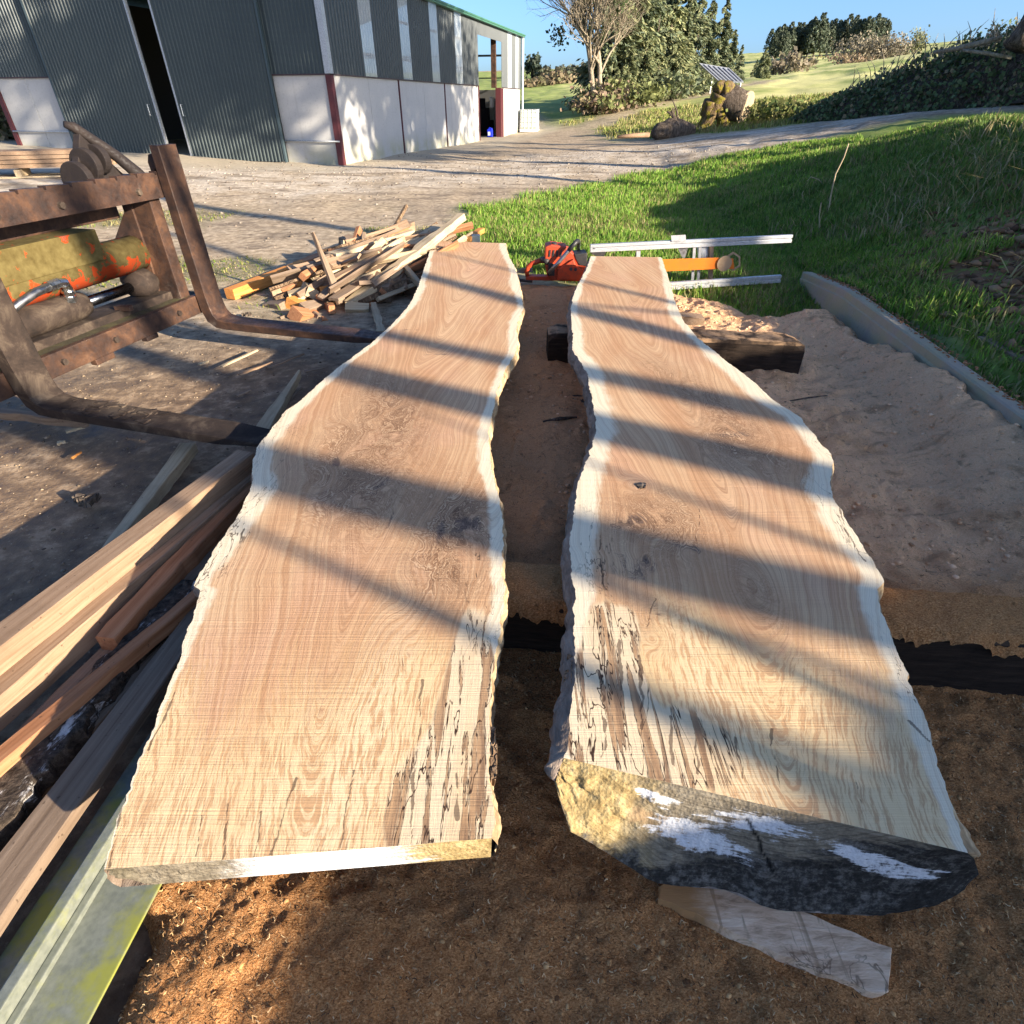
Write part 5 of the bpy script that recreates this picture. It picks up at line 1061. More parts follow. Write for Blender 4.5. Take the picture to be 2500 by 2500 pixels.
for k, (px, py, yy, s_, m_) in enumerate(blocks):
    c = PY(px, py, yy); a_ = random.uniform(0, 6.28); el = random.uniform(-.4, .5); L = s_ * random.uniform(1.2, 2.3)
    d = Vector((math.cos(a_) * math.cos(el), math.sin(a_) * math.cos(el), math.sin(el))) * L / 2
    stick(c - d, c + d, s_ * .85, s_ * .7, s_ * .75, M['timber_' + m_], lab[m_].replace('among the small blocks of the firewood heap', '').replace('among the small pieces of the firewood heap', '').replace('among the small pieces of the heap', '').strip() + ('' if py < 655 else ' lying low') + bpos(px, py), seed=40 + k, tilt=random.uniform(-.6, .6), seg=4, wany=.007)
def fwl(m_, L, u_, h_):
    col = {'grey': 'weathered grey', 'red': 'red-brown', 'pale': 'pale cream', 'fresh': 'fresh tan', 'barked': 'bark-covered'}[m_]
    return ('long ' if L > .98 else 'short ' if L < .7 else '') + col + ' billet ' + ('at the bottom' if h_ < .45 else 'halfway up' if h_ < .75 else 'near the top') + (' of the firewood heap, left part' if u_ < .35 else ' of the firewood heap, middle' if u_ < .68 else ' of the firewood heap, near the slab')
# inner mass of the heap: pieces one only half sees between the others
for k in range(120):
    u_ = random.random(); v_ = random.random() ** .8
    x = -2.05 + 1.2 * u_ + (v_ - .5) * .25; y = 5.95 + 1.35 * v_; hh = .10 + .42 * math.sin(math.pi * min(1, max(0, .15 + .75 * u_))) * (.5 + .5 * v_)
    z_ = hh * random.uniform(.12, 1.0); a_ = random.gauss(.85, .28 if k % 4 else .7); el = random.gauss(.16, .12); L = random.uniform(.5, 1.25)
    d = Vector((math.cos(a_) * math.cos(el), math.sin(a_) * math.cos(el), math.sin(el))) * L / 2
    m_ = random.choice(['grey', 'pale', 'red', 'pale', 'fresh', 'grey', 'barked', 'fresh'])
    w_ = random.uniform(.04, .1); c0 = Vector((x, y, max(z_, abs(d.z) + .03)))
    stick(c0 - d, c0 + d, w_, w_ * random.uniform(.4, 1), random.uniform(.02, .07), M['bark_brown'] if m_ == 'barked' else M['timber_' + m_], fwl(m_, L, u_, z_ / hh), seed=90 + k, tilt=random.uniform(-.9, .9), seg=7, wany=.007)
plank('timber_batten', 'short orange batten lying in the grass past the left slab end', 'timber', PY(1140, 578, 8.2), PY(1176, 556, 8.8), .09, .09, .06, M['timber_orange'], None, 5, 5, .002)
c = PY(1162, 583, 8.3); mb = MB(); mb.box(c, (.11, .11, .10)); tag(mb.build('grey_block', M['concrete'], bevel=.01), 'small pale grey block in the grass past the left slab end', 'block')
# splinters and chips lying on the yard
for k, (a, b, w_, m_, lb) in enumerate([((540, 893), (628, 853), .035, 'pale', 'pale splinter on the yard between the forks'), ((585, 912), (665, 883), .03, 'fresh', 'longer torn splinter right of the pale one between the forks'), ((655, 895), (740, 862), .04, 'grey', 'dark bark strip on the yard near the left slab'), ((745, 905), (800, 893), .04, 'grey', 'dark flat bark piece nearest the left slab edge'), ((700, 975), (735, 945), .05, 'grey', 'dark broken bark piece beside the pointed stake'), ((575, 965), (612, 950), .05, 'grey', 'dark curl of bark at the tip of the lit patch'), ((160, 1052), (205, 1040), .03, 'pale', 'small pale chip below the near fork heel'), ((485, 888), (505, 880), .03, 'pale', 'tiny pale chip between the forks'), ((175, 1115), (197, 1102), .015, 'orange', 'tiny orange sliver in the lit patch below the near fork'), ((140, 1080), (155, 1076), .04, 'pale', 'round pale chip in the lit patch below the near fork')]):
    plank('wood_chip', lb, 'wood chip', P(*a, .012), P(*b, .014), w_, w_ * .5, .012, M['timber_' + m_], None, 200 + k, 6, .003)
for k, (a, lb, s_) in enumerate([((210, 1226), 'dark clod lying in the shaded yard left of the pale stick', .07), ((600, 770), 'small dark clod beside the far fork heel', .05)]):
    c = P(*a, 0); mb = MB(); r = np.random.default_rng(k + 9)
    for j in range(6): mb.box(c + Vector((r.uniform(-.5, .5) * s_, r.uniform(-.5, .5) * s_, .01)), (s_ * .7, s_ * .5, s_ * .45), Matrix.Rotation(r.uniform(0, 3), 3, 'Z'), 0, .008)
    tag(mb.build('earth_clod', M['bark'], bevel=.004), lb, 'clod')

# ---------------------------------------------------------------- chainsaw
cs0 = PY(1365, 690, 6.42); cs = thing('chainsaw', 'orange chainsaw with grey front handle standing on the grass between the slabs', 'chainsaw', (cs0.x, cs0.y, 0))
Yc = 6.42
def CP(px, py, dy=0): return PY(px, py, Yc + dy)
def cs_part(name, outline, d0, d1, mat, bev=.012, smooth=False):
    mb = MB(); mb.loft([[CP(a, b) + Vector((0, dd, 0)) for a, b in outline] for dd in (d0, d1)]); return mb.build(name, mat, cs, smooth, bevel=bev)
cs_part('engine_housing', [(1352, 681), (1428, 683), (1430, 640), (1408, 622), (1395, 612), (1380, 598), (1345, 593), (1331, 598), (1329, 640), (1336, 672)], -.09, .12, M['saw_orange'], .014)
cs_part('clutch_cover', [(1358, 676), (1424, 678), (1424, 655), (1404, 643), (1398, 626), (1378, 640), (1360, 650)], -.125, -.091, M['saw_orange'], .008)
cs_part('muffler', [(1400, 615), (1431, 613), (1431, 645), (1412, 642), (1404, 628)], -.10, .09, M['black_plastic'], .006)
for k in range(4):
    cs_part('vent_slot', [(1338 + k * 9, 622), (1342 + k * 9, 622), (1344 + k * 9, 606), (1340 + k * 9, 606)], -.097, -.0905, M['black_plastic'], 0)
cs_part('starter_cover', [(1336, 668), (1352, 668), (1354, 640), (1338, 636)], -.102, -.0905, M['black_plastic'], .004)
mb = MB(); mb.tube([CP(1352, 600, -.03), CP(1353, 592, -.03)], .03, 12); mb.build('filler_cap', M['black_plastic'], cs)
cs_part('rear_guard', [(1284, 681), (1352, 683), (1352, 673), (1300, 672), (1284, 674)], -.05, .06, M['saw_orange'], .006)
mb = MB(); pts = [CP(1336, 637), CP(1318, 636), CP(1300, 643), CP(1289, 652), CP(1286, 664), CP(1288, 676)]; mb.tube(pts, [.028, .026, .025, .025, .024, .022], 10); mb.build('rear_handle', M['saw_orange'], cs, smooth=True)
mb = MB(); pts = [CP(1337, 640, -.1), CP(1330, 634, -.05), CP(1322, 634, .0)]; mb.tube(pts, .03, 8); mb.build('throttle_grip', M['black_plastic'], cs, smooth=True)
mb = MB(); pts = [CP(1339, 667, -.15), CP(1360, 645, -.16), CP(1385, 616, -.16), CP(1405, 592, -.15), CP(1411, 588, -.10), CP(1413, 590, .05), CP(1412, 610, .14)]; mb.tube(pts, [.02] * 7, 10); mb.build('front_handle', M['saw_grey'], cs, smooth=True)
mb = MB(); mb.tube([CP(1388, 612, -.16), CP(1405, 592, -.152), CP(1411, 588, -.1)], .0225, 10); mb.build('handle_sleeve', M['black_plastic'], cs, smooth=True)
for (a, b) in ((1405, 658), (1394, 657)):
    mb = MB(); mb.tube([CP(a, b, -.126), CP(a, b, -.134)], .017, 10); mb.build('bolt', M['black_plastic'], cs)
mb = MB(); pr = [(1262, 664), (1275, 655), (1300, 655), (1300, 664), (1275, 668)]
mb.loft([[CP(a, b, .1) + Vector((0, dd, 0)) for a, b in pr] for dd in (0, .012)]); mb.build('guide_bar', M['saw_grey'], cs)
mb = MB(); pts = [CP(1262, 668, .02), CP(1258, 676, .0), CP(1270, 684, -.03), CP(1300, 687, -.04)]; mb.tube(pts, .015, 7); mb.build('fuel_hose', M['black_plastic'], cs, smooth=True)

# ---------------------------------------------------------------- chainsaw mill frame
ym = 6.35; m0 = PY(1700, 690, ym); ml = thing('sawmill_frame', 'aluminium chainsaw mill rail frame with an orange bar standing in the grass', 'saw mill', (m0.x, ym, 0))
def MP(px, py, dy=0): return PY(px, py, ym + dy)
def rail(p, q, w_, h_, nm, mat, groove=True):
    mb = MB(); d = (q - p).normalized(); a_ = Vector((d.y, -d.x, 0)).normalized(); u_ = a_.cross(d)
    pr = [(-w_, -h_), (w_, -h_), (w_, -h_ * .22), (w_ * .2, -h_ * .2), (w_ * .2, h_ * .2), (w_, h_ * .22), (w_, h_), (-w_, h_)] if groove else [(-w_, -h_), (w_, -h_), (w_, h_), (-w_, h_)]
    mb.loft([[x + a_ * (i) + u_ * j for i, j in pr] for x in (p, q)]); return mb.build(nm, mat, ml, bevel=.0015)
rail(MP(1441, 606), MP(1932, 582, .08), .022, .036, 'top_rail', M['aluminium'])
rail(MP(1560, 703, -.16), MP(1905, 680, -.10), .022, .036, 'bottom_rail', M['aluminium'])
rail(MP(1558, 606, .05), MP(1556, 690, .05), .02, .02, 'post', M['aluminium'], False)
for dx in (0, 14): rail(MP(1695 + dx, 603, .05), MP(1690 + dx, 688, .05), .011, .014, 'post', M['aluminium'], False)
rail(MP(1736, 600, .07), MP(1734, 690, .07), .024, .02, 'guide_post', M['sand_metal'], False)
mb = MB(); mb.loft([[MP(a, b, dd) for a, b in ((1590, 634), (1748, 629), (1790, 631), (1793, 656), (1748, 657), (1590, 664))] for dd in (-.06, -.035)]); mb.build('orange_bar', M['bar_orange'], ml, bevel=.003)
mb = MB(); cx = MP(1768, 643, -.062); mb.tube([cx + Vector((0, -.012, 0)), cx], .075, 20); mb.build('bar_nose', M['sand_metal'], ml)
hx = [(1785, 620), (1808, 614), (1811, 624), (1809, 645), (1790, 662), (1768, 660)]
def hexa(c, r0): return [(c[0] + r0 * math.cos(R(60 * k + 30)) * .85, c[1] + r0 * math.sin(R(60 * k + 30))) for k in range(6)]
mb = MB(); o_ = hexa((1790, 638), 24); i_ = hexa((1790, 638), 18)
n = 6; rings = []
for dd, hh in ((-.03, o_), (.1, o_)): rings.append([MP(a, b, dd) for a, b in hh])
ri = [[MP(a, b, dd) for a, b in i_] for dd in (.1, -.03)]
mb.loft(rings + ri + [rings[0]], caps=False); mb.build('hex_housing', M['sand_metal'], ml)
mb = MB(); mb.tube([MP(1715, 600, .12), MP(1718, 627, .12)], [.05, .06], 12); mb.build('crank_case', M['white_plastic'], ml, smooth=True)
mb = MB(); mb.loft([[MP(a, b, dd) for a, b in ((1638, 575), (1674, 573), (1675, 588), (1664, 590), (1640, 590))] for dd in (.0, .01)]); mb.build('bracket_plate', M['aluminium'], ml)
mb = MB(); mb.loft([[MP(a, b, dd) for a, b in ((1655, 606), (1680, 604), (1672, 630), (1666, 630))] for dd in (.05, .07)]); mb.build('brace_plate', M['saw_grey'], ml)
rail(MP(1446, 612, .02), MP(1475, 622, .02), .03, .03, 'end_stop', M['black_plastic'], False)

# ---------------------------------------------------------------- concrete kerb wall
ks = [(1.95, -4), (2.35, 0), (2.62, 2.5), (2.78, 4.0), (2.9, 5.2), (3.02, 6.3)]
mb = MB(); rings = []
for i, (x, y) in enumerate(ks):
    d = Vector((.105, 1, 0)).normalized(); a_ = Vector((d.y, -d.x, 0)); zt = .275 if i < 5 else .17
    p = Vector((x, y, 0)); rings.append([p + UPV * -.12 - a_ * .02, p + UPV * (zt - .07) - a_ * .01, p + UPV * (zt - .06), p + UPV * (zt - .008), p + a_ * .012 + UPV * zt, p + a_ * .09 + UPV * zt, p + a_ * .10 + UPV * -.12])
mb.loft(rings); kb = mb.build('concrete_kerb', M['kerb'], bevel=.003); tag(kb, 'long low concrete kerb wall holding back the grassy bank', 'kerb')
kb.data.polygons.foreach_set('use_smooth', np.zeros(len(kb.data.polygons), bool))
plank('timber_offcut', 'weathered pale board lying on the bank behind the kerb', 'timber', ground_at(2530, 905) + UPV * .03, ground_at(2400, 832) + UPV * .03, .07, .08, .025, M['timber_grey'], None, 77, 8, .003)
# crumbs of sawdust and leaf along the kerb top
r = np.random.default_rng(12); mb = MB()
for k in range(420):
    y = r.uniform(2.6, 6.1); x = float(np.interp(y, [q[1] for q in ks], [q[0] for q in ks])) + r.uniform(.05, .14); s_ = r.uniform(.003, .012)
    mb.box((x, y, (.275 if y < 5.2 else .275 - (y - 5.2) * .095) + s_ * .25), (s_ * 1.5, s_, s_ * .6), Matrix.Rotation(r.uniform(0, 3), 3, 'Z'), 0, s_ * .2)
mb.build('kerb_litter', M['timber_red'], kb)['kind'] = 'stuff'
# dead stems standing in the bank
for k, (pts, rad, lb, yy) in enumerate([([(2022, 520), (2030, 470), (2040, 425), (2060, 385), (2072, 350)], .017, 'tall dry curved stem standing alone on the shaded grass bank', 7.4),
        ([(2002, 565), (2000, 530), (2003, 505), (2005, 495)], .014, 'short brown broken stem below the tall dry stem', 6.6), ([(2010, 450), (1998, 438), (1980, 432), (1970, 442)], .012, 'bent pale stem left of the tall dry stem', 7.3), ([(2313, 530), (2312, 515), (2318, 505)], .012, 'short pale stem on the brown earth of the bank', 6.4), ([(1960, 487), (1958, 474), (1962, 466)], .012, 'stubby pale stem in the grass left of the bent stem', 7.2), ([(2180, 572), (2196, 548), (2203, 532)], .009, 'thin pale stalk at the edge of the dry grass patch', 6.0)]):
    g_ = ground_at(*pts[0]); yy = g_.y; p3 = [PY(a, b, yy) for a, b in pts]; g0 = p3[0]; zz = tz(g0.x, g0.y); p3 = [Vector((g0.x, g0.y, min(zz, g0.z) - .04))] + p3
    rad *= .62; mb = MB(); mb.tube(p3, [rad] + [rad * (1 - .4 * i / len(pts)) for i in range(len(pts))], 7); tag(mb.build('dry_stem', M['timber_pale'], smooth=True), lb, 'stem')
# ---------------------------------------------------------------- the barn
BC = Vector((-5.3, 21.0, 0)); BF = Vector((-.969, .247, 0)); BG = Vector((.247, .969, 0)); NF = Vector((-.247, -.969, 0)); NS = Vector((.969, -.247, 0))
g = G('dark_trim', .5, .3); M['trim_dark'] = g.done((.06, .04, .045))
barn = thing('barn', 'large green metal barn with pale concrete lower walls and tall sliding doors', 'barn', BC)
WID, LEN, HC, HE, HR = 12.5, 23.6, 2.25, 4.8, 6.6
def bp(u, v, z): return BC + BF * u + BG * v + UPV * z          # u along the front, v along the side
def bbox_(mb, u0, u1, v0, v1, z0, z1):
    c = [bp(u, v, z) for z in (z0, z1) for (u, v) in ((u0, v0), (u0, v1), (u1, v1), (u1, v0))]
    mb.add(c, [[0, 3, 2, 1], [4, 5, 6, 7], [0, 1, 5, 4], [1, 2, 6, 5], [2, 3, 7, 6], [3, 0, 4, 7]])
def bpart(name, mat, *boxes, bevel=0, parent=None, label=None):
    mb = MB()
    for b in boxes: bbox_(mb, *b)
    o = mb.build(name, mat, parent or barn, bevel=bevel)
    if label: o['label'] = label
    return o
def corr(name, mat, side, a0, a1, z0, z1, pitch, dep, off=0.0, ztop=None):
    """box-profile sheet; side 'f' front or 's' side; real ribs"""
    mb = MB(); n = max(1, int(round((a1 - a0) / pitch))); p = (a1 - a0) / n; line = []
    for k in range(n):
        a = a0 + k * p; line += [(a, 0), (a + p * .5, 0), (a + p * .62, dep), (a + p * .88, dep)]
    line.append((a1, 0)); lo, hi = [], []
    for a, d in line:
        e = -(off + d)
        f = (lambda z: bp(a, e, z)) if side == 'f' else (lambda z: bp(e, a, z))
        lo.append(f(z0)); hi.append(f(ztop(a) if ztop else z1))
    m = len(line); mb.add(lo + hi, [[i, i + 1, m + i + 1, m + i] for i in range(m - 1)])
    return mb.build(name, mat, barn)
slope = (HR - HE) / (WID / 2)
gz = lambda u: HE + (WID / 2 - abs(u - WID / 2)) * slope
# concrete panels
for u0, u1 in ((.16, 1.92), (9.98, 11.2), (11.215, 12.42)): bpart('concrete_panel', M['concrete'], (u0, u1, 0.02, .16, -.5, HC), bevel=.01)
vs = [(.16, 2.5), (2.515, 4.9), (5.02, 7.4), (7.415, 9.78), (9.9, 12.25), (12.265, 14.72), (19.35, 21.4), (21.415, 23.5)]
for v0, v1 in vs: bpart('concrete_panel', M['concrete'], (.02, .16, v0, v1, -.5, HC), bevel=.01)
bpart('red_post', M['red_paint'], (-.03, .15, -.03, .15, -.5, HC)); bpart('red_post', M['red_paint'], (12.43, 12.6, -.03, .15, -.5, HC))
for v in (4.91, 9.79): bpart('red_post', M['red_paint'], (-.004, .14, v + .03, v + .085, -.5, HC))
bpart('red_post', M['red_paint'], (-.02, .2, 14.73, 14.8, -.5, HC)); bpart('red_post', M['red_paint'], (-.05, .25, 18.75, 18.95, -.3, HC), (-.05, .25, 19.0, 19.34, -.3, HC - .02))
for b_ in ((-.03, .02, 0.16, 14.7, HC, HC + .035), (-.03, .02, 19.35, 23.5, HC, HC + .035), (.021, 1.92, -.03, .02, HC, HC + .035), (9.98, 12.5, -.03, .02, HC, HC + .035)): bpart('drip_trim', M['trim_dark'], b_)
# side cladding and translucent strips
segs = [(.14, 2.3), (3.2, 5.4), (6.3, 8.4), (9.3, 11.4), (12.35, 14.75), (19.1, 20.4), (21.35, 22.2), (22.95, 23.6)]
for v0, v1 in segs: corr('cladding_sheet', M['cladding'], 's', v0, v1, HC + .036, HE, .2, .03)
corr('cladding_sheet', M['cladding'], 's', 14.75, 19.1, 4.22, HE, .2, .03)
g = G('translucent_strip', 0.4, 0.35); o = g.geo(); c = g.mix(g.noise(o, 2, 4), (0.28, 0.31, 0.33), (0.38, 0.4, 0.4)); g.set('Base Color', c)
tr = g.nd('ShaderNodeBsdfTransparent'); mx = g.nd('ShaderNodeMixShader'); mx.inputs[0].default_value = .14; g.t.links.new(g.b.outputs[0], mx.inputs[1]); g.t.links.new(tr.outputs[0], mx.inputs[2]); g.t.links.new(mx.outputs[0], g.out.inputs[0]); M['strip'] = g.m
g = G('purlin_orange', .6, .3); M['purlin'] = g.done((0.62, 0.3, 0.12))
for v0, v1 in ((2.3, 3.2), (5.4, 6.3), (8.4, 9.3), (11.4, 12.35), (20.4, 21.35), (22.2, 22.95)):
    corr('translucent_panel', M['strip'], 's', v0, v1, HC + .036, HE, .2, .02, -.004)
    bpart('purlin', M['purlin'], (.012, .05, v0 + .01, v1 - .01, 2.82, 2.9), (.012, .05, v0 + .01, v1 - .01, 3.86, 3.94))
# front cladding above the concrete, sliding doors, flashings
corr('cladding_sheet', M['door_green'], 'f', .14, 1.93, HC + .036, 5, .13, .028, 0, gz)
corr('cladding_sheet', M['door_green'], 'f', 1.93, 9.98, 4.62, 5, .13, .028, 0, gz)
corr('cladding_sheet', M['door_green'], 'f', 9.98, 12.42, HC + .036, 5, .13, .028, 0, gz)
for u0, u1, lb in ((1.9, 5.36, 'right-hand sliding door of green ribbed sheet'), (6.22, 9.94, 'left-hand sliding door of green ribbed sheet, brighter in the sun')):
    d_ = corr('sliding_door', M['door_green'], 'f', u0, u1, .06, 4.72, .13, .03, .15); d_['label'] = lb
    e = u1 if u0 < 3 else u0
    bpart('door_edge', M['galv'], (e - .03, e + .03, -.185, -.09, .05, 4.72), parent=d_)
    o_ = u0 if u0 < 3 else u1
    bpart('door_edge', M['flashing'], (o_ - .03, o_ + .03, -.19, -.09, .05, 4.72), parent=d_)
    hu = e - .18 if u0 < 3 else e + .2
    mb = MB(); mb.tube([bp(hu, -.17, 1.55), bp(hu, -.26, 1.55), bp(hu, -.26, 1.25), bp(hu, -.17, 1.25)], .014, 6); mb.build('handle', M['chrome'], d_)
bpart('door_track', M['flashing'], (1.8, 10.05, -.2, -.02, 4.73, 4.85))
bpart('door_frame', M['flashing'], (9.94, 10.03, -.06, .02, HC, 4.6)); bpart('door_frame', M['galv'], (9.945, 9.985, -.015, .1, -.3, HC))
bpart('corner_flashing', M['galv'], (-.045, .14, -.045, .14, HC + .037, HE))
bpart('corner_flashing', M['flashing'], (-.045, .1, 23.5, 23.64, HC + .037, HE))
for u0, u1, z in ((-.02, 1.92, .62), (9.98, 12.5, .78)):
    mb = MB(); mb.tube([bp(u0, -.06, z), bp(u1, -.06, z)], .024, 8); mb.build('pipe_rail', M['galv'], barn, smooth=True)
# roof, gutter, downpipe
for s in (0, 1):
    mb = MB(); u0, u1 = (-.25, WID / 2) if s == 0 else (WID / 2, WID + .25)
    z0, z1 = (HE + .06 - .25 * slope, HR + .06) if s == 0 else (HR + .06, HE + .06 - .25 * slope)
    q = [bp(u0, -.25, z0), bp(u1, -.25, z1), bp(u1, LEN + .25, z1), bp(u0, LEN + .25, z0)]
    mb.add(q + [p + UPV * .06 for p in q], [[0, 3, 2, 1], [4, 5, 6, 7], [0, 1, 5, 4], [1, 2, 6, 5], [2, 3, 7, 6], [3, 0, 4, 7]]); mb.build('roof', M['trim'], barn)
bpart('gutter', M['trim'], (-.22, -.02, -.2, LEN + .2, HE - .08, HE + .02), bevel=.03)
mb = MB(); mb.tube([bp(-.1, LEN + .12, HE - .06), bp(-.1, LEN + .12, .1)], .055, 8); mb.build('downpipe', M['white_plastic'], barn, smooth=True)
# inside: floor, far wall, open rear gable above its concrete
bpart('floor', M['inside'], (.2, 12.3, .2, 23.4, -.35, .0))
bpart('inner_wall', M['inside'], (12.3, 12.42, .2, 23.4, 0, HE)); bpart('inner_wall', M['concrete'], (.2, 12.3, 23.4, 23.55, -.3, HC - .02))
bpart('rear_post', M['flashing'], (.3, .5, 23.3, 23.5, HC, HE), (3.05, 3.17, 23.3, 23.5, HC, 5.3), (6, 6.2, 23.3, 23.5, HC, 6), (9, 9.2, 23.3, 23.5, HC, 5.3))
bpart('rear_rail', M['flashing'], (.2, 12.3, 23.32, 23.4, 2.78, 2.84), (.2, 12.3, 23.32, 23.4, 3.84, 3.94))
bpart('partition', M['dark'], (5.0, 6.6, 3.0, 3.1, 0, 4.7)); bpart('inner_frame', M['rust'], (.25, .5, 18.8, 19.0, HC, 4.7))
def solo(o, lb, cat): return tag(o, lb, cat)
c = bp(.45, 18.2, .0); jc = thing('jerrycan', 'bright blue jerrycan with a white label standing in the barn side doorway', 'jerrycan', c)
mb = MB(); mb.box(c + UPV * .19, (.30, .22, .36), Matrix.Rotation(-.25, 3, 'Z')); mb.build('body', M['blue_plastic'], jc, bevel=.04)
mb = MB(); mb.tube([c + Vector((-.06, 0, .36)), c + Vector((-.05, 0, .43)), c + Vector((.06, 0, .43)), c + Vector((.07, 0, .36))], .022, 8); mb.build('handle', M['blue_plastic'], jc)
mb = MB(); mb.tube([c + Vector((.1, 0, .36)), c + Vector((.1, 0, .42))], .035, 10); mb.build('cap', M['blue_plastic'], jc)
mb = MB(); mb.box(c + Vector((-.05, -.118, .17)), (.13, .006, .17), Matrix.Rotation(-.25, 3, 'Z')); mb.build('label_patch', M['white_plastic'], jc)
for (u, v, sx, sy, h, m_, nm, lb) in ((1.6, 20.5, .9, .8, 1.35, 'dark', 'machine', 'dark machine standing in the shade inside the barn doorway'), (.9, 20.2, .25, .2, .5, 'white_plastic', 'container', 'white container hanging high inside the barn doorway')):
    c = bp(u, v, 0); mb = MB(); zz = 1.35 if m_ != 'dark' else 0
    mb.box(c + UPV * (zz + h / 2), (sx, sy, h)); 
    if m_ == 'dark': mb.box(c + UPV * (h + .2), (sx * .5, sy * .6, .5)); mb.box(c + Vector((.5, 0, .4)), (.4, .5, .7))
    solo(mb.build(nm, M[m_], bevel=.05), lb, nm)
c = PY(1293, 317, 43.5); c.z = tz(c.x, c.y); ib = thing('water_tank', 'white caged water tank beside the far corner of the barn', 'water tank', c)
mb = MB(); mb.box(c + UPV * .66, (.95, .95, .98), Matrix.Rotation(-.2, 3, 'Z')); mb.build('tank', M['tank_white'], ib, bevel=.06)
mb = MB(); mb.box(c + UPV * .08, (1.05, 1.05, .14), Matrix.Rotation(-.2, 3, 'Z')); mb.build('pallet', M['white_plastic'], ib)
mb = MB(); Rz = Matrix.Rotation(-.2, 3, 'Z')
for zz in (.25, .5, .75, 1.0, 1.15):
    q = [c + Rz @ Vector((x * .5, y * .5, zz)) for x, y in ((-1, -1), (1, -1), (1, 1), (-1, 1), (-1, -1))]; mb.tube(q, .014, 5)
for k in range(5):
    for sgn in (-1, 1): mb.tube([c + Rz @ Vector((-.5 + k * .25, sgn * .5, .14)), c + Rz @ Vector((-.5 + k * .25, sgn * .5, 1.16))], .012, 5); mb.tube([c + Rz @ Vector((sgn * .5, -.5 + k * .25, .14)), c + Rz @ Vector((sgn * .5, -.5 + k * .25, 1.16))], .012, 5)
mb.build('cage', M['galv'], ib)
# planks on a pallet at the left
pc_ = PY(60, 400, 15.5); pc_.z = tz(pc_.x, pc_.y)
st = thing('plank_stack', 'stack of fresh orange-pink planks on a pallet before the barn', 'plank stack', pc_)
dA = Vector((.93, .36, 0)); dB = Vector((-.36, .93, 0))
for k in range(4):
    for j in range(2):
        mb = MB(); cc = pc_ + dB * (j * .36 - .18) + UPV * (.2 + k * .085 + .035); Rm = Matrix((dA, dB, UPV)).transposed()
        mb.box(cc + dA * random.uniform(-.05, .05), (3.6, .34, .075), Rm, 0, .006); mb.build('plank', M['timber_fresh'] if (k + j) % 2 else M['timber_orange2'] if 'timber_orange2' in M else M['timber_fresh'], st)
mb = MB()
for a_ in (-1.5, -.1, 1.3):
    mb.box(pc_ + dA * a_ + UPV * .10, (.12, .8, .14), Rm)
for b_ in (-.35, .35): mb.box(pc_ + dB * b_ + UPV * .022, (3.2, .1, .03), Rm)
mb.build('pallet', M['timber_pale'], st)

# ---------------------------------------------------------------- trees
def limb_pts(p, d, L, n, r, bend, grav=0.0):
    pts = [Vector(p)]; d = Vector(d).normalized()
    for i in range(n):
        d = (d + Vector((r.normal(0, bend), r.normal(0, bend), r.normal(0, bend) + grav))).normalized(); pts.append(pts[-1] + d * (L / n))
    return pts, d
def grow(mb, p, d, L, rad, lev, r, bend=.12, nch=(4, 5, 4, 3), spread=.6, up=.12, minr=.006, tips=None, sides=(8, 6, 5, 4, 3)):
    n = max(3, int(7 - lev)); pts, dd = limb_pts(p, d, L, n, r, bend, up * .3)
    rd = [rad * (1 - .6 * i / n) for i in range(n + 1)]
    mb.tube(pts, rd, sides[min(lev, 4)], caps=False)
    if lev >= len(nch) or rad * .5 < minr:
        if tips is not None: tips.append(pts[-1]); tips.append(pts[-2])
        return
    for k in range(nch[lev]):
        t = .3 + .7 * (k + r.uniform(0, 1)) / nch[lev]; i = min(n - 1, int(t * n)); q = pts[i].lerp(pts[i + 1], t * n - i)
        ax = (pts[i + 1] - pts[i]).normalized(); o_ = ax.orthogonal().normalized(); o_ = Matrix.Rotation(r.uniform(0, 6.28), 3, ax) @ o_
        nd_ = (ax * (1 - spread * .6) + o_ * spread + UPV * up).normalized()
        grow(mb, q, nd_, L * r.uniform(.45, .68), rd[i] * r.uniform(.5, .66), lev + 1, r, bend * 1.2, nch, spread, up, minr, tips, sides)
def leaf_cards(centers, size, r, nrm_up=.3, aspect=1.6, droop=0.0, axis=None):
    n = len(centers); c = np.array(centers, float)
    a = r.normal(0, 1, (n, 3)); a[:, 2] -= droop
    if axis is not None: a = np.array(axis, float)
    a /= np.linalg.norm(a, axis=1, keepdims=True); b = np.cross(a, r.normal(0, 1, (n, 3)) + np.array([0, 0, nrm_up])); b /= np.linalg.norm(b, axis=1, keepdims=True) + 1e-9
    s = size * r.uniform(.6, 1.3, (n, 1))
    V = np.stack([c - a * s * aspect * .5, c + b * s * .5, c + a * s * aspect * .5, c - b * s * .5], 1).reshape(-1, 3)
    return V, np.arange(n * 4).reshape(-1, 4)
leaf_m = {}
def leafmat(name, tr_=.25):
    g = G(name, .65, .2); a = g.nd('ShaderNodeVertexColor', layer_name='tint'); t_ = g.nd('ShaderNodeBsdfTranslucent'); g.put(t_.inputs[0], a.outputs[0]); m_ = g.nd('ShaderNodeMixShader'); m_.inputs[0].default_value = tr_
    g.set('Base Color', a.outputs[0]); g.t.links.new(g.b.outputs[0], m_.inputs[1]); g.t.links.new(t_.outputs[0], m_.inputs[2]); g.t.links.new(m_.outputs[0], g.out.inputs[0]); return g.m
LEAF = leafmat('foliage'); NEEDLE = leafmat('needles', .12)
def tint(n, cols, r, lo=.7, hi=1.25): return np.repeat(np.array(cols)[r.integers(0, len(cols), n)] * r.uniform(lo, hi, (n, 1)), 4, 0)
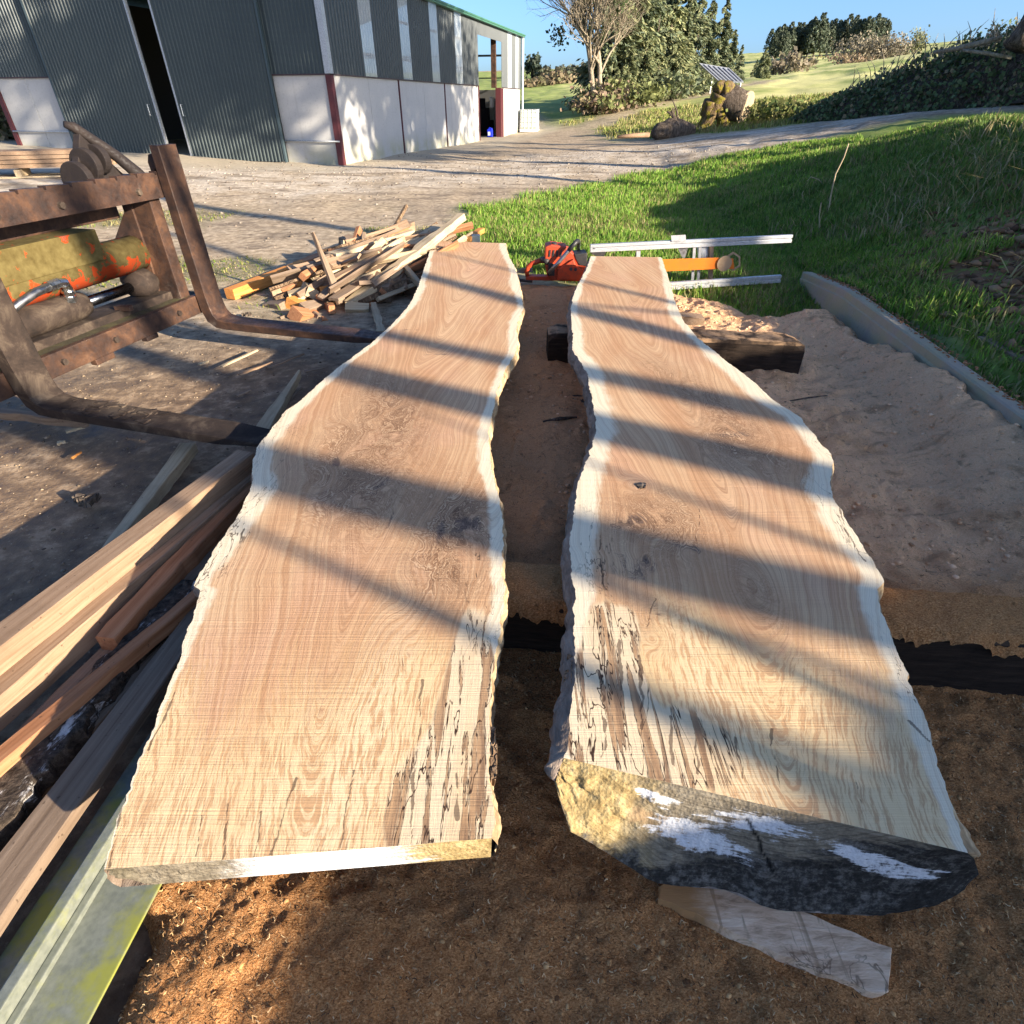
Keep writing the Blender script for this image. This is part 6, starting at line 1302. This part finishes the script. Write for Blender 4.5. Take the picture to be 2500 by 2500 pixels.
CON = [(.14, .17, .085), (.18, .2, .1), (.11, .14, .08), (.22, .22, .11), (.16, .19, .12)]
def conifer_meshes(seed, H, W, n, size, base=.04, cols=CON):
    r = np.random.default_rng(seed)
    nb = int(H * 7); cs = []; ds = []
    for k in range(nb):                       # whorled boughs, each a spray of cards
        h = base + (1 - base) * (k + r.uniform(0, 1)) / nb; Lb = W * (1 - h) ** .75 * r.uniform(.6, 1.15) + .12; az = r.uniform(0, 6.28); m = max(3, int(n / nb * (.4 + Lb / W)))
        t = r.uniform(.12, 1, m) ** .7; lift = .25 * (1 - h) ; wob = r.normal(0, .10 * Lb, (m, 3))
        x = np.cos(az) * t * Lb; y = np.sin(az) * t * Lb; z = h * H + t * Lb * lift - (t ** 2) * Lb * .35
        cs.append(np.stack([x, y, z], 1) + wob); ds.append(np.stack([np.cos(az) + 0 * t, np.sin(az) + 0 * t, .35 - 1.0 * t], 1) + r.normal(0, .38, (m, 3)))
    C = np.concatenate(cs); V, Fq = leaf_cards(C, size, r, .2, 3.4, .0, np.concatenate(ds))
    return V, Fq, tint(len(C), cols, r)
def tree_obj(name, label, cat, loc, crown, trunk_pts, trunk_rad, mat=NEEDLE, bark=None, group=None, scale=1, rot=0):
    root = thing(name, label, cat, (0, 0, 0), group)
    if crown is not None:
        V, Fq, tc = crown; o = np_mesh('crown', V, Fq, mat, root, smooth=False); add_tint(o, tc)
    mb = MB(); mb.tube(trunk_pts, trunk_rad, 7); t = mb.build('trunk', bark or M['bark'], root, smooth=True)
    root.location = loc; root.scale = (scale,) * 3; root.rotation_euler = (0, 0, rot); return root
# conifer belt behind the bare tree
kinds = [conifer_meshes(50, 10, 2.9, 17000, .15), conifer_meshes(51, 10, 2.4, 15000, .145), conifer_meshes(52, 10, 3.4, 18000, .16, .02, [(.17, .2, .1), (.22, .235, .11), (.13, .16, .085), (.26, .255, .12)])]
protos = []
belt = [(1482, 52, .92, 0), (1518, 54, .9, 2), (1552, 56, .86, 0), (1588, 57, .8, 1), (1618, 59, .78, 2), (1650, 61, .74, 0), (1682, 63, .70, 1), (1708, 65, .64, 0), (1738, 68, .66, 1), (1768, 72, .46, 0), (1792, 76, .34, 1), (1535, 62, 1.02, 1), (1600, 66, .9, 0), (1665, 70, .84, 1), (1566, 51.5, .42, 2), (1600, 53.5, .38, 2), (1636, 56, .38, 2), (1530, 50, .34, 2), (1665, 59, .28, 2), (1502, 49.2, .24, 2), (1850, 88, .32, 2), (1832, 92, .2, 0)]
names = ['dark spruce with narrow crown in the conifer belt', 'slim blue-green spruce in the conifer belt', 'broad bushy light green conifer in the conifer belt']
ordw = ['first', 'second', 'third', 'fourth', 'fifth', 'sixth', 'seventh', 'eighth', 'ninth', 'tenth', 'eleventh', 'twelfth', 'thirteenth', 'fourteenth', 'fifteenth', 'sixteenth']
blabel = {}; rows = (('in the front row of the conifer belt, counted from the bare tree', list(range(0, 11))), ('rising behind the front row of the conifer belt, from the left', [11, 12, 13]), ('among the small conifers at the foot of the belt, from the left', [19, 17, 14, 15, 16, 18]))
for txt, ids in rows:
    for n_, i_ in enumerate(ids): blabel[i_] = ordw[n_] + (' spruce ' if i_ < 14 else ' one ') + txt
blabel[20] = 'larger of two young conifers standing right of the solar panels'; blabel[21] = 'smaller of two young conifers standing right of the solar panels'
for i, (px, y, sc_, kd) in enumerate(belt):
    X = (px - 1250) / F_PX; x = X * y / 1.235; z = tz(x, y) - .15
    first = next((p for p, k2 in protos if k2 == kd), None)
    if first is None:
        o = tree_obj('conifer_tree', '', 'tree', (x, y, z), kinds[kd], [(0, 0, -.2), (0, 0, 5), (0.05, 0, 9.6)], [.17, .12, .02], group='conifers in the belt behind the bare tree'); protos.append((o, kd))
    else: o = copy_tree(first)
    o.location = (x, y, z); o.scale = (sc_,) * 3; o.rotation_euler = (0, 0, i * 1.7); o['label'] = blabel[i]
# the bare ash in front of the belt, and hedge trees
def bare(name, label, loc, H, rad, seed, nch, spread, up, bark, stems=1, group=None, minr=.008, lean=.18):
    r = np.random.default_rng(seed); root = thing(name, label, 'tree', (0, 0, 0), group); mb = MB(); tips = []
    for s in range(stems):
        d = Vector((r.normal(0, lean), r.normal(0, lean), 1)); grow(mb, (r.normal(0, .1) * (stems > 1), r.normal(0, .1) * (stems > 1), -.2), d, H * .62, rad * r.uniform(.7, 1), 0, r, .07, nch, spread, up, minr, tips)
    o = mb.build('branches', bark, root, smooth=True); root.location = loc; return root, tips
x, y = .1535 * 47 / 1.2223, 47; z = tz(x, y)
bt, tips = bare('bare_tree', 'tall pale leafless tree in front of the conifer belt', (x, y, z), 10.5, .20, 4, (9, 8, 7, 5), .58, .18, M['bark_pale'], 3, None, .0035, .2)
r = np.random.default_rng(3); cl = []
for k in range(6):
    t = tips[int(r.integers(0, len(tips)))]; cl += [(t.x * .6 + r.normal(0, .3), t.y * .6 + r.normal(0, .3), t.z * .7 + r.normal(0, .35)) for q in range(110)]
cl += [(-1.5 + r.normal(0, .35), r.normal(0, .3), 5.2 + r.normal(0, .6)) for q in range(260)] + [(-1.2 + r.normal(0, .3), r.normal(0, .3), 7.4 + r.normal(0, .6)) for q in range(220)]
V, Fq = leaf_cards(cl, .16, r); o = np_mesh('ivy', V + np.array([x, y, z]), Fq, LEAF, bt, smooth=False); add_tint(o, tint(len(cl), [(.04, .06, .02), (.06, .085, .03)], r))
r = np.random.default_rng(8); cl = [(x + r.normal(.2, .9), y - .3 + r.normal(0, .5), z + abs(r.normal(0, .55))) for k in range(1500)]
V, Fq = leaf_cards(cl, .2, r); br = np_mesh('bramble_bush', V, Fq, LEAF, None, smooth=False, origin=(x, y, z)); add_tint(br, tint(len(cl), [(.28, .2, .14), (.22, .17, .1), (.2, .2, .09)], r)); tag(br, 'dead reddish bramble bush round the foot of the bare tree', 'bush')
def bush(px, y, h, w_, n, cols, label, name='bush', size=.22, group=None, zoff=0):
    r = np.random.default_rng(int(px * 7 + y)); X = (px - 1250) / F_PX; x = X * y / 1.235; z = tz(x, y) + zoff
    k = max(3, n // 90); cc = [(x + r.normal(0, w_ * .45), y + r.normal(0, w_ * .35), z + h * r.uniform(.15, .8)) for q in range(k)]
    cl = [tuple(np.array(cc[q % k]) + r.normal(0, 1, 3) * np.array([w_ * .2, w_ * .2, h * .14])) for q in range(n)]
    cl = [(a, b, max(c, z + .02)) for a, b, c in cl]; V, Fq = leaf_cards(cl, size, r); root = thing(name, label, 'bush', (x, y, z), group)
    o = np_mesh('foliage', V, Fq, LEAF, root, smooth=False); add_tint(o, tint(len(cl), cols, r)); mb = MB()
    for q in range(5): mb.tube([(x, y, z - .1), tuple(cc[q % k])], [.03 * h, .006 * h], 5)
    mb.build('stem', M['bark'], root); return root
GREY = [(.24, .2, .14), (.29, .24, .17), (.19, .17, .1)]; OLV = [(.17, .19, .07), (.22, .23, .09), (.13, .15, .055)]
bush(1545, 47.5, 1.5, 2.6, 900, OLV, 'olive green shrub spilling from the conifer belt foot, left part')
bush(1625, 52, 1.7, 2.4, 900, CON, 'grey-green shrub at the conifer belt foot, right part')
bush(1730, 70, 1.6, 3, 600, GREY, 'leafless brown scrub beneath the solar panels', size=.3)
bush(1905, 95, 2.2, 3.5, 500, GREY, 'grey leafless scrub at the field edge right of the young conifers', size=.4)
bush(2100, 128, 4.6, 6.0, 3600, [(.22, .19, .13), (.27, .23, .16)], 'large bare hedge tree below the hilltop wood', 'hedge_tree', .3)
bush(2155, 128, 1.6, 4.0, 1600, [(.2, .19, .11), (.26, .23, .14)], 'lower bare hedge bush right of the large hedge tree', 'hedge_tree', .28)
bush(2195, 130, 4.2, 3.0, 900, [(.17, .18, .085), (.22, .22, .11)], 'upright olive hedge tree nearest the right-hand skyline', 'hedge_tree', .28)
bush(1960, 118, 1.8, 3, 300, GREY, 'small bare bush alone in the upper field', size=.45)
bush(2030, 122, 2.0, 7, 500, [(.22, .15, .1), (.26, .2, .12)], 'line of reddish scrub along the upper field edge', size=.3)
# wood on the hill top
hk = [conifer_meshes(70, 10, 2.6, 900, .8, .25, [(.055, .07, .045), (.075, .085, .055), (.045, .06, .04)]), conifer_meshes(71, 10, 3.0, 900, .85, .3, [(.06, .075, .045), (.085, .09, .055)])]
hk = [(np.concatenate([V[:, :2] * 1.0, (np.sign(V[:, 2:] - 5) * np.abs(V[:, 2:] - 5) ** .92 * 1.1 + 5)], 1), f_, t_) for V, f_, t_ in hk]
def hillc(seed):
    r = np.random.default_rng(seed); n = 5200; ns = 9; ox = r.uniform(-2.9, 2.9, ns); oy = r.uniform(-2.5, 2.5, ns); hh = r.uniform(8.6, 11.2, ns); k = r.integers(0, ns, n); u_ = r.uniform(0, 1, n) ** .85
    zz = 1.6 + (hh[k] - 1.6) * u_; rad = 1.75 * np.clip((1.03 - u_) / .38, 0.03, 1) ** .8 * np.sqrt(r.uniform(.2, 1.1, n)); a = r.uniform(0, 6.28, n)
    C = np.stack([ox[k] + rad * np.cos(a), oy[k] + rad * np.sin(a), zz], 1); C += (fbm(C[:, 0] * 2, C[:, 2] * 1.5, seed, 3) * .5)[:, None]
    V, Fq = leaf_cards(C, .45, r, .2, 2.0); return V, Fq, tint(n, [(.085, .11, .07), (.115, .13, .085), (.07, .09, .06)], r)
hk = [hillc(70), hillc(71)]; first = [None, None]
hill = [(1882, 0), (1897, 1), (1912, 0), (1928, 1), (1943, 1), (1958, 0), (1973, 1), (1988, 0), (2003, 1), (2018, 0), (2045, 1), (2060, 0), (2075, 0), (2090, 1), (2105, 0), (2120, 1)]
for i, (px, kd) in enumerate(hill):
    y = 236 + (i * 37) % 17; X = (px - 1250) / F_PX; x = X * y / 1.255; z = tz(x, y)
    if first[kd] is None:
        first[kd] = o = tree_obj('hill_tree', 'tree in the dark dense wood on the hilltop', 'tree', (x, y, z), hk[kd], [(0, 0, -.5), (0, 0, 5)], [.3, .2], group='trees of the hilltop wood')
    else: o = copy_tree(first[kd])
    o['label'] = ordw[i if i < 10 else i - 10] + (' tree from the left in the dark hilltop wood' if i < 10 else ' tree from the left in the smaller right-hand hilltop group')
    sc_ = (1.0 + .18 * math.sin(i * 2.3)) * (.84 - .0005 * abs(px - 1985)) ; o.location = (x, y, z - .3); o.scale = (sc_,) * 3; o.rotation_euler = (0, 0, i)
    if i >= 10: o['group'] = 'trees of the smaller right hilltop group'
# far hedges on the left skyline
for i, (px, y, h) in enumerate([(1285, 300, 7), (1296, 300, 8), (1308, 302, 7), (1318, 300, 4)]):
    bush(px, y, h, 3.4, 260, [(.05, .07, .05), (.07, .085, .06)], 'tree in the dark clump on the far left skyline', 'far_tree', 1.0, 'trees of the far left clump')
for i in range(16):
    px = 1322 + i * 9; bush(px, 296 + i, 2.6 + 1.2 * math.sin(i * 1.9), 4.5, 130, [(.1, .11, .07), (.13, .12, .085)], ordw[i] + ' hedge bush from the left on the far left skyline', 'far_bush', 1.0, 'hedge bushes on the far left skyline')
for i in range(14):
    px = 1283 + i * 12; bush(px, 205 + 2 * i, 1.8 + 1.2 * math.sin(i * 2.9), 6, 160, [(.19, .145, .09), (.15, .14, .07), (.22, .17, .1)], ordw[i] + ' brown scrub patch from the left at the foot of the far left hill', 'scrub', .9, 'scrub along the foot of the far left hill')
# vegetation at the left edge by the barn
for (dx, dy, h) in ((0, 0, 2.2), (1.1, 1.4, 2.6)):
    px = 12; y = 27 + dy; X = (px - 1250 - 8 * dx) / F_PX; x = X * y / 1.205; z = tz(x, y); r = np.random.default_rng(int(dx * 10 + 5)); cl = [(x + r.normal(0, .7), y + r.normal(0, .7), z + abs(r.normal(0, h * .5))) for k in range(1500)]
    V, Fq = leaf_cards(cl, .16, r); o = np_mesh('bush', V, Fq, LEAF, None, smooth=False, origin=(x, y, z)); add_tint(o, tint(len(cl), [(.17, .15, .08), (.12, .13, .06), (.22, .18, .11)], r)); tag(o, 'scrubby olive bush beyond the left end of the barn' if dx == 0 else 'second scrubby bush further behind the barn end', 'bush')

# ---------------------------------------------------------------- solar panels
a, b, c_, d_ = PY(1757, 201, 58), PY(1814, 201, 57.5), PY(1779, 168, 60), PY(1707, 156, 60.5); sp_ = thing('solar_array', 'blue solar panels with pale frames on a sloping rack in the field', 'solar panels', (a.x, a.y, tz(a.x, a.y)))
for k in range(6):
    t0, t1 = k / 6 + .012, (k + 1) / 6 - .012; q = [a.lerp(b, t0), a.lerp(b, t1), d_.lerp(c_, t1), d_.lerp(c_, t0)]; n_ = (q[1] - q[0]).cross(q[3] - q[0]).normalized()
    mb = MB(); mb.add(q + [p - n_ * .05 for p in q], [[0, 1, 2, 3], [7, 6, 5, 4], [0, 4, 5, 1], [1, 5, 6, 2], [2, 6, 7, 3], [3, 7, 4, 0]]); p_ = mb.build('panel', M['solar'], sp_)
    mb = MB()
    for i in range(4): mb.tube([q[i] + n_ * .01, q[(i + 1) % 4] + n_ * .01], .07, 4)
    mb.build('frame', M['aluminium'], p_)
mb = MB()
for t in (.1, .5, .9):
    for p in (a.lerp(b, t), d_.lerp(c_, t)): mb.tube([(p.x, p.y, tz(p.x, p.y) - .2), p], .06, 5)
mb.build('rack', M['galv'], sp_)

# ---------------------------------------------------------------- uprooted stump and branch wood beyond the track
ys = 31.5; s0 = PY(1770, 300, ys); s0.z = tz(s0.x, s0.y)
sr = thing('tree_stump', 'big uprooted mossy stump with a pale sawn face turned right', 'stump', s0)
r = np.random.default_rng(2)
def rough_tube(mb, pts, rads, n=14, amp=.18):
    q = np.array([tuple(p) for p in pts]); t0 = np.arange(len(q)); m_ = 5 * (len(q) - 1) + 1; t = np.linspace(0, len(q) - 1, m_)
    def cr_(y):
        yy = np.concatenate([[2 * y[0] - y[1]], y, [2 * y[-1] - y[-2]]]); i = np.minimum(t.astype(int), len(y) - 2); f = t - i; a, b, c, d = yy[i], yy[i + 1], yy[i + 2], yy[i + 3]
        return .5 * (2 * b + (c - a) * f + (2 * a - 5 * b + 4 * c - d) * f ** 2 + (3 * b - a - 3 * c + d) * f ** 3)
    pts = [Vector(v) for v in np.stack([cr_(q[:, i]) for i in range(3)], 1)]; rads = list(cr_(np.array(rads, float)))
    k = len(mb.v); mb.tube(pts, rads, n); 
    for i in range(k, len(mb.v)):
        v = mb.v[i]; f = float(fbm(np.array([v[0] * 2.3 + v[1]]), np.array([v[2] * 2.6]), 5, 4)[0]) * amp; c = Vector(pts[min(len(pts) - 1, (i - k) // n)]); d = Vector(v) - Vector(c); mb.v[i] = tuple(Vector(c) + d * (1 + f))
mb = MB(); rough_tube(mb, [PY(1752, 255, ys + .2), PY(1775, 250, ys), PY(1800, 255, ys - .1), PY(1818, 259, ys - .2)], [.35, .62, .62, .58], 16); mb.build('bole', M['bark'], sr, smooth=True)
mb = MB(); c = PY(1821, 262, ys - .3); ax = (PY(1832, 264, ys - .42) - PY(1818, 259, ys - .2)).normalized(); u_ = ax.cross(UPV).normalized(); v_ = u_.cross(ax)
rim = [c + (u_ * math.cos(t) * .56 + v_ * math.sin(t) * .60) for t in np.linspace(0, 6.28, 25)[:-1]]
mb.loft([[p - ax * .06 for p in rim], rim]); mb.build('sawn_end', M['timber_white'] if 'timber_white' in M else M['timber_pale'], sr)
mb = MB()
for pts, rd in (([(1760, 232), (1745, 262), (1722, 300), (1700, 322)], [.4, .36, .26, .2]), ([(1762, 222), (1775, 220), (1790, 228)], [.3, .36, .2]), ([(1735, 245), (1728, 268), (1716, 285)], [.3, .28, .18]), ([(1755, 262), (1765, 290), (1762, 318)], [.3, .3, .34]), ([(1748, 222), (1758, 214), (1772, 216)], [.22, .28, .24])):
    rough_tube(mb, [PY(a, b, ys - .2 + .1 * i) for i, (a, b) in enumerate(pts)], rd, 12)
mb.build('root', M['bark_mossy'], sr, smooth=True)
mb = MB(); rough_tube(mb, [PY(1590, 328, 29.8), PY(1610, 322, 29.8), PY(1650, 318, 30.2), PY(1690, 322, 30.6)], [.12, .38, .42, .25], 12, .3); o = mb.build('dark_log', M['bark'], smooth=True); tag(o, 'dark rotten log lying left of the mossy stump', 'log')
mb = MB()
for pts, rd in (([(1662, 318), (1648, 292), (1640, 272), (1645, 262)], [.1, .09, .06, .02]), ([(1648, 292), (1636, 276), (1628, 272)], [.06, .05, .02]), ([(1656, 300), (1652, 270), (1640, 240)], [.05, .04, .012]), ([(1644, 280), (1648, 262)], [.04, .01])): mb.tube([PY(a, b, 30) for a, b in pts], rd, 7)
o = mb.build('dead_branch', M['bark'], smooth=True); tag(o, 'forked dead branch sticking up from the dark rotten log', 'branch')
mb = MB(); mb.tube([PY(1508, 334, 27.5), PY(1545, 331, 27.6), PY(1585, 329, 27.7)], [.06, .08, .085], 8); o = mb.build('cut_log', M['timber_fresh'], smooth=True); tag(o, 'pale orange debarked log at the track edge', 'log')

# ---------------------------------------------------------------- ivy-covered mound on the right
mnd = [(12.2, 30.0, .25, .9), (13.6, 28.6, .9, 1.7), (15.2, 26.6, 1.5, 2.2), (17.0, 24.4, 2.0, 2.5), (19.0, 22.0, 2.8, 2.9), (22, 18.5, 3.4, 3.4), (26, 14, 3.6, 3.6), (30, 9.5, 3.4, 3.4)]
im = thing('ivy_mound', 'overgrown mound covered with dark ivy at the right edge beyond the track', 'mound', (19, 22, tz(19, 22)))
rings = []; mb = MB()
for i, (x, y, h, w_) in enumerate(mnd):
    a_ = mnd[max(0, i - 1)]; b_ = mnd[min(len(mnd) - 1, i + 1)]; d = Vector((b_[0] - a_[0], b_[1] - a_[1], 0)).normalized(); n_ = Vector((-d.y, d.x, 0)); z = tz(x, y)
    rings.append([Vector((x, y, z - .3)) + n_ * math.cos(t) * w_ * .8 + UPV * (math.sin(t) * h * .86 + .25) for t in np.linspace(0, math.pi, 9)])
mb.loft(rings, closed=False, caps=False); mb.build('earth', M['bark'], im, smooth=True)
r = np.random.default_rng(17); C = []
for k in range(30000):
    t = r.uniform(0, 1) ** .8 * (len(mnd) - 1.001); i = int(t); f = t - i; q = [mnd[i][j] * (1 - f) + mnd[i + 1][j] * f for j in range(4)]
    d = Vector((mnd[i + 1][0] - mnd[i][0], mnd[i + 1][1] - mnd[i][1], 0)).normalized(); n_ = Vector((-d.y, d.x, 0)); th = r.uniform(0, math.pi); rad = 1 + r.normal(0, .10) + .12 * math.sin(q[0] * 3 + th * 5) * math.sin(q[1] * 2.3)
    C.append((q[0] + n_.x * math.cos(th) * q[3] * .85 * rad, q[1] + n_.y * math.cos(th) * q[3] * .85 * rad, math.sin(th) * q[2] * rad))
C = np.array(C); C[:, 2] += terr(C[:, 0], C[:, 1]) - .05
V, Fq = leaf_cards(C, .13, r, .3, 1.1); o = np_mesh('ivy', V, Fq, LEAF, im, smooth=False); o['kind'] = 'stuff'; add_tint(o, tint(len(C), [(.11, .165, .07), (.14, .2, .085), (.09, .13, .06), (.2, .24, .11), (.28, .23, .14)], r))
def stickobj(name, label, pts, rad, mat='bark_pale', cat='branch'):
    mb = MB(); mb.tube(pts, rad, 7); tag(mb.build(name, M[mat], smooth=True), label, cat)
stickobj('fallen_branch', 'long pale fallen branch lying along the top of the ivy mound', [PY(2280, 128, 24), PY(2340, 118, 23.5), PY(2400, 103, 23), PY(2445, 92, 22.6)], [.05, .07, .08, .06])
stickobj('fallen_branch', 'thin pale branch sloping down right across the ivy mound', [PY(2350, 122, 22.5), PY(2410, 130, 22), PY(2470, 141, 21.6)], [.04, .05, .05])
stickobj('fallen_branch', 'dark reddish branch leaning on the left slope of the ivy mound', [PY(2172, 215, 27.5), PY(2200, 188, 27.3), PY(2232, 165, 27)], [.06, .06, .04], 'bark_brown')
stickobj('leaning_trunk', 'dark leaning tree trunk cut by the right picture edge above the ivy mound', [PY(2478, 118, 21.5), PY(2497, 92, 21.5), PY(2517, 60, 21.5), PY(2580, -60, 21.5), PY(2650, -260, 21.5)], [.36, .32, .3, .28, .22], 'bark', 'tree trunk')
mb = MB(); r = np.random.default_rng(6)
for k in range(60):
    px = r.uniform(2050, 2500); py = np.interp(px, [2050, 2200, 2300, 2420, 2500], [225, 165, 128, 100, 70]) + r.uniform(0, 18); yy = np.interp(px, [2050, 2500], [28, 22]); p = PY(px, py, yy); a_ = r.uniform(0, 6.28); L = r.uniform(.3, 1.1); mb.tube([p, p + Vector((math.cos(a_) * L * .3, math.sin(a_) * L * .3, L * .5)), p + Vector((math.cos(a_) * L * .6, math.sin(a_) * L * .6, L * .75))], [.018, .012, .004], 4)
mb.build('twigs', M['bark_pale'], im)
# rough tussocks on the verge
bush(1905, 33, .9, 3.2, 900, [(.2, .21, .07), (.28, .25, .1), (.14, .17, .05)], 'rough grassy bramble clump right of the mossy stump', size=.16)
bush(1990, 31, .7, 2.4, 600, [(.1, .14, .04), (.17, .18, .06)], 'low green bramble clump at the left toe of the ivy mound', size=.14)
# ---------------------------------------------------------------- trees on the bank behind the camera; their trunks and limbs throw the bands of shade
PQ = Vector((-SA.y, SA.x, 0))
def stem(A, zA, B, zB, D, rA, rB, up_ext, mb, tip=False, curve=.0):
    """stem whose shadow crosses A (far end) and B (near the sun) on the slabs: found by walking from both towards the sun"""
    A = P(*A, zA); B = P(*B, zB); mid = (A + B) / 2
    h = lambda p: p.dot(SA); base = h(mid) + D
    pA = A + SV * (base - h(A)); pB = B + SV * (base - h(B)); d = (pA - pB)
    if d.z < .02: return
    dn = d.normalized(); pts = []; g0 = pB
    # down to the ground
    k = 0; q = pB.copy(); low = []
    dz_ = dn.copy()
    while q.z > tz(q.x, q.y) - .2 and k < 40:
        q = q - dz_ * .35; dz_ = (dz_ + Vector((0, 0, .12))).normalized(); low.append((q.copy(), rB * (1 + .02 * k))); k += 1
    pts = low[::-1] + [(pB, rB), (pB.lerp(pA, .5), (rA + rB) / 2), (pA, rA)]
    q = pA.copy(); dz_ = dn.copy(); n = max(1, int(abs(up_ext) / .5))
    for i in range(n):
        q = q + dz_ * (up_ext / n); dz_ = (dz_ + Vector((0, 0, .10))).normalized(); pts.append((q.copy(), rA * (1 - (.95 if tip else .45) * (i + 1) / n)))
    mb.tube([p for p, _ in pts], [r_ for _, r_ in pts], 10); return pts
wood_trees = []
def shade_tree(label, args, crown=True, seed=0, crown_h=5.0, nch=(6, 5, 4), leaf=0, spread=.55):
    mb = MB(); pts = stem(*args, mb)
    if pts is None: return
    root = thing('bank_tree', label, 'tree', pts[0][0]); 
    mb.build('trunk', M['bark'], root, smooth=True)
    if crown:
        r = np.random.default_rng(seed); m2 = MB(); tips = []; top = pts[-1][0]
        for k in range(nch[0]):
            a = r.uniform(0, 6.28); i = r.integers(max(1, len(pts) - 5), len(pts)); q = pts[i][0]
            if q.z < 5.0: q = pts[-1][0]
            grow(m2, q, Vector((math.cos(a) * .8, math.sin(a) * .8, .9)), crown_h * r.uniform(.5, 1), pts[i][1] * .55, 1, r, .12, nch, spread, .12, .008, tips)
        m2.build('limbs', M['bark'], root, smooth=True)
        if leaf:
            idx = r.integers(0, len(tips), leaf); C = np.array([tuple(tips[i]) for i in idx]) + r.normal(0, .32, (leaf, 3)); V, Fq = leaf_cards(C, .16, r); o = np_mesh('ivy', V, Fq, LEAF, root, smooth=False); add_tint(o, tint(leaf, [(.045, .08, .03), (.06, .1, .035)], r))
    return root
# (A far end px, zA, B near end px, zB, distance, radius A, radius B, extension)
T = [
 ('slim bank tree whose shade falls far along the slabs', ((1100, 690), ZL, (1700, 833), ZR, 11.0, .075, .10, 4.5)),
 ('bank tree with a forked crown behind the camera', ((1085, 848), ZL, (1850, 998), ZR, 12.5, .085, .12, 5.0)),
 ('leaning bank tree behind the camera', ((1010, 948), ZL, (1850, 1135), ZR, 10.5, .13, .15, 5.0)),
 ('thickest bank tree, nearest the sawing bed', ((750, 1165), ZL, (1900, 1440), ZR, 9.5, .15, .135, 5.5)),
 ('slender bank sapling with a leaning stem', ((700, 1335), ZL, (1800, 1810), ZR, 8.0, .022, .05, 3.2)),
]
for i, (lb, a) in enumerate(T): shade_tree(lb, a, True, 30 + i, 4.2, (5, 4, 3), 0)
thin = [('thin straight sapling on the bank', ((1440, 690), ZR, (1660, 742), ZR, 9.5, .028, .034, 1.2)), ('whippy sapling on the bank', ((1700, 1512), ZR, (2240, 1705), ZR, 7.5, .018, .024, .5)),
 ('forked whip on the bank', ((1680, 1520), ZR, (2262, 1792), ZR, 7.0, .022, .03, .3)), ('young stem on the bank', ((1455, 1135), ZR, (2110, 1366), ZR, 9.0, .016, .026, .5)), ('low sapling on the bank', ((2050, 1848), ZR, (2302, 1947), ZR, 6.5, .018, .022, .2)), ('spindly sapling on the bank', ((1405, 742), ZR, (1650, 765), ZR, 11, .02, .028, .3))]
for i, (lb, a) in enumerate(thin):
    mb = MB(); p_ = stem(*a, mb, tip=True)
    if p_: tag(mb.build('sapling', M['bark'], smooth=True), lb, 'sapling')
# bigger ivied trees to the right, outside the picture; they shade the barn and the bank
def big_tree(x, y, H, rad, seed, leaf, label, nch=(7, 6, 5, 3), low=.35, spread=.6, lsize=.22):
    r = np.random.default_rng(seed); z = tz(x, y); root = thing('bank_tree', label, 'tree', (x, y, z)); mb = MB(); tips = []
    tp = [Vector((x, y, z - .3))]; d = Vector((r.normal(0, .05), r.normal(0, .05), 1))
    for k in range(8): d = (d + Vector((r.normal(0, .06), r.normal(0, .06), .05))).normalized(); tp.append(tp[-1] + d * H * .7 / 8)
    rd = [rad * (1 - .08 * k) for k in range(9)]; mb.tube(tp, rd, 10); mb.build('trunk', M['bark'], root, smooth=True); m2 = MB()
    for k in range(nch[0] * 2):
        t = low + (1 - low) * (k + r.uniform(0, 1)) / (nch[0] * 2); i = min(7, int(t * 8)); q = tp[i].lerp(tp[i + 1], t * 8 - i); a = r.uniform(0, 6.28)
        grow(m2, q, Vector((math.cos(a), math.sin(a), .55 + t * .5)), H * r.uniform(.26, .42), rd[i] * .42, 1, r, .13, nch, spread, .1, .012, tips)
    m2.build('limbs', M['bark'], root, smooth=True)
    if leaf:
        idx = r.integers(0, len(tips), leaf); C = np.array([tuple(tips[i]) for i in idx]) + r.normal(0, .38, (leaf, 3)); V, Fq = leaf_cards(C, lsize, r); o = np_mesh('ivy', V, Fq, LEAF, root, smooth=False); add_tint(o, tint(leaf, [(.045, .08, .03), (.06, .1, .035)], r))
    return root
big_tree(17.5, 11.0, 14, .34, 61, 24000, 'large ivy-clad tree on the bank out of view to the right', low=.5, lsize=.3)
big_tree(14.5, 8.4, 12.5, .30, 62, 9000, 'second ivied tree on the bank out of view to the right', low=.6, lsize=.28)
big_tree(21.0, 13.0, 12, .3, 63, 1800, 'third ivied tree on the bank out of view to the right', low=.55)
big_tree(13.5, -1.5, 13, .22, 64, 0, 'bare tree on the bank behind the camera', low=.62)
